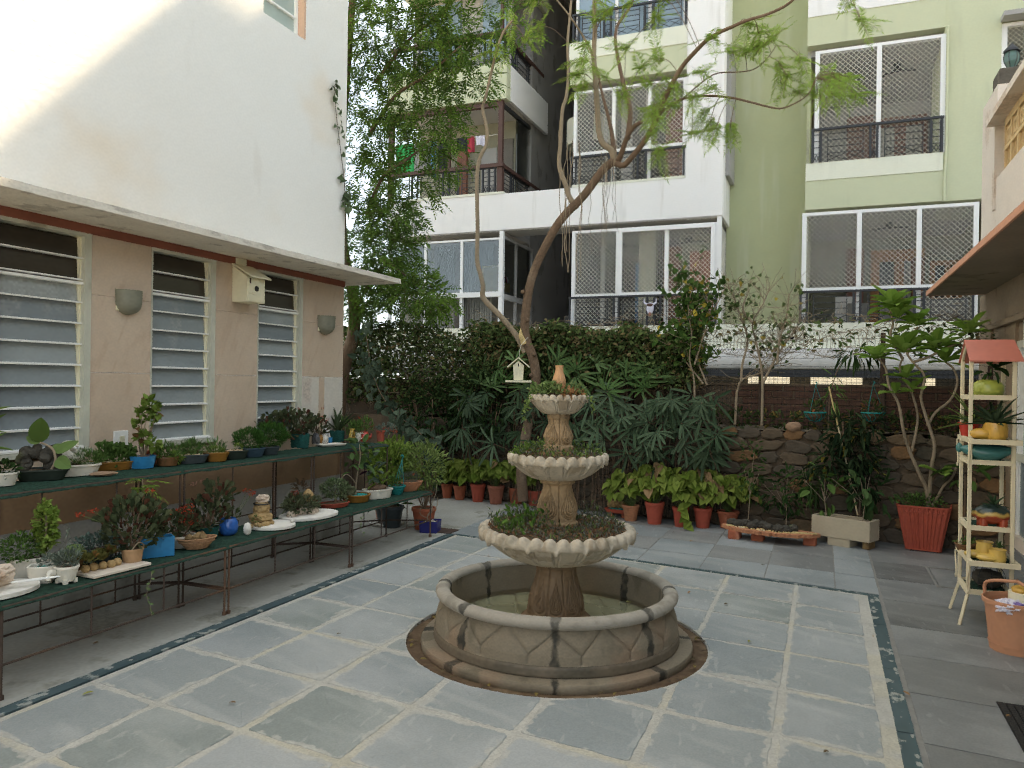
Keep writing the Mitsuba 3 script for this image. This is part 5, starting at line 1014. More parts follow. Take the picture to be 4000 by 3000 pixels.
# podium edge beam: rendered band, rounded white moulding, dark steel beam under it
pt('podium_band', bx(-14, 8, YF - .03, YF + .25, 2.36, 2.86), 'cream_render')
th = np.linspace(-.15, math.pi * .55, 9); mo = np.array([(YF + .05 - .20 * math.cos(a) - .02, 2.33 - .36 * math.sin(a) * .95) for a in th]); mo = np.vstack([[YF + .25, 2.365], mo, [YF + .25, 1.985]])
n_ = len(mo); V = np.vstack([np.c_[np.full(n_, -14.0), mo], np.c_[np.full(n_, 8.0), mo]]); jj = np.arange(n_ - 1)
pt('podium_moulding', (V, tri(np.stack([jj, jj + 1, jj + 1 + n_, jj + n_], 1))), 'white_render', smooth=40)
pt('steel_beam', bx(-14, 8, YF - .02, YF + .2, 1.84, 1.975), 'dark_iron')
pt('column', bx(-9.3, -8.9, 16, 16.4, -.06, 1.97), 'soffit_grey'); pt('column', bx(-4.7, -4.3, 16, 16.4, -.06, 1.97), 'soffit_grey')
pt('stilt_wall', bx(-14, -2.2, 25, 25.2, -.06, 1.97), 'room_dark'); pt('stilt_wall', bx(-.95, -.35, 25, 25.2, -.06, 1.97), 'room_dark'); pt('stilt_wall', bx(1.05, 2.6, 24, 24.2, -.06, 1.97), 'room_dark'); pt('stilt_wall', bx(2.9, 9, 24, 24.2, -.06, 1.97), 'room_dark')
# white band over the ground floor, running across the gap
pt('white_band', cat([bx(-9.0, -2.62, YF, YF + .18, 5.02, 5.815), bx(-9.55, -9.0, YF + .01, YF + .18, 5.02, 5.815)]), 'white_render')
pt('band_soffit', bx(-9.5, -1.95, YF + .18, YF + .9, 5.03, 5.13), 'soffit_grey')
pt('band_coping', bx(-9.0, -6.58, YF - .02, YF + .2, 5.816, 5.865), 'cream_render'); pt('band_coping', bx(-5.0, -2.63, YF - .01, YF + .2, 5.816, 5.865), 'cream_render')
pt('white_pier', bx(-2.62, -1.89, YF - .004, 16.75, 5.02, 14.9), 'white_render')
pt('olive_wall', bx(-1.95, -.30, 16.75, 17.3, 2.4, 14.9), 'olive_render')
# middle bay: upper bands
for k in (1, 2, 3):
    z = 5.02 + 3 * k - .02
    pt('green_band', bx(-5.08, -2.625, YF, YF + .22, z, z + .52), 'pale_green_render'); pt('cream_band', bx(-5.10, -2.625, YF - .02, YF + .22, z + .521, z + .885), 'cream_render')
    pt('pier_return', bx(-5.08, -5.0, YF + .22, 18.2, z, z + .86), 'pale_green_render')
# right bay
for k in (0, 1, 2, 3):
    z = 5.01 + 3 * k if k == 0 else 8.11 + 3 * (k - 1)
    pt('green_band', bx(-.365, 1.93, YF - .0, YF + .25, z, z + .54), 'pale_green_render')
    pt('cream_band', bx(-.362, 1.925, YF - .015, YF + .25, z + .541, z + .87), 'cream_render' if k == 0 else 'white_render')
pt('side_wall', bx(-.36, -.30, YF + .25, 16.75, 5.0, 14.9), 'olive_render')
pt('pale_wall', cat([bx(1.93, 2.80, YF + .03, 17.3, 5.01, 14.9), bx(2.80, 4.4, YF + .03, 17.3, 8.08, 10.2), bx(2.80, 4.4, YF + .03, 17.3, 5.01, 7.0), bx(4.4, 9, YF + .03, 17.3, 5.01, 14.9)]), 'pale_green_render')
pt('window_hood', bx(2.78, 4.4, YF - .25, YF + .03, 8.06, 8.14), 'soffit_grey')
pt('drain_pipe', tube([(1.955, YF - .02, 5.0), (1.95, YF - .02, 5.4), (1.97, YF - .02, 5.7), (1.97, YF - .02, 8.1)], .022, 8), 'pale_green_render')
# netting: diamond mesh of flat cords, woven in two layers
def net_panel(x0, x1, z0, z1, y, pitch=.092, w=.0102, axis=0):
    W, H = x1 - x0, z1 - z0; ms = []; dy = .004
    for sgn in (1, -1):
        for c in np.arange(-H, W + pitch, pitch) if sgn > 0 else np.arange(0, W + H + pitch, pitch):
            # line x = c + sgn * z
            za, zb_ = (max(0, -c), min(H, W - c)) if sgn > 0 else (max(0, c - W), min(H, c))
            if zb_ - za < .02: continue
            a = np.array([x0 + c + sgn * za, y + sgn * dy, z0 + za]); b = np.array([x0 + c + sgn * zb_, y + sgn * dy, z0 + zb_])
            ms.append(tube([a, b], w / 2, 3, False))
    v, f = cat(ms)
    if axis: v = np.c_[np.full(len(v), 0.0), v[:, 0], v[:, 2]] + np.c_[v[:, 1], v[:, 0] * 0, v[:, 0] * 0]
    return v, f
def frame(parent_name, x0, x1, z0, z1, y, mull, trans=(), w=.07, d=.09, mt='alu_white'):
    """A white aluminium frame: jambs, head, mullions and transoms, each its own piece."""
    f = unique(A + '__' + parent_name)
    put(f, cat([bx(x0, x0 + w, y, y + d, z0, z1), bx(x1 - w, x1, y, y + d, z0, z1), bx(x0 + w, x1 - w, y + .002, y + d, z1 - w * .7, z1)]), mt)
    for m in mull: part(f, 'mullion', bx(m - w / 2, m + w / 2, y + .003, y + d, z0, z1 - w * .7), mt)
    for q in trans: part(f, 'transom', bx(x0 + w, x1 - w, y + .006, y + d, q - .03, q + .03), mt)
    return f
def railing(x0, x1, z0, z1, y, posts, panels=True, parent='railing', axis=0, mt='dark_iron'):
    r = unique(A + '__' + parent)
    def b(xa, xb, ya, yb, za, zb_): return bx(ya + 0, yb + 0, xa, xb, za, zb_) if axis else bx(xa, xb, ya, yb, za, zb_)
    put(r, cat([b(x0, x1, y - .025, y + .025, z1 - .022, z1 + .018)]), mt)
    for p in posts: part(r, 'post', b(p - .017, p + .017, y - .017, y + .017, z0, z1 - .022), mt)
    px = sorted(posts)
    for a, c in zip(px[:-1], px[1:]):
        wd = c - a; p0, p1 = a + wd * .14, c - wd * .14; ms = []
        for z in np.linspace(z0 + .16, z1 - .10, 4): ms.append(b(p0, p1, y - .006, y + .006, z - .006, z + .006))
        for q in (p0, p1): ms.append(b(q - .007, q + .007, y - .008, y + .008, z0, z1 - .05))
        part(r, 'bar', cat(ms), mt)
        ms = []; nn = max(2, int((p1 - p0) / .22)); xs = np.linspace(p0, p1, nn + 1)
        for i in range(nn):
            for s in (0, 1):
                u0, u1 = (xs[i], xs[i + 1]) if s == 0 else (xs[i + 1], xs[i]); A0 = (u0, y, z0 + .02); A1 = (u1, y, z0 + .14)
                if axis: A0, A1 = (y, u0, z0 + .02), (y, u1, z0 + .14)
                ms.append(bar(A0, A1, .007, 4))
        part(r, 'lattice', cat(ms), mt)
    return r
# right bay, first floor
frame('window', -.22, 1.95, 5.88, 8.00, YF + .02, [.875], (), .08)
for a, b in ((-.14, .835), (.915, 1.87)): pt('net', net_panel(a, b, 5.88, 7.94, YF + .028), 'net_cord', kind='stuff')
railing(-.27, 1.93, 5.88, 6.50, YF - .03, [-.25, -.10, .74, .86, 1.72, 1.90])
# right bay, ground floor
frame('window', -.41, 2.50, 2.86, 4.955, YF + .02, [.585, 1.57], (3.50,), .08)
for a, b in ((-.33, .545), (.625, 1.53), (1.61, 2.45)):
    pt('net', net_panel(a, b, 3.53, 4.9, YF + .028), 'net_cord', kind='stuff')
pt('net', net_panel(1.61, 2.45, 2.86, 3.47, YF + .028), 'net_cord', kind='stuff')
railing(-.43, 2.5, 2.86, 3.45, YF - .03, [-.42, -.30, .50, .62, 1.50, 1.66, 2.42])
frame('window', 2.80, 4.3, 7.0, 8.05, YF + .06, [], (), .09); pt('net', net_panel(2.89, 4.2, 7.0, 8.0, YF + .12, .085, .008), 'net_cord', kind='stuff')
# middle bay, first floor and ground floor
frame('window', -5.0, -2.63, 5.865, 7.86, YF + .05, [-4.13, -3.375], (6.53,), .065)
pt('net', net_panel(-4.93, -2.70, 5.87, 7.82, YF + .055), 'net_cord', kind='stuff')
railing(-5.06, -2.63, 5.865, 6.45, YF - .0, [-5.03, -4.92, -4.2, -3.60, -3.42, -2.66])
frame('window', -5.0, -1.97, 2.86, 4.90, YF + .05, [-4.0, -2.985], (3.52,), .075)
pt('net', net_panel(-4.93, -4.04, 2.9, 4.85, YF + .055), 'net_cord', kind='stuff'); pt('net', net_panel(-3.93, -3.02, 3.0, 4.82, YF + .055), 'net_cord', kind='stuff'); pt('net', net_panel(-2.95, -2.06, 3.0, 4.84, YF + .055), 'net_cord', kind='stuff')
pt('inner_frame', cat([bx(-3.96, -3.90, YF, YF + .05, 3.53, 4.86), bx(-2.10, -2.03, YF, YF + .05, 3.53, 4.88), bx(-3.90, -2.10, YF, YF + .05, 4.80, 4.86), bx(-3.96, -2.03, YF - .01, YF + .05, 3.49, 3.55)]), 'alu_white')
railing(-5.03, -1.93, 2.86, 3.47, YF - .02, [-5.0, -4.05, -3.94, -3.35, -3.2, -3.08, -2.2, -1.98])
pt('net', net_panel(YF + .1, 16.7, 2.9, 4.9, 1.93, axis=1) if False else mv(net_panel(0, 1.1, 2.9, 4.9, 0, axis=1), (-1.955, YF + .12, 0)), 'net_cord', kind='stuff')
pt('corner_post', bx(-1.99, -1.90, YF + .03, YF + .11, 2.86, 5.02), 'alu_white')
pt('pier_box', bx(-1.885, -1.80, 15.9, 16.74, 5.9, 8.5), 'soffit_grey')
# middle and left bays, second floor: glazing with the reflected sky painted in, and railings
frame('window', -4.98, -2.65, 8.89, 10.95, YF + .05, [-4.1, -3.4], (), .065)
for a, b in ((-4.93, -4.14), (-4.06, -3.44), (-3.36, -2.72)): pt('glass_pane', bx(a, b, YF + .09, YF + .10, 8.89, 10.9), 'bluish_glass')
railing(-5.05, -2.63, 8.89, 9.47, YF + .0, [-5.02, -4.9, -4.35, -4.2, -3.5, -3.3, -2.66])
# rooms behind the right bay
pt('room_wall', bx(-.3, 2.75, 18.850, 18.990, 2.86, 4.99), 'room_cream'); pt('room_wall', bx(-.3, 2.75, 18.850, 18.990, 5.88, 7.98), 'room_white')
pt('room_wall', bx(2.75, 2.80, YF + .25, 18.99, 2.4, 7.98), 'room_cream'); pt('room_wall', bx(-.36, -.31, YF + .25, 19.0, 2.4, 8.0), 'room_cream')
d = pt('door', bx(.42, .95, 18.650, 18.840, 5.88, 7.7), 'door_brown'); part(d, 'leaf', bx(.55, .9, 18.600, 18.648, 5.9, 7.3), 'door_brown')
d = pt('door', cat([bx(.97, 2.02, 18.700, 18.840, 7.42, 7.62), bx(.97, 1.07, 18.700, 18.840, 6.0, 7.42), bx(1.38, 1.60, 18.700, 18.840, 6.0, 7.42), bx(1.92, 2.02, 18.700, 18.840, 6.0, 7.42), bx(1.07, 1.92, 18.700, 18.840, 6.0, 6.28)]), 'door_brown')
for a, b in ((1.07, 1.38), (1.60, 1.92)): part(d, 'curtain', bx(a, b, 18.780, 18.800, 6.28, 7.42), 'curtain')
pt('bench', bx(.6, 2.0, 18.400, 18.700, 5.88, 6.25), 'room_white')
pt('door', bx(.45, .80, 18.600, 18.840, 2.86, 4.75), 'door_brown'); pt('door', cat([bx(.95, 2.0, 18.700, 18.840, 4.45, 4.7), bx(.95, 1.12, 18.700, 18.840, 2.9, 4.45), bx(1.42, 1.6, 18.700, 18.840, 2.9, 4.45)]), 'door_orange'); pt('doorway', bx(1.12, 1.42, 18.790, 18.845, 2.9, 4.45), 'dark_glass'); pt('doorway', bx(1.6, 1.75, 18.790, 18.845, 2.9, 4.45), 'curtain'); pt('door', bx(1.76, 2.0, 18.650, 18.840, 2.9, 4.5), 'door_brown')  # near-black doorway sheet paints in the unlit depth beyond
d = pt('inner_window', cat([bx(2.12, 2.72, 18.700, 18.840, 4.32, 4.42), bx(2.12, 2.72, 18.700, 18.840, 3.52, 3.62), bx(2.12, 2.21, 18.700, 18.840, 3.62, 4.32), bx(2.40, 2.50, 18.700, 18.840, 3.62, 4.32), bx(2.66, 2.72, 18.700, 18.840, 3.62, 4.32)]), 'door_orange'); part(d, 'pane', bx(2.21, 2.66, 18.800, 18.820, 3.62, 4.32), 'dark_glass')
pt('white_chest', bx(.2, .55, 16.2, 16.5, 2.86, 3.42), 'room_white'); pt('storage_unit', bx(.42, .8, 16.1, 16.19, 2.86, 3.28), 'dark_tile'); pt('wash_counter', bx(1.0, 2.5, 16.4, 16.9, 2.86, 3.36), 'dark_tile')
for x, z in ((1.25, 7.88), (1.15, 4.86), (-2.65, 4.80), (-4.1, 4.78)):
    f_ = pt('ceiling_fan', tube([(x, 16.4, z - .12), (x, 16.4, z)], .05, 8), 'dark_iron')
    for q in range(3): part(f_, 'blade', rz(bx(.05, .35, -.05, .05, z - .10, z - .09), 120 * q + 20, (0, 0, 0))[:1] and mv(rz(bx(.05, .35, -.05, .05, z - .10, z - .09), 120 * q + 20), (x, 16.4, 0)), 'dark_iron')
# rooms behind the middle bay
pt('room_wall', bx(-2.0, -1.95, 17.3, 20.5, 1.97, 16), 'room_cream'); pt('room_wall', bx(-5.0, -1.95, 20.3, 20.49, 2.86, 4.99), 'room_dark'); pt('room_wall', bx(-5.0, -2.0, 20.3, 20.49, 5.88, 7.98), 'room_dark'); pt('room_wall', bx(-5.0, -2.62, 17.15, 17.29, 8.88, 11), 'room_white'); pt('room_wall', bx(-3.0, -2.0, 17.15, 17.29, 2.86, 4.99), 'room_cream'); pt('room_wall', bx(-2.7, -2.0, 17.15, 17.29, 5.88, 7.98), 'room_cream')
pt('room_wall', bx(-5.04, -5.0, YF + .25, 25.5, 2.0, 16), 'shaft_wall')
pt('inner_column', bx(-3.72, -3.38, 16.3, 16.5, 2.86, 5.0), 'room_cream'); pt('door', bx(-3.3, -2.95, 16.9, 17.14, 2.86, 4.7), 'door_brown'); pt('door', bx(-2.62, -2.05, 16.2, 16.3, 2.86, 4.45), 'door_brown'); pt('inner_post', bx(-4.62, -4.54, 16.5, 16.58, 2.86, 5.0), 'room_white'); pt('inner_post', bx(-4.28, -4.22, 16.5, 16.58, 2.86, 5.0), 'room_white'); pt('blue_curtain', bx(-3.95, -3.78, 17.0, 17.1, 2.9, 4.4), 'cloth_blue')
pt('inner_post', bx(-4.62, -4.55, 16.6, 16.66, 5.88, 7.98), 'room_white'); pt('inner_post', bx(-4.3, -4.05, 16.9, 17.0, 5.88, 7.98), 'room_white'); pt('door', bx(-3.3, -2.7, 16.9, 17.14, 5.88, 7.75), 'door_brown'); pt('inner_post', bx(-3.62, -3.5, 16.3, 16.42, 5.88, 7.98), 'room_white'); pt('carved_panel', bx(-2.85, -2.66, 16.85, 16.899, 5.9, 7.0), 'room_cream')
# left bay: ground floor glazed corner, curtains within
g = frame('window', -9.5, -6.62, 2.86, 4.86, YF + .02, [-8.52, -7.595], (3.59,), .06)
for a, b in ((-9.44, -8.55), (-8.49, -7.625), (-7.565, -6.68)): part(g, 'glass_pane', bx(a, b, YF + .06, YF + .064, 3.62, 4.82), 'window_glass')
pt('sill_band', bx(-9.5, -6.6, YF - .02, YF + .1, 3.55, 3.66), 'alu_white')
pt('corner_post', bx(-6.66, -6.57, YF + .0, YF + .10, 2.86, 5.0), 'alu_white')
s_ = unique(A + '__side_window'); put(s_, cat([bx(-6.63, -6.57, 16.3, 16.36, 2.86, 4.9), bx(-6.63, -6.57, 17.3, 17.38, 2.86, 4.9), bx(-6.63, -6.57, YF + .1, 17.3, 4.84, 4.9), bx(-6.635, -6.56, YF + .1, 17.3, 3.5, 3.62)]), 'soffit_grey')
for a, b in ((YF + .12, 16.28), (16.38, 17.28)): part(s_, 'glass_pane', bx(-6.604, -6.60, a, b, 3.62, 4.84), 'window_glass')
pt('room_wall', bx(-9.5, -6.65, 17.15, 17.29, 2.86, 4.99), 'room_dark')
def curtain(x0, x1, y, z0, z1, lean=0.0, n=40):
    xs = np.linspace(x0, x1, n); yy = y + .035 * np.sin(np.arange(n) * 1.3); m = 8; ts = np.linspace(0, 1, m)
    X = x0 + (xs[None] - x0) * (1 - lean * np.clip(ts[:, None] * 1.4, 0, 1)); Z = np.broadcast_to((z1 - (z1 - z0) * ts)[:, None], X.shape); Y = np.broadcast_to(yy[None], X.shape)
    i, j = np.meshgrid(np.arange(m - 1), np.arange(n - 1), indexing='ij'); v = np.stack([X, Y, Z], -1).reshape(-1, 3)
    return v, tri(np.stack([i * n + j, i * n + j + 1, (i + 1) * n + j + 1, (i + 1) * n + j], -1).reshape(-1, 4))
mat('sheer_curtain', speck((.34, .34, .32), .08, 6), .9, .2)
for a, b, l in ((-9.4, -8.58, 0), (-8.48, -7.95, 0), (-7.72, -7.6, 0), (-7.55, -6.95, .45), (-9.3, -8.6, 0), (-7.5, -7.0, 0)):
    pt('curtain', curtain(a, b, 15.9, 2.9 if l or True else 3.6, 4.82, l), 'sheer_curtain', smooth=True)
bd = pt('framed_board', bx(-7.08, -6.72, 15.62, 15.64, 3.68, 4.22), 'board_tan'); part(bd, 'frame', cat([bx(-7.12, -7.08, 15.6, 15.66, 3.64, 4.26), bx(-6.72, -6.68, 15.6, 15.66, 3.64, 4.3), bx(-7.08, -6.72, 15.6, 15.66, 4.22, 4.26), bx(-7.2, -6.72, 15.6, 15.66, 3.64, 3.68)]), 'pebble_yellow')
pt('shelf', bx(-6.9, -6.68, 16.0, 17.1, 3.66, 3.7), 'soffit_grey'); pt('storage_box', bx(-6.88, -6.70, 15.95, 16.25, 3.70, 3.92), 'board_tan')
for k, (y, c) in enumerate(((16.0, 'cloth_white'), (16.06, 'cloth_dark'), (16.13, 'cloth_red'), (16.2, 'cloth_white'))): pt('stored_thing', blob((-6.78, y, 3.98), .075, 60 + k, 1, .25, 1, (.7, .5, 1.4)), c, smooth=40)
# left bay, first floor: open corner balcony with brown posts and railing
pt('balcony_post', bx(-6.74, -6.64, YF + .02, YF + .12, 6.45, 7.92), 'balcony_brown'); pt('balcony_post', bx(-9.55, -9.43, YF + .02, YF + .12, 5.86, 7.9), 'balcony_brown'); pt('balcony_post', bx(-8.0, -7.93, YF + .02, YF + .10, 6.45, 7.86), 'balcony_brown')
pt('balcony_post', bx(-6.75, -6.63, YF + .01, YF + .13, 5.86, 6.42), 'balcony_brown')
pt('balcony_beam', bx(-9.5, -6.64, YF + .02, YF + .12, 7.78, 7.87), 'balcony_brown'); pt('balcony_beam', bx(-6.73, -6.65, YF + .12, 18.1, 7.80, 7.87), 'dark_iron')
pt('handrail', bx(-9.5, -6.6, YF - .03, YF + .10, 6.42, 6.50), 'balcony_brown'); pt('handrail', bx(-6.76, -6.62, YF + .10, 18.1, 6.42, 6.50), 'balcony_brown')
railing(-9.45, -6.75, 5.87, 6.42, YF + .03, [-9.4, -8.9, -8.75, -8.1, -7.95, -7.7, -7.1, -6.95, -6.8])
railing(YF + .15, 18.1, 5.87, 6.42, -6.69, [YF + .2, 16.2, 16.35, 17.2, 17.35, 18.05], axis=1)
pt('upper_slab', bx(-9.55, -6.53, YF - .04, YF + .2, 7.90, 8.72), 'pale_green_render'); pt('upper_slab', bx(-6.60, -6.52, YF + .2, 18.15, 7.92, 8.70), 'white_render', label='white slab edge along the side of the corner balcony')
pt('balcony_ceiling', bx(-9.5, -6.6, YF + .2, 18.1, 7.93, 8.05), 'room_white')
pt('room_wall', bx(-9.5, -6.9, 16.95, 17.1, 5.87, 7.93), 'room_cream'); pt('door', bx(-7.75, -7.35, 16.85, 16.949, 5.87, 7.3), 'room_white'); pt('door', bx(-8.4, -8.15, 16.85, 16.949, 5.87, 7.4), 'door_brown'); pt('doorway', bx(-7.2, -6.95, 16.9, 16.949, 5.87, 7.5), 'room_dark')
gs_ = pt('side_glass', bx(-6.7, -6.68, 16.5, 17.6, 6.5, 7.8), 'window_glass')
pt('curved_wall', mv(revolve([.55, .55], [3.0, 3.35], 40), (-5.55, 18.6, 0)), 'soffit_grey', smooth=True); pt('curved_wall', mv(revolve([.6, .6], [7.3, 7.9], 40), (-5.2, 17.6, 0)), 'cream_render', smooth=True)
# left bay, second floor
pt('handrail', bx(-9.5, -6.6, YF - .03, YF + .10, 9.34, 9.42), 'balcony_brown'); pt('handrail', bx(-6.76, -6.62, YF + .10, 18.1, 9.34, 9.42), 'balcony_brown')
railing(-9.45, -6.75, 8.73, 9.34, YF + .03, [-9.4, -8.9, -8.75, -8.1, -7.95, -7.1, -6.95, -6.8]); railing(YF + .15, 18.1, 8.73, 9.34, -6.69, [YF + .2, 16.2, 16.35, 17.2, 17.35, 18.05], axis=1)
pt('balcony_post', bx(-6.72, -6.66, YF + .02, YF + .10, 9.42, 10.9), 'balcony_brown')
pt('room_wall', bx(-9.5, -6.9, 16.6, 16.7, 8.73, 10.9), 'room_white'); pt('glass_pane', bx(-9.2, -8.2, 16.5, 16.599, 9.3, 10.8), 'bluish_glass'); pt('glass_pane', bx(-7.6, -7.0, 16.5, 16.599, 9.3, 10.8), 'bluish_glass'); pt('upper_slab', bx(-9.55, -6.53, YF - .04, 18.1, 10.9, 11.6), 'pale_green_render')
single('compound_wall', 'pale compound wall seen through the gaps under the apartment block', 'wall', bx(-16, 14, 33, 33.2, -.06, 3.2), 'white_render')
# washing on a line in the corner balcony
wl = thing('clothes_line', 'thin clothes line strung across the corner balcony', 'clothes line'); part(wl, 'cord', bar((-9.45, 15.75, 7.24), (-6.75, 15.75, 7.22), .006, 5), 'net_cord')
def cloth(x0, x1, z0, z1, seed):
    n, m = 16, 10; X, S = np.meshgrid(np.linspace(x0, x1, n), np.linspace(0, 1, m), indexing='ij'); Y = 15.72 + .05 * np.sin(X * 26 + seed) * S + .02 * np.sin(X * 60)
    Z = z1 + (z0 - z1) * S + .03 * np.sin(X * 9 + seed) * S; i, j = np.meshgrid(np.arange(n - 1), np.arange(m - 1), indexing='ij'); v = np.stack([X, Y, Z], -1).reshape(-1, 3)
    f = tri(np.stack([i * m + j, (i + 1) * m + j, (i + 1) * m + j + 1, i * m + j + 1], -1).reshape(-1, 4)); o = len(v)
    return np.vstack([v, v + [0, .012, 0]]), np.vstack([f, f[:, ::-1] + o])
for x0, x1, z0, z1, m, lab in ((-9.45, -8.98, 6.55, 7.24, 'cloth_green', 'bright green towel on the balcony clothes line'), (-8.95, -8.56, 6.55, 7.23, 'cloth_grey', 'grey patterned cloth beside the green towel on the line'), (-8.53, -8.38, 6.40, 7.23, 'cloth_blue', 'narrow faded blue trousers beside the grey cloth on the line'), (-8.36, -8.10, 6.55, 7.23, 'cloth_dark', 'dark shirt beside the blue trousers on the line'), (-7.86, -7.60, 6.95, 7.23, 'cloth_dark', 'short dark garment in the middle of the line'), (-7.57, -7.42, 6.85, 7.23, 'cloth_red', 'small dark red garment near the corner end of the line'), (-7.38, -7.15, 7.0, 7.23, 'cloth_white', 'pale lilac garment at the corner end of the line')):
    single('laundry', lab, 'laundry', cloth(x0, x1, z0, z1, x0), m, smooth=True)
# horned face mask tied to the middle ground-floor railing
t = thing('mask', 'horned white and brown face mask tied to the middle ground-floor railing', 'mask')
part(t, 'face', blob((-3.27, YF - .10, 3.20), .10, 3, 2, .12, 1, (.75, .35, 1.25)), 'cloth_white', smooth=40); part(t, 'brow', blob((-3.27, YF - .135, 3.27), .07, 4, 2, .2, 1, (.95, .3, .45)), 'balcony_brown', smooth=40); part(t, 'beard', blob((-3.27, YF - .12, 3.08), .05, 5, 2, .2, 1, (.6, .4, .9)), 'door_brown', smooth=40)
for s in (-1, 1): part(t, 'horn', tube(smooth_path([(-3.27 + s * .06, YF - .1, 3.28), (-3.27 + s * .12, YF - .1, 3.32), (-3.27 + s * .12, YF - .1, 3.40)], 4), np.linspace(.026, .006, 9), 8), 'cloth_white', smooth=40)
# ---------------------------------------------------------------- the house on the right, with its jali parapet
mat('brown_stone', speck((.235, .18, .125), .18, 2.5, (.16, .11, .07), .57), .8, .3, bump_grain(14, 60), .004)
mat('salmon_edge', speck((.50, .265, .175), .12, 6, (.33, .2, .14), .62), .8, .25, bump_grain(), .003)
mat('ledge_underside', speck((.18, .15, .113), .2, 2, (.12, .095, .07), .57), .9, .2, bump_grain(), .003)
mat('parapet_plaster', speck((.62, .555, .49), .08, 2, (.5, .40, .32), .6), .85, .25, bump_grain(), .003)
mat('jali_stone', speck((.58, .43, .23), .12, 9), .8, .3, bump_grain(30, 90), .002)
mat('black_weathered', speck((.10, .09, .075), .35, 12, (.24, .21, .17), .58), .95, .2, bump_grain(), .005)
mat('grey_door', speck((.12, .155, .17), .08, 3), .35, .5)
mat('stand_cream', speck((.66, .58, .40), .05, 10, (.45, .3, .18), .7), .5, .4)
mat('roof_salmon', speck((.50, .17, .12), .06, 8), .5, .4)
h = thing('stone_house', 'brown stone house with a salmon-edged ledge and pierced parapet at the right', 'house')
part(h, 'wall', cat([bx(1.70, 6, 9.60, 10.42, -.05, 2.74), bx(1.70, 6, -1, 9.6, 2.30, 2.74), bx(1.70, 6, 8.60, 9.60, -.05, 2.30)]), 'brown_stone')
part(h, 'lintel', bx(1.655, 1.70, 2.0, 9.75, 2.30, 2.36, .004), 'brown_stone'); part(h, 'pilaster', bx(1.672, 1.70, 9.60, 9.75, 0, 2.298), 'brown_stone')
part(h, 'plinth', bx(1.675, 1.7, 2, 8.6, -.05, .16), 'kota_walk'); part(h, 'skirting', bx(1.70, 1.76, -1, 8.6, .10, .28), 'marble_slab')
part(h, 'core', bx(1.86, 6, -1, 10.4, -.05, 2.72), 'grey_door'); part(h, 'lower_panel', bx(1.745, 1.80, -1, 8.6, .28, 1.0), 'grey_door')
for y in (8.60 - .05, 7.62, 6.6, 5.5): part(h, 'door_frame', bx(1.72, 1.80, y - .03, y + .03, .28, 2.12), 'slat_edge')
part(h, 'transom', bx(1.715, 1.80, -1, 8.6, 2.05, 2.12), 'frame_paint'); part(h, 'transom', bx(1.715, 1.80, -1, 8.6, .98, 1.05), 'frame_paint'); part(h, 'frame_head', bx(1.73, 1.80, -1, 8.6, 2.125, 2.298), 'brown_stone')
part(h, 'sliding_pane', bx(1.765, 1.775, 7.65, 8.52, 1.05, 2.05), 'louvre_glass'); part(h, 'sliding_pane', bx(1.765, 1.775, 6.63, 7.59, 1.05, 2.05), 'louvre_glass')
for y in (8.2, 8.0): part(h, 'chain', bar((1.69, y, 2.03), (1.69, y, 2.30), .004, 5), 'slat_edge')
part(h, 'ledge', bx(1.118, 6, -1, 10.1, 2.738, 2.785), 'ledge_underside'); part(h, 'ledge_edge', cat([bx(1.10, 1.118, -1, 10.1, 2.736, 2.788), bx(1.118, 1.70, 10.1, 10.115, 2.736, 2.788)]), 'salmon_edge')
part(h, 'upper_wall', cat([bx(1.70, 6, 9.6, 10.42, 2.786, 4.95), bx(1.70, 1.95, -1, 9.6, 2.786, 3.93)]), 'parapet_plaster')
part(h, 'parapet_cap', cat([bx(1.60, 2.0, -1, 9.62, 4.50, 4.575)]), 'parapet_plaster'); part(h, 'parapet_back', bx(1.86, 1.95, -1, 9.6, 3.93, 4.50), 'jali_stone')
for y0 in np.arange(9.40, 5.2, -.30):
    j = unique(h + '__jali_panel'); put(j, cat([bx(1.735, 1.80, y0 - .29, y0 + .0, 4.42, 4.50), bx(1.735, 1.80, y0 - .29, y0, 4.17, 4.21), bx(1.735, 1.80, y0 - .29, y0 - .27, 3.93, 4.42), bx(1.735, 1.80, y0 - .02, y0, 3.93, 4.42)]), 'jali_stone')
    for q in (.08, .145, .21): part(j, 'ring', rx(mv(revolve([.030, .048, .048, .030, .030], [-.02, -.02, .02, .02, -.02], 16, None, sx=1.9), (0, 0, 0)), 90, axis=1)[:1] and mv(rx(revolve([.024, .042, .042, .024, .024], [-.025, -.025, .025, .025, -.025], 16, sx=2.1), 90, axis=1), (1.77, y0 - q, 4.315)), 'jali_stone')
    for q in range(4):
        part(j, 'lattice_bar', bar((1.765, y0 - .02 - q * .065, 3.94), (1.765, y0 - .02 - q * .065 - .07, 4.17), .012, 4), 'jali_stone'); part(j, 'lattice_bar', bar((1.775, y0 - .27 + q * .065, 3.94), (1.775, y0 - .27 + q * .065 + .07, 4.17), .012, 4), 'jali_stone')
part(h, 'corner_block', bx(1.72, 2.1, 9.62, 9.98, 4.952, 5.13, .01), 'black_weathered')
part(h, 'corner_pier', bx(1.68, 2.0, 9.60, 9.70, 3.6, 4.499), 'parapet_plaster')
mat('lantern_glass', speck((.10, .17, .155), .1, 20), .15, .5)
t = thing('lantern', 'small black six-sided lantern standing on the parapet corner', 'lantern')
lc = (1.86, 9.78, 5.13); LS = .72
def mvs(m, c, k): return (np.asarray(m[0]) * k + np.asarray(c), m[1])
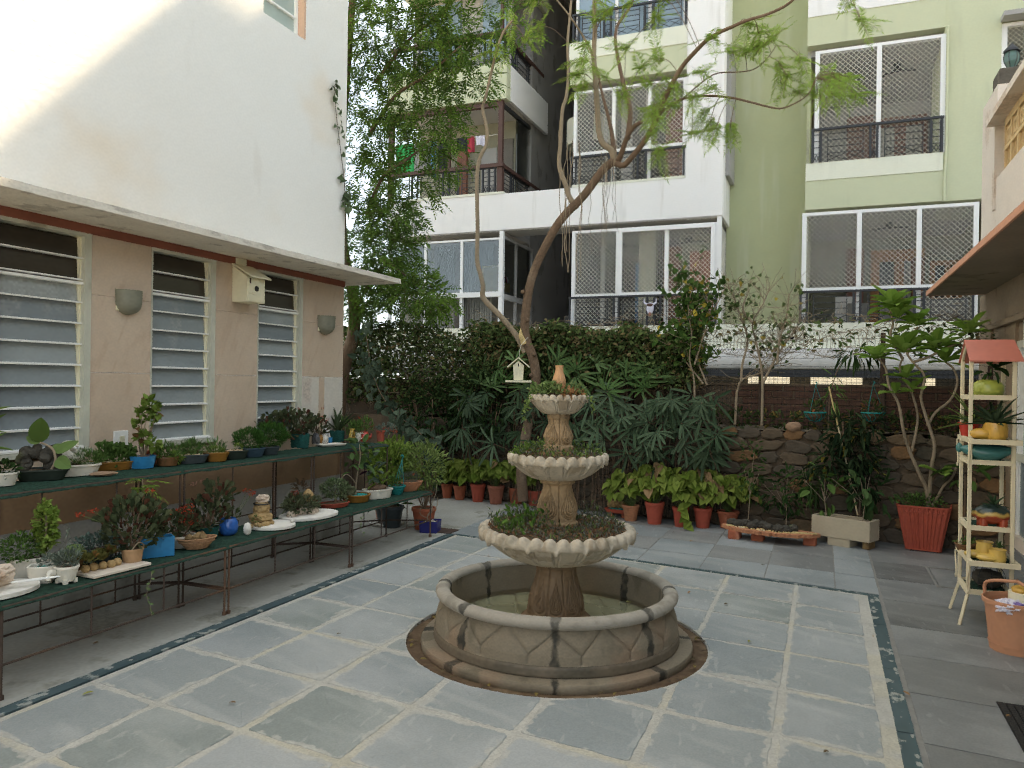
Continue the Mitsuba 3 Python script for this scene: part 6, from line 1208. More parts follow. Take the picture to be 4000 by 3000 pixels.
part(t, 'base', mvs(revolve([0, .06, .045, .03, .05, .0], [0, 0, .02, .04, .05, .052], 6), lc, LS), 'dark_iron'); part(t, 'glass', mvs(revolve([.045, .095, .105, .085], [.052, .15, .22, .30], 6), lc, LS), 'lantern_glass'); part(t, 'cap', mvs(revolve([.12, .10, .05, .02, .0], [.30, .34, .39, .42, .45], 6), lc, LS), 'dark_iron')
for k in range(6):
    a = k * math.pi / 3; part(t, 'rib', mvs(tube([(.05 * math.cos(a), .05 * math.sin(a), .052), (.10 * math.cos(a), .10 * math.sin(a), .15), (.11 * math.cos(a), .11 * math.sin(a), .22), (.09 * math.cos(a), .09 * math.sin(a), .31)], .006, 4), lc, LS), 'dark_iron')
# ---------------------------------------------------------------- roofed plant stand
t = thing('plant_stand', 'tall cream metal plant stand with a small pitched salmon roof', 'plant stand')
sx0, sx1, sy0, sy1 = .965, 1.225, 6.19, 6.55
for x in (sx0, sx1):
    for y in (sy0, sy1):
        e = .11 if x == sx0 else -.06; part(t, 'post', bx(x - .0125, x + .0125, y - .0125, y + .0125, .215, 1.86, .003), 'stand_cream')
        part(t, 'foot', tube([(x, y, .225), (x - (.055 if x == sx0 else -.05), y + (-.04 if y == sy0 else .03), .0)], .013, 4), 'stand_cream')
ym = (sy0 + sy1) / 2
for s, y in ((-1, sy0), (1, sy1)):
    part(t, 'roof_slope', rx(bx(sx0 - .02, sx1 + .04, 0, .235, 0, .008), 0, axis=0)[:1] and (lambda m: m)((np.array([[sx0 - .02, ym, 2.01], [sx1 + .03, ym, 2.01], [sx1 + .045, ym + s * .235, 1.855], [sx0 - .02, ym + s * .235, 1.855], [sx0 - .02, ym, 2.0], [sx1 + .03, ym, 2.0], [sx1 + .045, ym + s * .235, 1.845], [sx0 - .02, ym + s * .235, 1.845]]), tri([[0, 1, 2, 3], [7, 6, 5, 4], [0, 4, 5, 1], [1, 5, 6, 2], [2, 6, 7, 3], [3, 7, 4, 0]]))), 'roof_salmon')
    for x in (sx0, sx1): part(t, 'gable_bar', bar((x, ym, 1.995), (x, ym + s * .20, 1.86), .010, 4), 'stand_cream')
def shelf(z, wide, sheet=True):
    y0, y1 = (sy0 - .10, sy1 + .10) if wide else (sy0, sy1); x0, x1 = (sx0 - .0, sx1 + .02) if wide else (sx0, sx1)
    k = unique(t + '__shelf')
    put(k, cat([bx(x0 - .012, x1 + .012, y0 - .012, y0 + .012, z - .02, z + .014), bx(x0 - .012, x1 + .012, y1 - .012, y1 + .012, z - .02, z + .014), bx(x0 - .012, x0 + .012, y0 + .012, y1 - .012, z - .02, z + .014), bx(x1 - .012, x1 + .012, y0 + .012, y1 - .012, z - .02, z + .014)]), 'stand_cream')
    part(k, 'tray', bx(x0 + .012, x1 - .012, y0 + .012, y1 - .012, z - .006, z), 'green_netting')
    if wide:
        for s, yy in ((-1, y0), (1, y1)):
            for x in (x0,):
                c = np.array([x - .014, yy, z - .02]); part(k, 'scroll', tube(smooth_path([c, c + [0, 0, -.05], c + [0, -s * .035, -.11], c + [0, -s * .05, -.17], c + [0, -s * .03, -.20], c + [0, -s * .012, -.18]], 4), .006, 6), 'stand_cream')
SH = [(1.60, 0), (1.295, 1), (1.145, 0), (.685, 0), (.455, 1), (.235, 0)]
for z, wdt in SH: shelf(z, wdt)
mat('glaze_lime', speck((.36, .40, .07), .1, 14), .3, .5, clearcoat=.4, clearcoat_gloss=.8); mat('glaze_teal', speck((.045, .16, .15), .15, 12), .3, .5, clearcoat=.4, clearcoat_gloss=.8)
mat('glaze_gold', speck((.58, .34, .06), .12, 12, (.4, .2, .05), .62), .25, .5, clearcoat=.5, clearcoat_gloss=.85)
def _drip(p, n, uv):
    s = p.z + .02 * noise(p.x * 40, p.y * 40, 1.0); c = mix((.30, .05, .02), (.50, .33, .08), smoothstep(.765, .785, s)); return mix(c, (.02, .035, .03), smoothstep(.79, .81, s))
mat('drip_glaze', _drip, .2, .5, clearcoat=.5, clearcoat_gloss=.85)
xc = (sx0 + sx1) / 2
item('potted_plant', 'lime glazed pot with a dark large-leaved plant under the stand roof', 'potted plant', (xc - .0, ym - .02, 1.602), [('pot', revolve([0, .085, .10, .10, .085, .06, .05, .045, .04], [0, 0, .03, .075, .10, .115, .12, .11, .08], 30), 'glaze_lime', 40), ('stem', tube([(0, 0, .1), (.02, -.0, .2)], .004, 5), 'stem_green'), ('foliage', bush(R, (.01, -.02, .19), (.05, .06, .04), 13, .085, .055, 'oval', up=-.3, **DARK), 'foliage')])
item('boot_planter', 'orange-gold boot-shaped planter with a spiky dark bromeliad', 'planter', (xc + .02, sy0 - .0, 1.298), [('pot', cat([revolve([0, .06, .075, .078, .07, .062], [0, 0, .03, .09, .125, .10], 28), mv(blob((0, 0, .0), .07, 12, 2, .08, 1, (1.2, .75, .6)), (-.075, -.01, .045))]), 'glaze_gold', 50), ('leaf_rosette', rosette(R, (0, 0, .11), 26, .23, .030, 'strap', (2, 60), (.03, .055, .03), (.07, .10, .055)), 'foliage'), ('foliage', rosette(R, (-.10, .16, .12), 14, .30, .018, 'strap', (-8, 60), (.08, .13, .03), (.15, .2, .06)), 'foliage')])
item('bowl', 'red glazed bowl at the back of the same shelf as the boot planter', 'bowl', (sx0 + .05, sy1 - .02, 1.298), [('bowl', vessel(.15, .15, .11, .75, 2, .010, .004), 'glaze_red', 40), ('foliage', rosette(R, (0, 0, .10), 12, .25, .016, 'strap', (-5, 55), (.10, .15, .04), (.18, .24, .08)), 'foliage')])
def fish(l, w, h):
    t_ = np.linspace(0, 1, 18); rr_ = np.sin(np.pi * np.clip(t_, 0, 1)) ** .75; rings = [np.c_[np.full(24, (a - .5) * l), np.cos(np.arange(24) * np.pi / 12) * w / 2 * max(r, .02), np.sin(np.arange(24) * np.pi / 12) * h / 2 * max(r, .02) + h / 2 + (.03 * (1 - math.sin(math.pi * a)))] for a, r in zip(t_, rr_)]
    v = np.vstack(rings); i, j = np.meshgrid(np.arange(17), np.arange(24), indexing='ij'); j2 = (j + 1) % 24; return v, tri(np.stack([i * 24 + j, i * 24 + j2, (i + 1) * 24 + j2, (i + 1) * 24 + j], -1).reshape(-1, 4))
item('fish_planter', 'teal ribbed fish-shaped planter on the narrow middle shelf', 'planter', (xc - .02, sy0 + .05, 1.147), [('body', fish(.36, .17, .12), 'glaze_teal', 50), ('tail', mv(blob((0, 0, 0), .035, 6, 2, .1, 1, (.6, .5, 1.0)), (-.17, 0, .09)), 'glaze_teal', 50)], 0)
item('animal_planter', 'four-footed planter with red, yellow and black drip glaze and a small agave', 'planter', (xc + .02, sy0 + .06, .688), [('body', mv(blob((0, 0, 0), .095, 21, 3, .06, 1, (1.2, .8, .75)), (0, 0, .09)), 'drip_glaze', 50), *[('foot', tube([(x, y, 0), (x, y, .06)], .028, 10), 'drip_glaze', 40) for x in (-.06, .06) for y in (-.04, .04)], ('snout', tube([(-.10, 0, .09), (-.15, 0, .10)], .026, 10), 'drip_glaze', 40), ('leaf_rosette', rosette(R, (.01, 0, .14), 18, .10, .022, 'strap', (5, 75), (.03, .06, .03), (.06, .10, .05)), 'foliage')])
item('boot_planter', 'pair of yellow shoe-shaped planters on the wide low shelf', 'planter', (xc + .04, sy0 - .02, .458), [('shoe', cat([revolve([0, .05, .055, .05, .056, .046], [0, 0, .04, .075, .09, .07], 24), mv(blob((0, 0, 0), .05, 13, 2, .06, 1, (1.5, .8, .6)), (-.055, -.02, .03))]), 'glaze_yellow', 50), ('shoe', mv(cat([revolve([0, .05, .055, .05, .056, .046], [0, 0, .05, .10, .12, .09], 24), mv(blob((0, 0, 0), .05, 14, 2, .06, 1, (1.5, .8, .6)), (-.055, -.02, .03))]), (-.06, .10, 0)), 'glaze_yellow', 50), ('foliage', rosette(R, (.02, .04, .09), 9, .06, .012, 'strap', (20, 80)), 'foliage')])
item('bonsai_tray', 'brown oval dish at the back of the wide low shelf', 'bowl', (sx0 + .04, sy1, .458), [('tray', rz(vessel(.22, .15, .05, .8, 2.4, .010, .003), 80), 'glaze_brown', 40), ('foliage', bush(R, (0, 0, .06), (.06, .04, .02), 50, .03, .012, 'oval', **GREEN), 'foliage')])
item('glass_terrarium', 'wire cage of dry moss on the bottom shelf of the stand', 'planter', (xc + .02, ym - .03, .237), [('moss', blob((0, 0, .07), .085, 19, 3, .3, 1.6, (1.15, 1.1, .75)), 'rock_dark', 30), ('cage', cat([tube(smooth_path([(math.cos(a) * .10, math.sin(a) * .10, 0), (math.cos(a) * .10, math.sin(a) * .10, .1), (math.cos(a) * .05, math.sin(a) * .05, .17), (0, 0, .185)], 4), .0025, 4) for a in np.arange(8) * math.pi / 4]), 'dark_iron')])
# bucket
mat('bucket_plastic', speck((.48, .235, .135), .07, 8, (.36, .17, .1), .64), .5, .4, bump_grain(), .001)
t = item('bucket', 'peach plastic bucket with things in it on the paving by the stand', 'bucket', (1.155, 5.70, 0), [('body', revolve([0, .135, .14, .142, .172, .174, .187, .188, .180, .176, .168, .138, .0], [.006, .006, .0, .01, .285, .295, .297, .325, .328, .322, .29, .03, .02], 56), 'bucket_plastic', 40), ('moulded_ring', revolve([.1485, .151, .1515, .149], [.045, .046, .052, .053], 56), 'bucket_plastic', 40), ('handle', tube(smooth_path([(.0, .186, .30), (-.01, .17, .40), (-.02, .0, .44), (-.02, -.02, .44), (-.03, -.13, .39), (-.03, -.180, .31)][::-1], 6), .011, 8), 'bucket_plastic', 40)], 55)
item('tin', 'cream and orange tin standing in the bucket', 'tin', (1.19, 5.72, .22), [('can', revolve([0, .075, .075, .07, .0], [0, 0, .15, .152, .14], 30), 'cream_paint', 40), ('cloth', blob((0, 0, .16), .06, 15, 2, .2, 1, (1, 1, .5)), 'glaze_gold', 40)])
item('plastic_bag', 'crumpled white and violet plastic bag in the bucket', 'bag', (1.10, 5.60, .30), [('film', blob((0, 0, 0), .075, 16, 3, .7, 2.5, (1.1, 1, .55)), 'cloth_white'), ('print', blob((.03, -.02, .01), .05, 18, 2, .6, 2.5, (1, .8, .5)), mat('violet_print', (.22, .16, .42), .5) or 'violet_print')])
# rubber mat: rows of knobs
t = thing('door_mat', 'black ribbed rubber mat lying at the right edge of the paving', 'door mat')
part(t, 'backing', rz(bx(.87, 1.6, 3.2, 4.70, .002, .008), 0), 'black_paint')
kn = [bx(x, x + .026, y, y + .016, .008, .019) for x in np.arange(.875, 1.58, .034) for y in np.arange(3.25, 4.68, .026)]
part(t, 'knobs', cat(kn), mat('rubber', (.03, .028, .026), .7) or 'rubber', kind='stuff')
# ---------------------------------------------------------------- back of the yard: retaining wall, hedge, palms, pots
G_ = np.random.default_rng(77)
WD = unit(np.array([1, -.14, 0])); WN = np.array([-WD[1], WD[0], 0]) * 1.0        # along the wall, and away from the camera
W0 = np.array([-1, 9.3, 0])
def wy(x, off=0.0): return 9.3 - .14 * (x + 1) + off * 1.01
WROT = math.degrees(math.atan2(WD[1], WD[0]))
def wbox(x0, x1, o0, o1, z0, z1, b=0.0):
    """A box laid along the back wall: x from x0 to x1, depth o0..o1 behind its face."""
    return mv(rz(bx(x0 + 1, x1 + 1, o0, o1, z0, z1, b), WROT), W0)
mat('wall_mortar', speck((.115, .085, .058), .25, 6, (.075, .06, .042), .55), .95, .15, bump_grain(), .006)  # mortar and stone colours painted darker for the shade under the trees
for k_, c_ in enumerate([(.105, .078, .052), (.185, .105, .05), (.085, .068, .05), (.165, .115, .068)]):
    mat(f'wall_stone_{k_}', speck(c_, .3, 9, (.055, .05, .035), .56), .9, .2, bump_grain(16, 60), .008)
mat('old_brick', speck((.10, .055, .04), .3, 12, (.05, .04, .035), .55), .95, .15, bump_grain(), .004)
w = thing('stone_wall', 'rubble stone retaining wall with ochre stones, coloured darker for the tree shade, along the back of the yard', 'wall')
put(w, wbox(-14, 3.0, .04, .42, -.05, 1.13), 'wall_mortar')
z = 0.0
for row in range(8):
    hgt = [.16, .13, .17, .14, .15, .13, .14, .12][row]; x = -5.6 + .1 * G_.random()
    while x < 1.75:
        L_ = .16 + .22 * G_.random()
        if x > -1.35:
            k8 = np.arange(14) * 2 * np.pi / 14; e8 = ring(L_ * .98, hgt * .97, 3.2, 14) * (1 + .10 * G_.normal(size=(14, 1)))
            o8 = poly_slab(e8, 0, .047 + .013 * G_.random(), .016); v8 = o8[0] + 0; v8[:, 2] += .012 * (meshkit.noise(v8 * 25 + x * 9) - .5)
            m = (np.c_[v8[:, 0], -v8[:, 2] + .04, v8[:, 1]], o8[1]); m = rz(rx(m, 4 * G_.normal(), axis=1), WROT)
            part(w, 'stone', mv(m, (x + L_ / 2, wy(x + L_ / 2, .0), z + hgt / 2)), f'wall_stone_{G_.choice(4, p=[.45, .17, .28, .10])}')
        x += L_ + .012
    z += hgt + .004
part(w, 'stones', cat([rz(blob((0, 0, 0), 1.0, int(q), 1, .16, 1.3, (.14, .08, .075)), WROT)[:1] and (rz(blob((0, 0, 0), 1.0, int(q), 1, .16, 1.3, (.14, .08, .075)), WROT)[0] + np.array([-5.8 + .29 * (q % 15), wy(-5.8 + .29 * (q % 15), .05), .08 + .155 * (q // 15)]), blob((0, 0, 0), 1, 0, 1)[1]) for q in range(105)]), 'wall_stone_2', smooth=40, kind='stuff')
single('wall_soil', 'narrow bed of dark soil and litter on top of the retaining wall', 'soil', mv(rz((lambda g: (np.c_[g[0][:, :2], 1.12 + .09 * meshkit.fbm(np.c_[g[0][:, :2] * 4, g[0][:, 0] * 0], 3)], g[1]))((lambda X, Y: (np.c_[X.ravel(), Y.ravel()], tri(np.stack([np.arange(119)[:, None] * 10 + np.arange(9), np.arange(119)[:, None] * 10 + 10 + np.arange(9), np.arange(119)[:, None] * 10 + 11 + np.arange(9), np.arange(119)[:, None] * 10 + 1 + np.arange(9)], -1).reshape(-1, 4))))(*np.meshgrid(np.linspace(-5.2, 4, 120), np.linspace(.03, .50, 10), indexing='ij'))), WROT), W0), 'gravel_soil', smooth=True)
labels['wall_soil'] = {'label': 'narrow bed of dark soil and litter on top of the retaining wall', 'kind': 'structure'}
single('loose_stone', 'pale pointed stone lying on top of the retaining wall', 'stone', blob((-.30, wy(-.3, .0), 1.20), .085, 4, 2, .3, 1.2, (1.1, .6, .7)), 'rock_flat', smooth=30)
bw = thing('brick_wall', 'low dark brick wall behind the planting strip', 'wall')
put(bw, wbox(-14, 3.0, .45, .56, 1.1, 1.655), 'wall_mortar')
for row in range(6):
    for i in range(12):
        x = -1.1 + i * .245 + (row % 2) * .12 + .006 * G_.normal()
        part(bw, 'brick', wbox(x, x + .228, .435 + .004 * G_.random(), .50, 1.195 + row * .082, 1.195 + row * .082 + .070, .004), 'old_brick')
part(bw, 'coping', wbox(-14, 3.0, .43, .58, 1.656, 1.686, .004), 'wall_mortar')
f_ = thing('wire_fence', 'thin wire mesh fence on iron posts behind the shrubs', 'fence')
for x, z0, z1 in ((-5.0, 1.1, 2.3), (-3.9, 1.1, 2.3), (-2.4, 1.1, 2.3), (-.75, 1.1, 1.86), (.575, 1.15, 2.27), (1.6, 1.1, 1.9)):
    part(f_, 'post', wbox(x - .025, x + .025, .40, .43, z0, z1), 'rust_iron')
for z_ in (1.72, 1.80, 1.9, 2.0, 2.1, 2.2): part(f_, 'wire', tube([(x, wy(x, .41) , z_ + .012 * math.sin(x * 3 + z_ * 9)) for x in np.linspace(-5.9, 1.7, 50)], .0022, 4), 'dark_iron')
wm = [bar((x, wy(x, .405), 1.15), (x, wy(x, .405), 1.84), .0016, 3) for x in np.arange(-2.0, 1.7, .05)] + [bar((-2.0, wy(-2.0, .405), z_), (1.7, wy(1.7, .405), z_), .0016, 3) for z_ in np.arange(1.2, 1.84, .05)]
part(f_, 'mesh', cat(wm), 'dark_iron', kind='stuff')
coil = [(-1.4 + .028 * k / 10 * 1.0 + .10 * math.cos(k * .42), wy(-1.4 + .028 * k / 10, .38), 2.17 + .03 * math.sin(k * .02) + .15 * math.sin(k * .42)) for k in range(1080)][::1][:700]
single('wire_coil', 'loose coils of wire and dry tendrils strung along the fence top', 'wire', tube(coil, .0022, 3), 'bark_pale')

# hedge of climbers over the fence
def hedge(label, x0, x1, z0, z1, n, dry, seed, pal, dens=1.0):
    rg = np.random.default_rng(seed); t = thing('climbing_hedge', label, 'hedge')
    X = x0 + (x1 - x0) * rg.random(n); top = z1 + .22 * (meshkit.fbm(np.c_[X * 2.2, X * 0, X * 0 + seed], 3) - .5) * 2
    Z = z0 + (top - z0) * rg.random(n) ** .75; O = .36 + .20 * rg.normal(size=n) - .10 * meshkit.fbm(np.c_[X * 3, Z * 3, X * 0], 3)
    P = np.c_[X, wy(X, O), Z]; D = unit(np.c_[rg.normal(size=n), rg.normal(size=n) - .7, rg.normal(size=n) * .7 - .25])
    part(t, 'foliage', leaves('oval', P, D, unit(rg.normal(size=(n, 3)) + [0, -.5, .9]), .052 + .03 * rg.random(n), .030 + .012 * rg.random(n), tones(rg, n, jit=.3, odd=(.20, .16, .08), p_odd=dry, **pal)), 'foliage')
    tw = []
    for _ in range(int(150 * dens * (x1 - x0))):
        a = np.array([x0 + (x1 - x0) * rg.random(), 0, z0 + (z1 - z0) * rg.random()]); k = 7; steps = np.cumsum(rg.normal(size=(k, 3)) * [.07, .03, .045], 0); p = a + steps; p[:, 1] = wy(p[:, 0], .30 + .06 * rg.normal() + steps[:, 1])
        tw.append(tube(smooth_path(p, 3), .0022 + .0018 * rg.random(), 3, False))
    part(t, 'twigs', cat(tw), 'bark_pale')
HP = dict(ca=(.05, .08, .028), cb=(.13, .175, .065))
hedge('dark leafy climber over the fence next to the house corner', -7.5, -4.4, 1.3, 2.45, 8200, .10, 1, HP, 1.1)
hedge('tangled climber with dry brown twigs over the fence left of the tree', -4.6, -3.4, 1.6, 2.45, 6800, .24, 2, HP, 1.6)
hedge('tangled climber with pale bare twigs over the fence right of the tree', -3.5, -1.4, 1.62, 2.4, 10500, .2, 3, HP, 2.0)
hedge('thin wiry climber with few leaves on the fence top at the right', -1.3, 1.65, 2.02, 2.42, 300, .12, 4, HP, .3)

# tree with a leaning trunk and feathery leaves
t = thing('feathery_tree', 'slender forked tree with feathery lime leaves leaning over the fountain', 'tree')
BR = {'trunk': ([(-3.62, 9.35, .10), (-3.66, 9.35, .45), (-3.62, 9.35, .81), (-3.53, 9.35, 1.33), (-3.47, 9.35, 1.7), (-3.52, 9.35, 1.97), (-3.6, 9.35, 2.18), (-3.63, 9.35, 2.42), (-3.6, 9.35, 2.79), (-3.48, 9.35, 3.21), (-3.29, 9.35, 3.56), (-3.11, 9.35, 3.81), (-2.85, 9.35, 4.06), (-2.62, 9.35, 4.34), (-2.45, 9.35, 4.47)], .072, .050, 'bark_brown'),
 'limb': ([(-3.63, 9.35, 2.05), (-3.70, 9.34, 2.2), (-3.78, 9.33, 2.32), (-3.99, 9.3, 2.55), (-4.17, 9.28, 2.73), (-4.21, 9.26, 2.82), (-4.19, 9.23, 2.92), (-4.22, 9.21, 3.07), (-4.27, 9.19, 3.28), (-4.25, 9.16, 3.71), (-4.26, 9.14, 3.99), (-4.23, 9.11, 4.53), (-4.11, 9.09, 4.76), (-4.1, 9.07, 4.97), (-4.15, 9.04, 5.21), (-4.1, 9.02, 5.37), (-3.98, 9.0, 5.78), (-3.85, 8.97, 6.1), (-3.71, 8.95, 6.24)], .042, .014, 'bark_pale'),
 'limb2': ([(-2.95, 9.35, 3.90), (-3.06, 9.38, 4.05), (-3.12, 9.4, 4.22), (-3.22, 9.43, 4.47), (-3.22, 9.46, 4.75), (-3.22, 9.49, 5.03), (-3.21, 9.51, 5.26), (-3.17, 9.54, 5.44), (-3.16, 9.57, 5.78), (-3.19, 9.6, 6.16), (-3.15, 9.62, 6.72), (-3.13, 9.65, 7.6)], .036, .014, 'bark_pale'),
 'ba': ([(-2.45, 9.35, 4.42), (-2.5, 9.32, 4.58), (-2.6, 9.28, 4.67), (-2.65, 9.25, 4.84), (-2.66, 9.22, 5.06), (-2.67, 9.18, 5.39), (-2.69, 9.15, 5.73), (-2.68, 9.12, 6.06), (-2.67, 9.08, 6.38), (-2.6, 9.05, 7.5)], .042, .026, 'bark_pale'),
 'bb': ([(-2.45, 9.35, 4.45), (-2.5, 9.43, 4.65), (-2.55, 9.51, 4.88), (-2.62, 9.59, 5.12), (-2.74, 9.67, 5.49), (-2.82, 9.75, 5.8)], .036, .012, 'bark_brown'),
 'bc': ([(-2.42, 9.35, 4.43), (-2.36, 9.28, 4.51), (-2.28, 9.2, 4.66), (-2.17, 9.12, 4.77), (-2.06, 9.05, 4.8)], .036, .024, 'bark_brown'),
 'bc2': ([(-2.29, 9.3, 4.70), (-2.29, 9.43, 5.05), (-2.36, 9.52, 5.33), (-2.44, 9.6, 5.55), (-2.53, 9.68, 5.92), (-2.58, 9.77, 6.32), (-2.39, 9.85, 6.66), (-2.3, 9.9, 7.2)], .036, .012, 'bark_brown'),
 'bd': ([(-2.45, 9.35, 4.42), (-2.32, 9.26, 4.36), (-2.2, 9.18, 4.43), (-2.01, 9.09, 4.6), (-1.88, 9.01, 4.78), (-1.75, 8.92, 5.01), (-1.64, 8.84, 5.16), (-1.52, 8.75, 5.28), (-1.38, 8.66, 5.37), (-1.25, 8.58, 5.44), (-1.11, 8.49, 5.47), (-.95, 8.41, 5.48), (-.8, 8.32, 5.48), (-.52, 8.24, 5.49), (-.30, 8.15, 5.56), (.1, 8.0, 5.9)], .038, .011, 'bark_brown'),
 'be': ([(-1.83, 9.0, 4.86), (-1.66, 9.1, 5.0), (-1.51, 9.05, 5.02), (-1.26, 9.0, 4.99), (-1.01, 8.95, 4.92), (-.79, 8.92, 4.83), (-.63, 8.87, 4.75), (-.48, 8.79, 4.68), (-.35, 8.71, 4.68), (-.19, 8.63, 4.74), (-.11, 8.55, 4.87)], .017, .005, 'bark_brown'),
 'bf': ([(-2.68, 9.15, 5.66), (-2.80, 9.2, 5.92), (-3.0, 9.08, 6.25), (-3.2, 8.95, 6.5)], .016, .008, 'bark_pale'),
 'bg': ([(-1.56, 9.05, 5.02), (-1.36, 9.1, 5.2), (-1.19, 9.1, 5.28), (-.94, 9.05, 5.24), (-.77, 8.95, 5.21), (-.63, 8.85, 5.26), (-.52, 8.75, 5.35)], .009, .004, 'bark_brown')}
allp = []
for nm, (p, r0, r1, m) in BR.items():
    sp = smooth_path(p, 4); sp = sp + .012 * (meshkit.noise(sp * 3.0 + 7)[:, None] - .5) * [1, 1, 0]
    part(t, 'trunk' if nm == 'trunk' else 'limb', tube(sp, np.linspace(r0, r1, len(sp)) * (1 + .10 * (meshkit.noise(sp * 5) - .5)), 10), m, smooth=60)
    if nm in ('bd', 'be', 'bg', 'ba', 'bc2', 'bb', 'limb2', 'bf', 'limb'): allp.append(sp)
for kk in range(7):
    part(t, 'knot', blob(np.array(BR['trunk'][0][3 + kk % 6]) + [.05 * (-1) ** kk, -.06, .05], .028, 400 + kk, 1, .3), 'bark_brown', smooth=40)
part(t, 'torn_stub', tube([(-3.62, 9.30, 2.16), (-3.66, 9.26, 2.28), (-3.655, 9.25, 2.36)], [.04, .028, .004], 7), 'pebble_yellow')
LC = [(-3.28, 6.34), (-2.76, 5.57), (-2.62, 5.62), (-2.83, 5.41), (-2.39, 5.99), (-2.52, 5.91), (-1.84, 5.49), (-1.9, 6.03), (-2.15, 6.0), (-1.72, 6.08), (-1.75, 5.22), (-1.97, 5.2), (-1.64, 5.12), (-1.35, 5.2), (-1.4, 4.91), (-1.24, 4.68), (-1.47, 4.63), (-1.16, 4.56), (-1.83, 4.72), (-1.76, 4.3), (-1.17, 5.44), (-1.02, 5.5), (-.82, 5.66), (-.71, 5.53), (-.57, 5.46), (-.64, 5.29), (-.86, 5.35), (-.49, 5.16), (-.27, 5.19), (-.41, 5.02), (-1.03, 4.63), (-1.65, 6.13), (-1.88, 4.56), (-2.27, 5.1), (-2.74, 5.25), (-3.75, 6.31), (-3.51, 5.95), (-3.98, 5.81), (-3.86, 5.9), (-3.4, 6.21), (-3.29, 6.32), (.23, 5.73), (.29, 4.83), (.06, 5.01), (.01, 4.71), (.32, 5.62), (-2.6, 6.3), (-2.2, 5.6), (-2.05, 5.4), (-.1, 4.9), (-.05, 5.1), (.12, 4.85), (-1.95, 5.0), (-2.45, 5.3), (-1.6, 4.85), (.2, 4.95), (0.05, 4.85), (-.3, 4.9), (-.75, 5.4), (-1.2, 5.0), (-1.3, 4.8)]
AP = np.vstack(allp); fo, tw = [], []
for (x, z_) in LC:
    tgt = np.array([x, 8.85 + .35 * G_.normal() * .5, z_]); i = np.argmin(np.linalg.norm((AP - tgt) * [1, .5, 1], axis=1)); s = AP[i]; d = tgt - s; L_ = np.linalg.norm(d)
    if L_ > .25: tw.append(tube(smooth_path([s, s + d * .5 + [0, 0, .05], tgt], 4), .004, 4))
    for q in range(5):
        dd = unit(d + .35 * sph(G_, 1)[0] + [0, 0, -.08]) if q == 0 else unit(.4 * unit(d) + sph(G_, 1)[0] + [0, 0, -.15]); base = tgt - dd * .10; nn = unit(np.array([.3 * G_.normal(), -.55 + .4 * G_.normal(), 1.0])); yy = unit(np.cross(nn, dd)); nn = np.cross(dd, yy); l = .28 + .15 * G_.random()
        lv_, rib = pinnate(G_, base, dd, nn, l, 17, .10, .012, (.19, .30, .04), (.36, .48, .11), .18, 62); fo.append(lv_); tw.append(tube(rib[::3], .0018, 3))
part(t, 'foliage', cat(fo), 'foliage'); part(t, 'twigs', cat(tw), 'bark_brown')
hv = []
for k in range(16):
    x = -3.3 + .12 * k * .55 if k < 7 else -2.5 + .06 * G_.normal(); z1 = 4.6 if k < 7 else 4.4; n_ = 12; zz = np.linspace(z1 + .3 * G_.random(), 3.2 + .5 * G_.random() if k >= 7 else 2.9 + .5 * G_.random(), n_)
    if k < 7: x = -3.15 + .045 * k + (k % 2) * .03
    hv.append(tube(smooth_path(np.c_[x + np.cumsum(G_.normal(size=n_)) * .013, np.full(n_, 9.2) + np.cumsum(G_.normal(size=n_)) * .01, zz], 3), .0045 if k < 7 else .003, 4))
single('hanging_vines', 'bare dry vines hanging from the forks of the feathery tree', 'vines', cat(hv), 'bark_pale')
# hanging birdhouse
t = thing('birdhouse', 'small cream birdhouse with a seed tray hanging from the leaning tree', 'birdhouse')
bc = np.array([-3.535, 8.9, 1.655])
body = [(-.055, .03), (.055, .03), (.068, .215), (0, .27), (-.068, .215)]
part(t, 'body', mv(rz((lambda m: m)(prism_y(body, -.06, .06)), 18), bc), 'cream_paint'); part(t, 'tray', mv(rz(bx(-.16, .16, -.10, .10, 0, .026, .003), 18), bc), 'cream_paint')
for s in (-1, 1): part(t, 'roof_slope', mv(rz(prism_y([(0, .30), (s * .135, .185), (s * .14, .197), (0, .315)][::s], -.09, .09), 18), bc), 'cream_paint')
part(t, 'slot', mv(rz(bx(-.006, .006, -.063, -.0605, .20, .235), 18), bc), 'black_paint'); part(t, 'string', tube([bc + [0, 0, .31], bc + [.02, 0, .46], (-3.53, 9.2, 2.24)], .0025, 4), 'net_cord')  # black sliver painted for the dark of the slot
# dense tree beside the house
t = thing('dense_tree', 'dense dark green tree with feathered leaves behind the house corner', 'tree')
part(t, 'trunk', tube(smooth_path([(-7.0, 10.0, -.05), (-6.98, 10.0, 1.2), (-6.88, 10.0, 1.9), (-6.72, 10.0, 2.4), (-6.75, 10.0, 3.0), (-6.95, 10.0, 3.8), (-7.0, 10.0, 5.2), (-6.92, 10.0, 6.4), (-6.8, 10, 8.0)], 4), np.linspace(.12, .05, 33), 10), 'bark_brown', smooth=60)
for p in ([(-6.55, 10, 3.0), (-6.1, 9.9, 3.4), (-5.7, 9.8, 3.2)], [(-6.52, 10, 4.2), (-6.1, 9.8, 4.7), (-5.6, 9.7, 4.9), (-5.2, 9.6, 5.1)], [(-6.5, 10, 5.4), (-6.0, 9.9, 5.9), (-5.4, 9.8, 6.1), (-4.8, 9.7, 6.4)], [(-6.4, 10, 6.2), (-5.9, 10.1, 6.8), (-5.2, 10.1, 7.2)]):
    part(t, 'limb', tube(smooth_path(p, 4), np.linspace(.035, .010, len(smooth_path(p, 4))), 7), 'bark_brown')
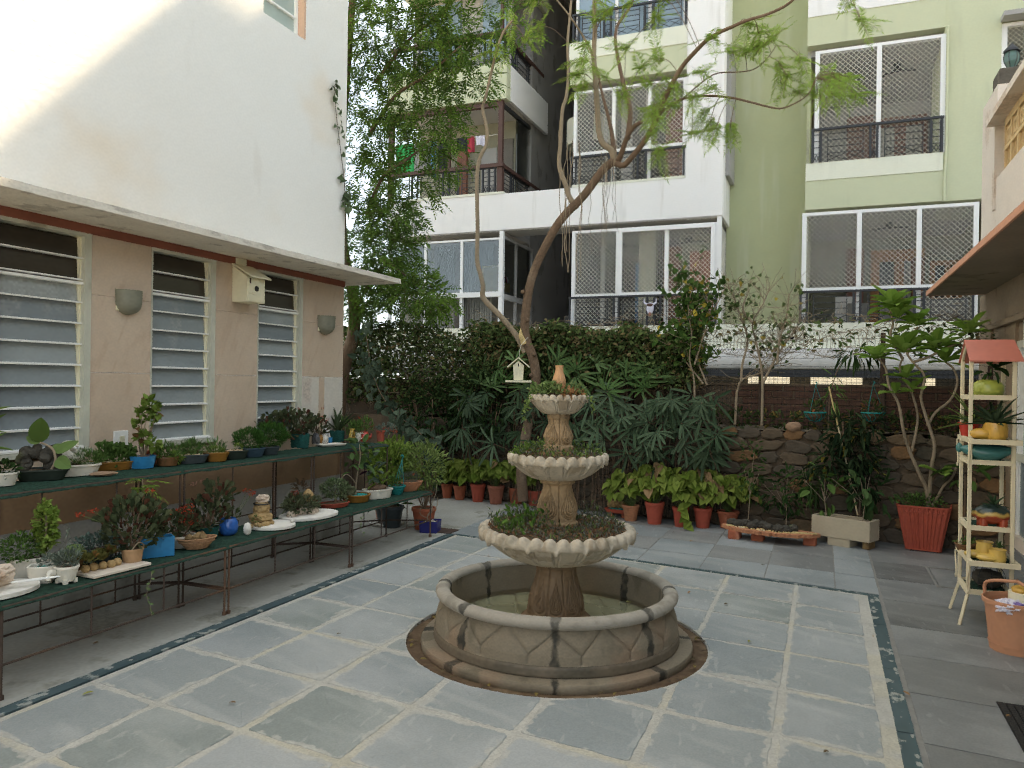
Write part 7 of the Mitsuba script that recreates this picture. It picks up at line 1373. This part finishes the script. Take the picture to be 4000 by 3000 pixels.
CE = [(-6.01, 6.84, .8, .77, 130), (-5.19, 6.84, .58, .51, 62), (-6.48, 5.71, .39, .78, 66), (-5.55, 5.7, .62, .65, 92), (-4.88, 6.26, .4, .5, 42), (-6.5, 4.5, .35, .71, 70), (-5.77, 4.62, .42, .42, 34), (-6.24, 3.5, .56, .53, 105), (-5.59, 2.92, .48, .31, 66), (-6.55, 2.87, .32, .39, 56), (-5.27, 5.02, .37, .37, 24), (-6.79, 6.89, .18, 1.15, 40), (-4.27, 6.83, .4, .3, 20), (-5.96, 4.04, .35, .31, 40), (-6.1, 8.2, 1.1, .9, 100)]
fo, tw = [], []
for cx, cz, rx_, rz_, n in CE:
    for _ in range(int(n * 3.0)):
        d = sph(G_, 1)[0] * G_.random() ** .4; base = np.array([cx + d[0] * rx_ * .95, 10.0 + d[1] * .75, cz + d[2] * rz_ * .95]); dd = unit(d * [.9, .7, .4] + .65 * sph(G_, 1)[0] + [.12, -.15, -.14])
        nn = unit(np.array([.4 * G_.normal(), -.5 + .4 * G_.normal(), .9]))
        leaf_tone = G_.random()  # random green tone for each feather
        lv_, rib = pinnate(G_, base, dd, nn, .21 + .09 * G_.random(), 7, .086, .031, (.05 + .04 * leaf_tone, .10 + .06 * leaf_tone, .022), (.11 + .06 * leaf_tone, .18 + .09 * leaf_tone, .05), .3, 62); fo.append(lv_); tw.append(tube(rib[::4], .002, 3, False))
part(t, 'crown', cat(fo), 'foliage'); part(t, 'twigs', cat(tw), 'bark_brown')
# heart-leaved vine rope swinging down beside the house corner
t = thing('heart_vine', 'rope of heart-leaved vine hanging past the house corner to the racks', 'climbing plant')
vp = smooth_path([(-5.8, 8.9, 2.35), (-5.68, 8.81, 2.05), (-5.55, 8.65, 1.80), (-5.4, 8.53, 1.66), (-5.24, 8.44, 1.47), (-5.01, 8.35, 1.27), (-4.82, 8.25, 1.18), (-4.6, 8.16, 1.09), (-4.42, 8.07, .98), (-4.26, 7.98, .84), (-4.16, 7.88, .65), (-4.09, 7.79, .47), (-4.1, 7.7, .34)], 6)
part(t, 'stem', tube(vp, .006, 5), 'bark_brown'); n = 190; P = vp[G_.integers(0, len(vp) - 8, n)] + G_.normal(size=(n, 3)) * [.08, .06, .07]
part(t, 'foliage', leaves('heart', P, unit(np.c_[G_.normal(size=n) * .7, G_.normal(size=n) * .4 - .5, G_.normal(size=n) * .4 - .7]), unit(np.c_[.3 * G_.normal(size=n), -1 + .3 * G_.normal(size=n), .5 + .3 * G_.normal(size=n)]), .10 * (.6 + .6 * G_.random(n)), .085 * (.6 + .6 * G_.random(n)), tones(G_, n, (.045, .07, .045), (.11, .145, .10))), 'foliage')
# dark shrubs left of the palms
for x, off, z_, r_, n, lab in ((-5.2, -.1, 1.15, (.55, .35, .55), 900, 'dark glossy shrub against the back wall beyond the house corner'), (-4.4, -.05, 1.35, (.5, .35, .5), 800, 'dark drooping-leaved shrub left of the lady palms')):
    t = thing('shrub', lab, 'shrub'); part(t, 'stem', mv(stems_to(G_, np.array([0, 0, z_]) + sph(G_, 12) * np.array(r_) * .7, (0, 0, .05), .008), (x, wy(x, off - .1), 0)), 'bark_brown')
    part(t, 'foliage', bush(G_, (x, wy(x, off), z_), r_, n, .10, .034, 'lance', up=-.5, shell=.35, ca=(.018, .038, .014), cb=(.05, .085, .03)), 'foliage')
# lady palms: canes with fans of strap leaflets, every fan a part
def fan(rg, c, ang, n, L, W, ca, cb):
    """A hand of leaflets facing outwards: its axis turned by ang in the fan's own plane."""
    nrm = unit(np.array([.55 * rg.normal(), -1.0, .75 + .5 * rg.normal()])); ex = unit(np.cross([0, 0, 1.0], nrm)); ez = np.cross(nrm, ex)
    a = ang + np.linspace(-1.55, 1.55, n) + .09 * rg.normal(size=n); D = np.cos(a)[:, None] * ez + np.sin(a)[:, None] * ex + nrm * (.18 + .12 * rg.random((n, 1))); D[:, 2] -= .10 + .10 * rg.random(n)
    return leaves('palm', np.broadcast_to(c, (n, 3)) + unit(D) * .015, D, nrm + .3 * rg.normal(size=(n, 3)), L * (.82 + .25 * np.cos(a - ang)) * (.85 + .3 * rg.random(n)), W * (.85 + .3 * rg.random(n)), np.broadcast_to(tones(rg, 1, ca, cb, .12), (n, 3)) * (1 + .12 * rg.normal(size=(n, 1))))
for ci, (xa, xb, n, lab) in enumerate(((-4.7, -3.9, 30, 'lady palm clump left of the hanging birdhouse'), (-4.0, -3.2, 30, 'lady palm clump behind the leaning tree trunk'), (-3.2, -2.45, 36, 'lady palm clump directly behind the fountain'), (-2.5, -1.8, 36, 'lady palm clump with upper fans painted sky-lit bright, right of the fountain'), (-1.9, -1.05, 32, 'lady palm clump at the right end, over the potted vines'))):
    t = thing('lady_palm', lab, 'palm'); canes = []
    for k in range(n):
        x = xa + (xb - xa) * G_.random(); zt = .75 + 1.2 * G_.random() ** .8 if ci < 4 else .8 + .75 * G_.random(); o = -.06 - .55 * G_.random() * (1.5 - .5 * zt) if zt < 1.6 else -.05 + .3 * G_.normal() * .5
        c = np.array([x, wy(x, o), zt]); root = np.array([x + .1 * G_.normal(), wy(x, -.10), .05]); pet = c + [.08 * G_.normal(), .22, -.10]
        canes.append(tube(smooth_path([root, (root + pet) / 2 + [.04 * G_.normal(), 0, .1], pet, c], 3), .0045, 4))
        b_ = G_.random(); hi = (zt > 1.55) * .5  # high fans get a brighter colour, sky light painted in
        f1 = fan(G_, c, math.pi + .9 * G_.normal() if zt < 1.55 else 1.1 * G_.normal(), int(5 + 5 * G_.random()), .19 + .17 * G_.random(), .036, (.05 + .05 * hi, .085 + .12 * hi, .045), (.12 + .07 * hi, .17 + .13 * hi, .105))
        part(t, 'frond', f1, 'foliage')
    part(t, 'canes', cat(canes), 'bark_brown')
# bare and leafy shrubs on the planting strip right of the palms
def shrub_from(name, label, cat_, lines, r0, n_leaf, pal, sz=.06, twn=40, odd=(.36, .29, .05), p=.06):
    t = thing(name, label, cat_); pts = []
    for l in lines:
        sp = smooth_path(l, 4); sp = sp + [0, .3, 0]; part(t, 'limb', tube(sp, np.linspace(r0, r0 * .35, len(sp)), 6), 'bark_pale'); pts.append(sp[len(sp) // 3:])
    AP_ = np.vstack(pts); tw, tips = [], []
    for _ in range(twn):
        s = AP_[G_.integers(len(AP_))]; d = unit(np.array([G_.normal(), .5 * G_.normal(), .7 + .5 * G_.normal()])) * (.12 + .26 * G_.random()); e = s + d; tw.append(tube(smooth_path([s, s + d * .5 + .02 * G_.normal(size=3), e], 3), .0026, 3)); tips += [s + d * q for q in (.4, .7, 1.0)]
    part(t, 'twigs', cat(tw), 'bark_pale'); tips = np.array(tips); P = tips[G_.integers(len(tips), size=n_leaf)] + G_.normal(size=(n_leaf, 3)) * .03
    part(t, 'foliage', leaves('heart', P, unit(G_.normal(size=(n_leaf, 3)) + [0, -.3, -.4]), unit(G_.normal(size=(n_leaf, 3)) + [0, -.7, .6]), sz * (.6 + .7 * G_.random(n_leaf)), sz * .85, tones(G_, n_leaf, odd=odd, p_odd=p, **pal)), 'foliage')
shrub_from('bare_shrub', 'nearly leafless pale-branched shrub standing before the olive wall', 'shrub', [[(-.65, 9.0, 1.2), (-.65, 9.0, 1.68), (-.68, 9.04, 1.93), (-.74, 9.08, 2.2), (-.78, 9.12, 2.4), (-.67, 9.16, 2.62), (-.6, 9.2, 2.81)], [(-.89, 9.0, 1.7), (-.88, 9.04, 1.91), (-.83, 9.08, 2.2), (-.91, 9.12, 2.46), (-.99, 9.16, 2.68), (-1.08, 9.2, 2.87)], [(-.65, 9.0, 1.68), (-.55, 9.05, 1.9), (-.44, 9.1, 2.11), (-.34, 9.15, 2.26), (-.25, 9.2, 2.42)], [(-.49, 9.0, 1.91), (-.48, 9.07, 2.16), (-.41, 9.13, 2.45), (-.38, 9.2, 2.73)], [(-.95, 9.0, 1.2), (-.91, 9.0, 1.68), (-.69, 9.07, 1.8), (-.51, 9.13, 1.92), (-.41, 9.2, 2.02)], [(-.77, 9.0, 2.39), (-.89, 9.1, 2.56), (-.83, 9.2, 2.8)]], .016, 170, HP, .05, 280, p=.15)
shrub_from('leafy_shrub', 'heart-leaved green shrub with yellowing leaves under the middle netted window', 'shrub', [[(-1.42, 8.95, 1.2), (-1.42, 8.95, 1.68), (-1.48, 8.95, 1.97), (-1.46, 8.95, 2.27), (-1.5, 8.95, 2.49), (-1.49, 8.95, 2.68), (-1.44, 8.95, 2.88)], [(-1.32, 9.0, 1.67), (-1.49, 9.07, 1.87), (-1.62, 9.13, 2.03), (-1.72, 9.2, 2.22)], [(-1.28, 9.0, 1.66), (-1.41, 9.07, 1.97), (-1.53, 9.13, 2.37), (-1.57, 9.2, 2.7)], [(-1.42, 8.95, 1.9), (-1.3, 8.95, 2.3), (-1.2, 8.95, 2.55), (-1.08, 8.95, 2.8)]], .012, 620, dict(ca=(.04, .085, .02), cb=(.09, .15, .04)), .07, 90)
# pots of variegated vine along the wall
mat('terracotta_old', speck((.27, .10, .062), .2, 12, (.40, .27, .2), .57), .9, .2)
def vine_pot(x, y, w, hgt, label, pot, seed, dead=.03, tall=.36, wide=1.0, grp=None):
    rg_ = np.random.default_rng(seed); n = int(58 * wide); d = sph(rg_, n); d[:, 2] = np.abs(d[:, 2]) * 1.0 - .25; P = np.array([0, 0, hgt + tall * .42]) + d * np.array([.18 * wide, .17, tall * .66]) * (.5 + .5 * rg_.random((n, 1)))
    D = unit(np.c_[d[:, :2] * .8 + .4 * rg_.normal(size=(n, 2)) - [0, .35], rg_.normal(size=n) * .3 - .55]); N = unit(np.c_[d[:, :2] * .5, np.full(n, .8)] + .3 * rg_.normal(size=(n, 3)) + [0, -.5, 0])
    ft_ = vessel(w, w, hgt, .70, 2, .012, .006)
    item('vine_pot', label, 'potted plant', (x, y, 0), [('pot', ft_, pot, 40), ('soil', soil_disc(w * .88, w * .88, hgt * .88), 'soil'), ('stem', cat([tube(smooth_path([(0, 0, hgt * .8), q * [.5, .5, 1] * [1, 1, .8], q], 3), .003, 4) for q in P[::3]]), 'stem_green'),
         ('foliage', leaves('heart', P, D, N, .125 * (.7 + .5 * rg_.random(n)), .11 * (.7 + .5 * rg_.random(n)), tones(rg_, n, (.12, .18, .028), (.26, .32, .075), .15, (.36, .24, .13), dead)), 'foliage')], 0, 'pots of variegated vine')
order = ['first', 'second', 'third', 'fourth', 'fifth', 'sixth', 'seventh']
for k, (x, y, w, hg) in enumerate([(-5.24, 9.82, .16, .17), (-4.93, 9.72, .165, .205), (-4.70, 9.66, .18, .20), (-4.40, 9.62, .205, .245), (-4.10, 9.55, .22, .25), (-3.86, 9.70, .23, .22), (-3.57, 9.66, .23, .205)]):
    vine_pot(x, y, w, hg, f'{order[k]} clay pot of green vine from the left in the row left of the fountain', ['terracotta_old', 'terracotta', 'terracotta', 'terracotta_red', 'terracotta_old', 'terracotta', 'terracotta_red'][k], 500 + k, .03, .40, 1.25)
for k, (x, y, w, hg, pm, dd) in enumerate([(-2.14, 9.14, .20, .19, 'terracotta_pale', .04), (-1.83, 9.05, .222, .26, 'terracotta_red', .08), (-1.52, 9.02, .18, .225, 'terracotta_red', .10), (-1.27, 9.06, .205, .235, 'terracotta_red', .16), (-1.0, 9.18, .24, .20, 'terracotta', .06)]):
    vine_pot(x, y, w, hg, f'{order[k]} clay pot of lime vine from the left in the row right of the fountain', pm, 520 + k, dd, .50, 1.75)
n = 9; t_ = np.linspace(0, 1, n)
item('vine_runner', 'trailing lime vine runner drooping to the paving between the right-hand clay pots', 'trailing plant', (-1.43, 8.88, 0), [('stem', tube(np.c_[.02 * np.sin(t_ * 5), -.08 * t_, .40 - .36 * t_], .003, 4), 'stem_green'), ('foliage', leaves('heart', np.c_[.04 * np.sin(t_ * 9), -.08 * t_, .40 - .34 * t_], np.c_[np.sin(t_ * 14), -.6 + 0 * t_, -.5 + 0 * t_], np.c_[0 * t_, -1 + 0 * t_, .6 + 0 * t_], .11, .09, tones(G_, n, (.13, .19, .03), (.22, .28, .06))), 'foliage')])
item('bonsai_tray', 'terracotta tray of teal gravel and stones lying on the paving behind the fountain', 'bonsai', (-2.34, 9.30, .06), [('tray', rz(vessel(.30, .22, .05, .85, 6, .012, .0), -8), 'terracotta_red', 40), ('gravel', rz(pebbles(G_, .24, .17, .04, 90, .010, 5), -8), 'gravel_teal'), ('foot', bx(-.1, -.06, -.05, .05, -.06, 0), 'terracotta'), ('foot', bx(.06, .1, -.05, .05, -.06, 0), 'terracotta'), *[('rock', blob((.05 * k - .1, .05, .09), .05, 440 + k, 1, .4), 'rock_tan') for k in range(4)]])
# long boat-shaped slate tray on feet
b0, b1 = np.array([-1.02, 8.72]), np.array([.0, 8.58]); t_ = np.linspace(0, 1, 40)
up = b0 + (b1 - b0) * t_[:, None] + np.c_[t_ * 0, .14 * np.sin(np.pi * t_) ** .7 + .01 * G_.normal(size=40)]; lo = b0 + (b1 - b0) * t_[:, None] - np.c_[t_ * 0, .26 * np.sin(np.pi * t_) ** .6 + .012 * G_.normal(size=40)]
out = Polygon(np.vstack([lo, up[::-1]])).buffer(0); out = max(getattr(out, 'geoms', [out]), key=lambda g: g.area)
t = thing('boat_tray', 'long leaf-shaped slab tray of rocks and yellow pebbles on low feet', 'bonsai')
m_ = shp_mesh(out, .09, .125, step=.06, jit=.004, rg=G_); part(t, 'slab', m_, 'terracotta_pale')
for x in (-.86, -.62, -.1): part(t, 'foot', rz(bx(x - .06, x + .06, 8.52, 8.66, .0, .089, .004), -6, (x, 8.6, 0)), 'terracotta')
part(t, 'rock', cat([blob((-.90 + .055 * k + .02 * G_.normal(), 8.62 - .008 * k + .04 * G_.normal(), .155), .055, 460 + k, 2, .45, 1.6, (1, .9, .8)) for k in range(12)]), 'rock_dark', smooth=30)
gp = np.array([(b0 + (b1 - b0) * a)[:2] + [0, -.05 - .14 * math.sin(math.pi * a) * q] for a, q in zip(.06 + .9 * G_.random(170), .3 + .9 * G_.random(170))])
part(t, 'pebbles', cat([blob((x, y, .13), .011, int(q), 0, .2) for q, (x, y) in enumerate(gp)]), 'pebble_yellow')
# rectangular concrete trough on blocks, two saplings
t = thing('trough', 'rectangular beige concrete trough raised on two blocks', 'planter')
def rot_t(m): return mv(rz(m, -24), (.235, 8.74, 0))
part(t, 'body', rot_t(cat([bx(-.30, .30, -.13, -.105, .085, .295, .003), bx(-.30, .30, .105, .13, .085, .295, .003), bx(-.30, -.275, -.105, .105, .085, .295), bx(.275, .30, -.105, .105, .085, .295), bx(-.275, .275, -.105, .105, .085, .10)])), mat('trough_concrete', speck((.42, .36, .26), .1, 6, (.26, .21, .14), .62), .9, .2, bump_grain(), .002) or 'trough_concrete')
part(t, 'block', rot_t(bx(-.13, .10, -.12, .08, 0, .084, .003)), 'trough_concrete'); part(t, 'block', rot_t(bx(.20, .27, -.05, .10, 0, .084, .003)), 'rock_tan'); part(t, 'soil', rot_t(bx(-.274, .274, -.104, .104, .10, .25)), 'soil')
def sapling(name, label, x, y, z0, hh, n, L, W, tpl, pal, lean=(0, 0), r=.006, spread=(.2, .16, .25)):
    tt = thing(name, label, 'plant'); sp = smooth_path([(x, y, z0), (x + lean[0] * .4, y + lean[1] * .4, z0 + hh * .5), (x + lean[0], y + lean[1], z0 + hh)], 5); part(tt, 'stem', tube(sp, np.linspace(r, r * .4, len(sp)), 6), 'bark_pale')
    br = [tube([sp[4], sp[4] + np.array([.12 * G_.normal(), .06 * G_.normal(), .2 + .1 * G_.random()])], r * .5, 4) for _ in range(5)]; part(tt, 'branches', cat(br), 'bark_pale')
    part(tt, 'foliage', bush(G_, (x + lean[0] * .7, y + lean[1] * .7, z0 + hh * .72), spread, n, L, W, tpl, up=-.1, shell=.3, **pal), 'foliage')
sapling('sapling', 'young broad-leaved sapling at the left of the beige trough', .06, 8.82, .25, .45, 26, .12, .06, 'oval', GREEN, (-.08, -.0)); sapling('sapling', 'young glossy-leaved sapling at the right of the beige trough', .40, 8.70, .25, .48, 40, .14, .06, 'oval', dict(ca=(.03, .07, .025), cb=(.08, .13, .05)), (.06, .0), .006, (.26, .16, .2))
sapling('weed', 'thin leafy weed growing behind the boat-shaped tray', -.75, 8.85, .1, .85, 120, .06, .028, 'oval', dict(ca=(.03, .065, .02), cb=(.07, .12, .035)), (.05, .1), .005, (.14, .12, .42)); sapling('weed', 'low dark leafy weed against the wall behind the boat-shaped tray', -.35, 8.85, .1, .55, 190, .075, .03, 'oval', dict(ca=(.022, .05, .018), cb=(.055, .095, .03)), (.0, .1), .005, (.34, .14, .26))
sapling('weed', 'narrow-leaved palm-like weed behind the beige trough', -.15, 8.98, .3, .5, 40, .26, .022, 'blade', dict(ca=(.03, .06, .02), cb=(.07, .11, .04)), (.05, 0), .005, (.14, .1, .14))
# staked dark shrub
t = thing('croton', 'dark glossy-leaved shrub tied to a bamboo stake before the stone wall', 'shrub'); part(t, 'stake', tube([(.06, 8.93, 1.66), (.30, 8.90, .60), (.36, 8.89, .30)], .009, 6), 'pebble_yellow')
part(t, 'stem', tube(smooth_path([(.36, 8.95, .1), (.38, 8.95, .5), (.25, 8.95, .9), (.2, 8.95, 1.3)], 4), .011, 6), 'bark_brown')
part(t, 'foliage', cat([bush(G_, (x, 8.90, z_), r_, n, .14, .034, 'lance', up=-.35, shell=.25, ca=(.016, .032, .016), cb=(.05, .075, .035), odd=(.24, .2, .04), p_odd=.05) for x, z_, r_, n in ((.22, 1.15, (.20, .13, .18), 90), (.34, .95, (.22, .14, .2), 120), (.05, .85, (.16, .1, .16), 70), (.42, 1.25, (.18, .12, .15), 60), (.42, .70, (.18, .12, .2), 80))]), 'foliage')
t = thing('bamboo_sprig', 'drooping narrow-leaved sprig beside the iron post', 'plant'); part(t, 'stem', tube(smooth_path([(.06, 9.0, 1.2), (.08, 9.0, 1.6), (.2, 9.0, 1.95), (.4, 9.0, 2.05)], 4), .005, 5), 'bark_brown')
part(t, 'foliage', cat([bush(G_, (.33, 9.0, 2.0), (.2, .1, .08), 46, .17, .022, 'lance', up=-.9, shell=.3, **DARK), bush(G_, (.1, 9.0, 1.62), (.08, .06, .22), 34, .12, .02, 'lance', up=-.6, **GREEN)]), 'foliage')
# wall-top plants and two hanging baskets
single('wall_plants', 'low leafy weeds and creepers along the top of the retaining wall', 'weeds', cat([bush(G_, (x, wy(x, .15), 1.27), (.18, .12, .12), 60, .06, .028, 'oval', shell=.2, ca=(.03, .05, .02), cb=(.08, .11, .04), odd=(.2, .15, .05), p_odd=.15) for x in np.linspace(-1.1, 1.55, 12)]), 'foliage', kind='stuff')
for x, z_, lab in ((-.075, 1.37, 'teal wire hanging basket left of the iron post'), (.50, 1.385, 'teal wire hanging basket right beside the iron post')):
    y = wy(x, -.05); a8 = np.arange(12) * math.pi / 6
    item('wire_basket', lab, 'hanging basket', (x, y, z_), [('rim', tube([(.115 * math.cos(a), .115 * math.sin(a), 0) for a in np.linspace(0, 2 * math.pi, 30)], .008, 6), 'teal_plastic'), ('wires', cat([tube([(.115 * math.cos(a), .115 * math.sin(a), 0), (.095 * math.cos(a + .26), .095 * math.sin(a + .26), -.05), (.05 * math.cos(a), .05 * math.sin(a), -.09), (0, 0, -.10)], .0035, 4) for a in a8]), 'teal_plastic'), ('soil', revolve([.0, .05, .09, .108, .0], [-.09, -.08, -.045, -.01, .01], 20), 'soil'),
         ('cord', cat([tube([(.11 * math.cos(a), .11 * math.sin(a), 0), (0, .03, .30)], .0025, 4) for a in (0, 2.1, 4.2)]), 'teal_plastic'), ('hook', tube(smooth_path([(0, .03, .30), (.015, .03, .325), (0, .03, .34)], 4), .007, 5), 'teal_plastic'), ('foliage', bush(G_, (0, 0, .06), (.10, .09, .06), 60, .05, .022, 'oval', ca=(.03, .055, .02), cb=(.09, .12, .04), odd=(.3, .12, .05), p_odd=.1), 'foliage')])
# plumeria in the ribbed red planter: every leaf its own part
t = thing('plumeria', 'plumeria with bare bent branches and rosettes of long green leaves in the red planter', 'tree')
PL = {'s1': [(1.02, .40), (1.0, .61), (.94, .76), (.84, 1.0), (.78, 1.21), (.73, 1.49), (.64, 1.67), (.61, 1.84), (.56, 1.93), (.5, 1.98)], 's2': [(.86, 1.0), (.9, 1.22), (.91, 1.39), (.85, 1.62), (.74, 1.84), (.77, 1.98)], 's3': [(1.02, .40), (1.03, .7), (1.04, .87), (1.06, 1.08), (.98, 1.36), (.93, 1.57), (.96, 1.78), (.86, 1.91), (.8, 2.0)], 's4': [(1.03, .42), (1.1, .55), (1.15, .66), (1.24, .78), (1.3, 1.03)], 's5': [(1.0, 1.27), (1.07, 1.41), (1.2, 1.54), (1.26, 1.71), (1.23, 1.85), (1.15, 1.93)], 's6': [(.85, 1.92), (.98, 1.97), (1.07, 2.02), (1.2, 2.09), (1.36, 2.17)], 's7': [(.77, 1.95), (.65, 2.2), (.67, 2.32), (.64, 2.48)], 's8': [(.8, 2.0), (.84, 2.18), (.89, 2.28)]}
for k, (nm, l) in enumerate(PL.items()):
    sp = smooth_path([(x, 8.86 + .05 * math.sin(k * 2.3) * min(1, (z_ - .4)), z_) for x, z_ in l], 4); part(t, 'branch', tube(sp, np.linspace(.022 if k in (0, 2) else .015, .010, len(sp)), 8), 'bark_pale', smooth=60)
for k, (x, z_, n, L_) in enumerate([(.655, 2.52, 18, .27), (.72, 2.40, 14, .26), (.89, 2.32, 12, .22), (.77, 2.04, 18, .29), (.5, 1.98, 12, .2), (1.06, 2.08, 14, .25), (1.15, 1.94, 12, .25), (.80, 1.78, 8, .2), (1.36, 2.24, 12, .24), (.86, 1.66, 5, .2), (.70, 1.62, 4, .18), (1.13, .80, 4, .2)]):
    for q in range(n):
        a = q * 2.39996 + k; e = math.radians(5 + 60 * q / n + 6 * G_.normal()); d = np.array([math.cos(a) * math.cos(e), math.sin(a) * math.cos(e) * .9 - .15, math.sin(e)]); N = np.array([-math.cos(a) * math.sin(e), -math.sin(a) * math.sin(e), math.cos(e)])
        part(t, 'leaf', leaves('plum', [(x, 8.86 + .04 * math.sin(k), z_ - .02)], [d], [N], L_ * (.8 + .4 * G_.random()), .105 * (.8 + .4 * G_.random()), tones(G_, 1, (.16, .28, .045), (.29, .42, .10), .1)), 'foliage')
t = thing('ribbed_planter', 'large square red ribbed planter under the plumeria', 'planter')
def ribbed(h, wb, wt, n=128):
    zs = [0, .0, h * .03, h * .03, h * .965, h * .97, h, h, h * .86]; ws = [wb * .97, wb, wb, wb * .99, wt * .985, wt, wt, wt - .03, wt - .035]; rs = []
    for k, (w_, z_) in enumerate(zip(ws, zs)):
        r_ = ring(w_, w_, 9, n)
        if k in (3, 4): d = unit(r_); u = np.where(np.abs(r_[:, 0]) > np.abs(r_[:, 1]), r_[:, 1], r_[:, 0]) / w_; r_ = r_ - d * (.010 * (np.sin(u * 2 * np.pi * 11) > 0))[:, None]
        rs.append(r_)
    return loft(rs, zs, n)
part(t, 'body', mv(rz(ribbed(.455, .335, .50, 176), -8), (.985, 8.90, .012)), 'terracotta_red', smooth=30); part(t, 'soil', mv(rz(soil_disc(.45, .45, .42, 9, .02), -8), (.985, 8.90, 0)), 'soil'); [part(t, 'caster', tube([(.985 + a * .12, 8.88 + b * .12, 0), (.985 + a * .12, 8.88 + b * .12, .014)], .02, 8), 'black_paint') for a in (-1, 1) for b in (-1, 1)]
single('ground_cover', 'small leafy weeds filling the top of the red ribbed planter', 'weeds', cat([bush(G_, (.93, 8.86, .50), (.24, .2, .07), 420, .03, .015, 'oval', shell=.1, **GREEN)]), 'foliage', kind='stuff')
item('shaded_weed', 'pale-leaved plant against the wall behind the plant stand', 'plant', (1.33, 8.75, .0), [('stem', tube([(0, 0, 0), (.0, .05, .8)], .006, 5), 'bark_brown'), ('foliage', bush(G_, (0, 0, .82), (.16, .12, .14), 14, .18, .075, 'oval', up=-.2, **GREEN), 'foliage')])
# fallen leaves and litter
spots = [(-3.48, 2.86), (-2.72, 3.05), (-2.86, 4.16), (-1.33, 2.55), (.05, 3.72), (.16, 3.42), (-2.9, 6.6), (-.95, 6.15), (-.66, 5.9), (-.42, 5.1), (.33, 5.55), (-.5, 7.35), (-1.25, 8.2), (-1.85, 8.3), (-1.5, 8.55), (.9, 4.5), (.42, 4.62), (-4.1, 3.4), (-3.4, 8.6)]
for k, (x, y) in enumerate(spots):
    c = [(.20, .13, .07), (.12, .09, .05), (.28, .27, .06), (.30, .16, .06)][G_.integers(4)]; a = G_.random() * 6.28
    v, f, cc = leaves('oval', [(x, y, .012)], [(math.cos(a), math.sin(a), .05)], [(.1, .1, 1)], .026 + .03 * G_.random(), .015 + .010 * G_.random(), [c]); v[:, 2] = np.maximum(v[:, 2], .0065) + .004
    single('fallen_leaf', 'small dry fallen leaf lying on the paving', 'leaf', (v, f, cc), 'dull_foliage', group='fallen leaves on the paving')
lp = []
for k in range(46):
    a = G_.random() * 6.28; q = .90 + .06 * G_.random(); lp.append(leaves('oval', [(FC[0] + q * math.cos(a), FC[1] + q * math.sin(a), .0)], [(G_.normal(), G_.normal(), .1)], [(.2 * G_.normal(), .2 * G_.normal(), 1)], .04, .02, [[(.22, .17, .06), (.13, .10, .06), (.09, .07, .05)][k % 3]]))
single('leaf_litter', 'leaf litter caught in the soil ring round the fountain', 'leaf litter', cat(lp), 'dull_foliage', kind='stuff')
fl = [leaves('oval', [(FC[0] + q * math.cos(a), FC[1] + q * math.sin(a), .1445)], [(math.cos(b), math.sin(b), 0)], [(0, 0, 1)], .045, .022, [c]) for a, q, b, c in ((TH0 + 2.2, .6, 1, (.34, .32, .12)), (TH0 - 1.0, .62, 2, (.34, .32, .12)), (TH0 + .9, .5, .4, (.13, .08, .04)), (TH0 + .4, .45, 2.4, (.16, .10, .05)), (TH0 + 1.6, .6, .9, (.10, .10, .04)))]
for m in fl: single('floating_leaf', 'small leaf floating on the fountain pool', 'leaf', (m[0], m[1], m[2]), 'dull_foliage', group='leaves floating on the pool')
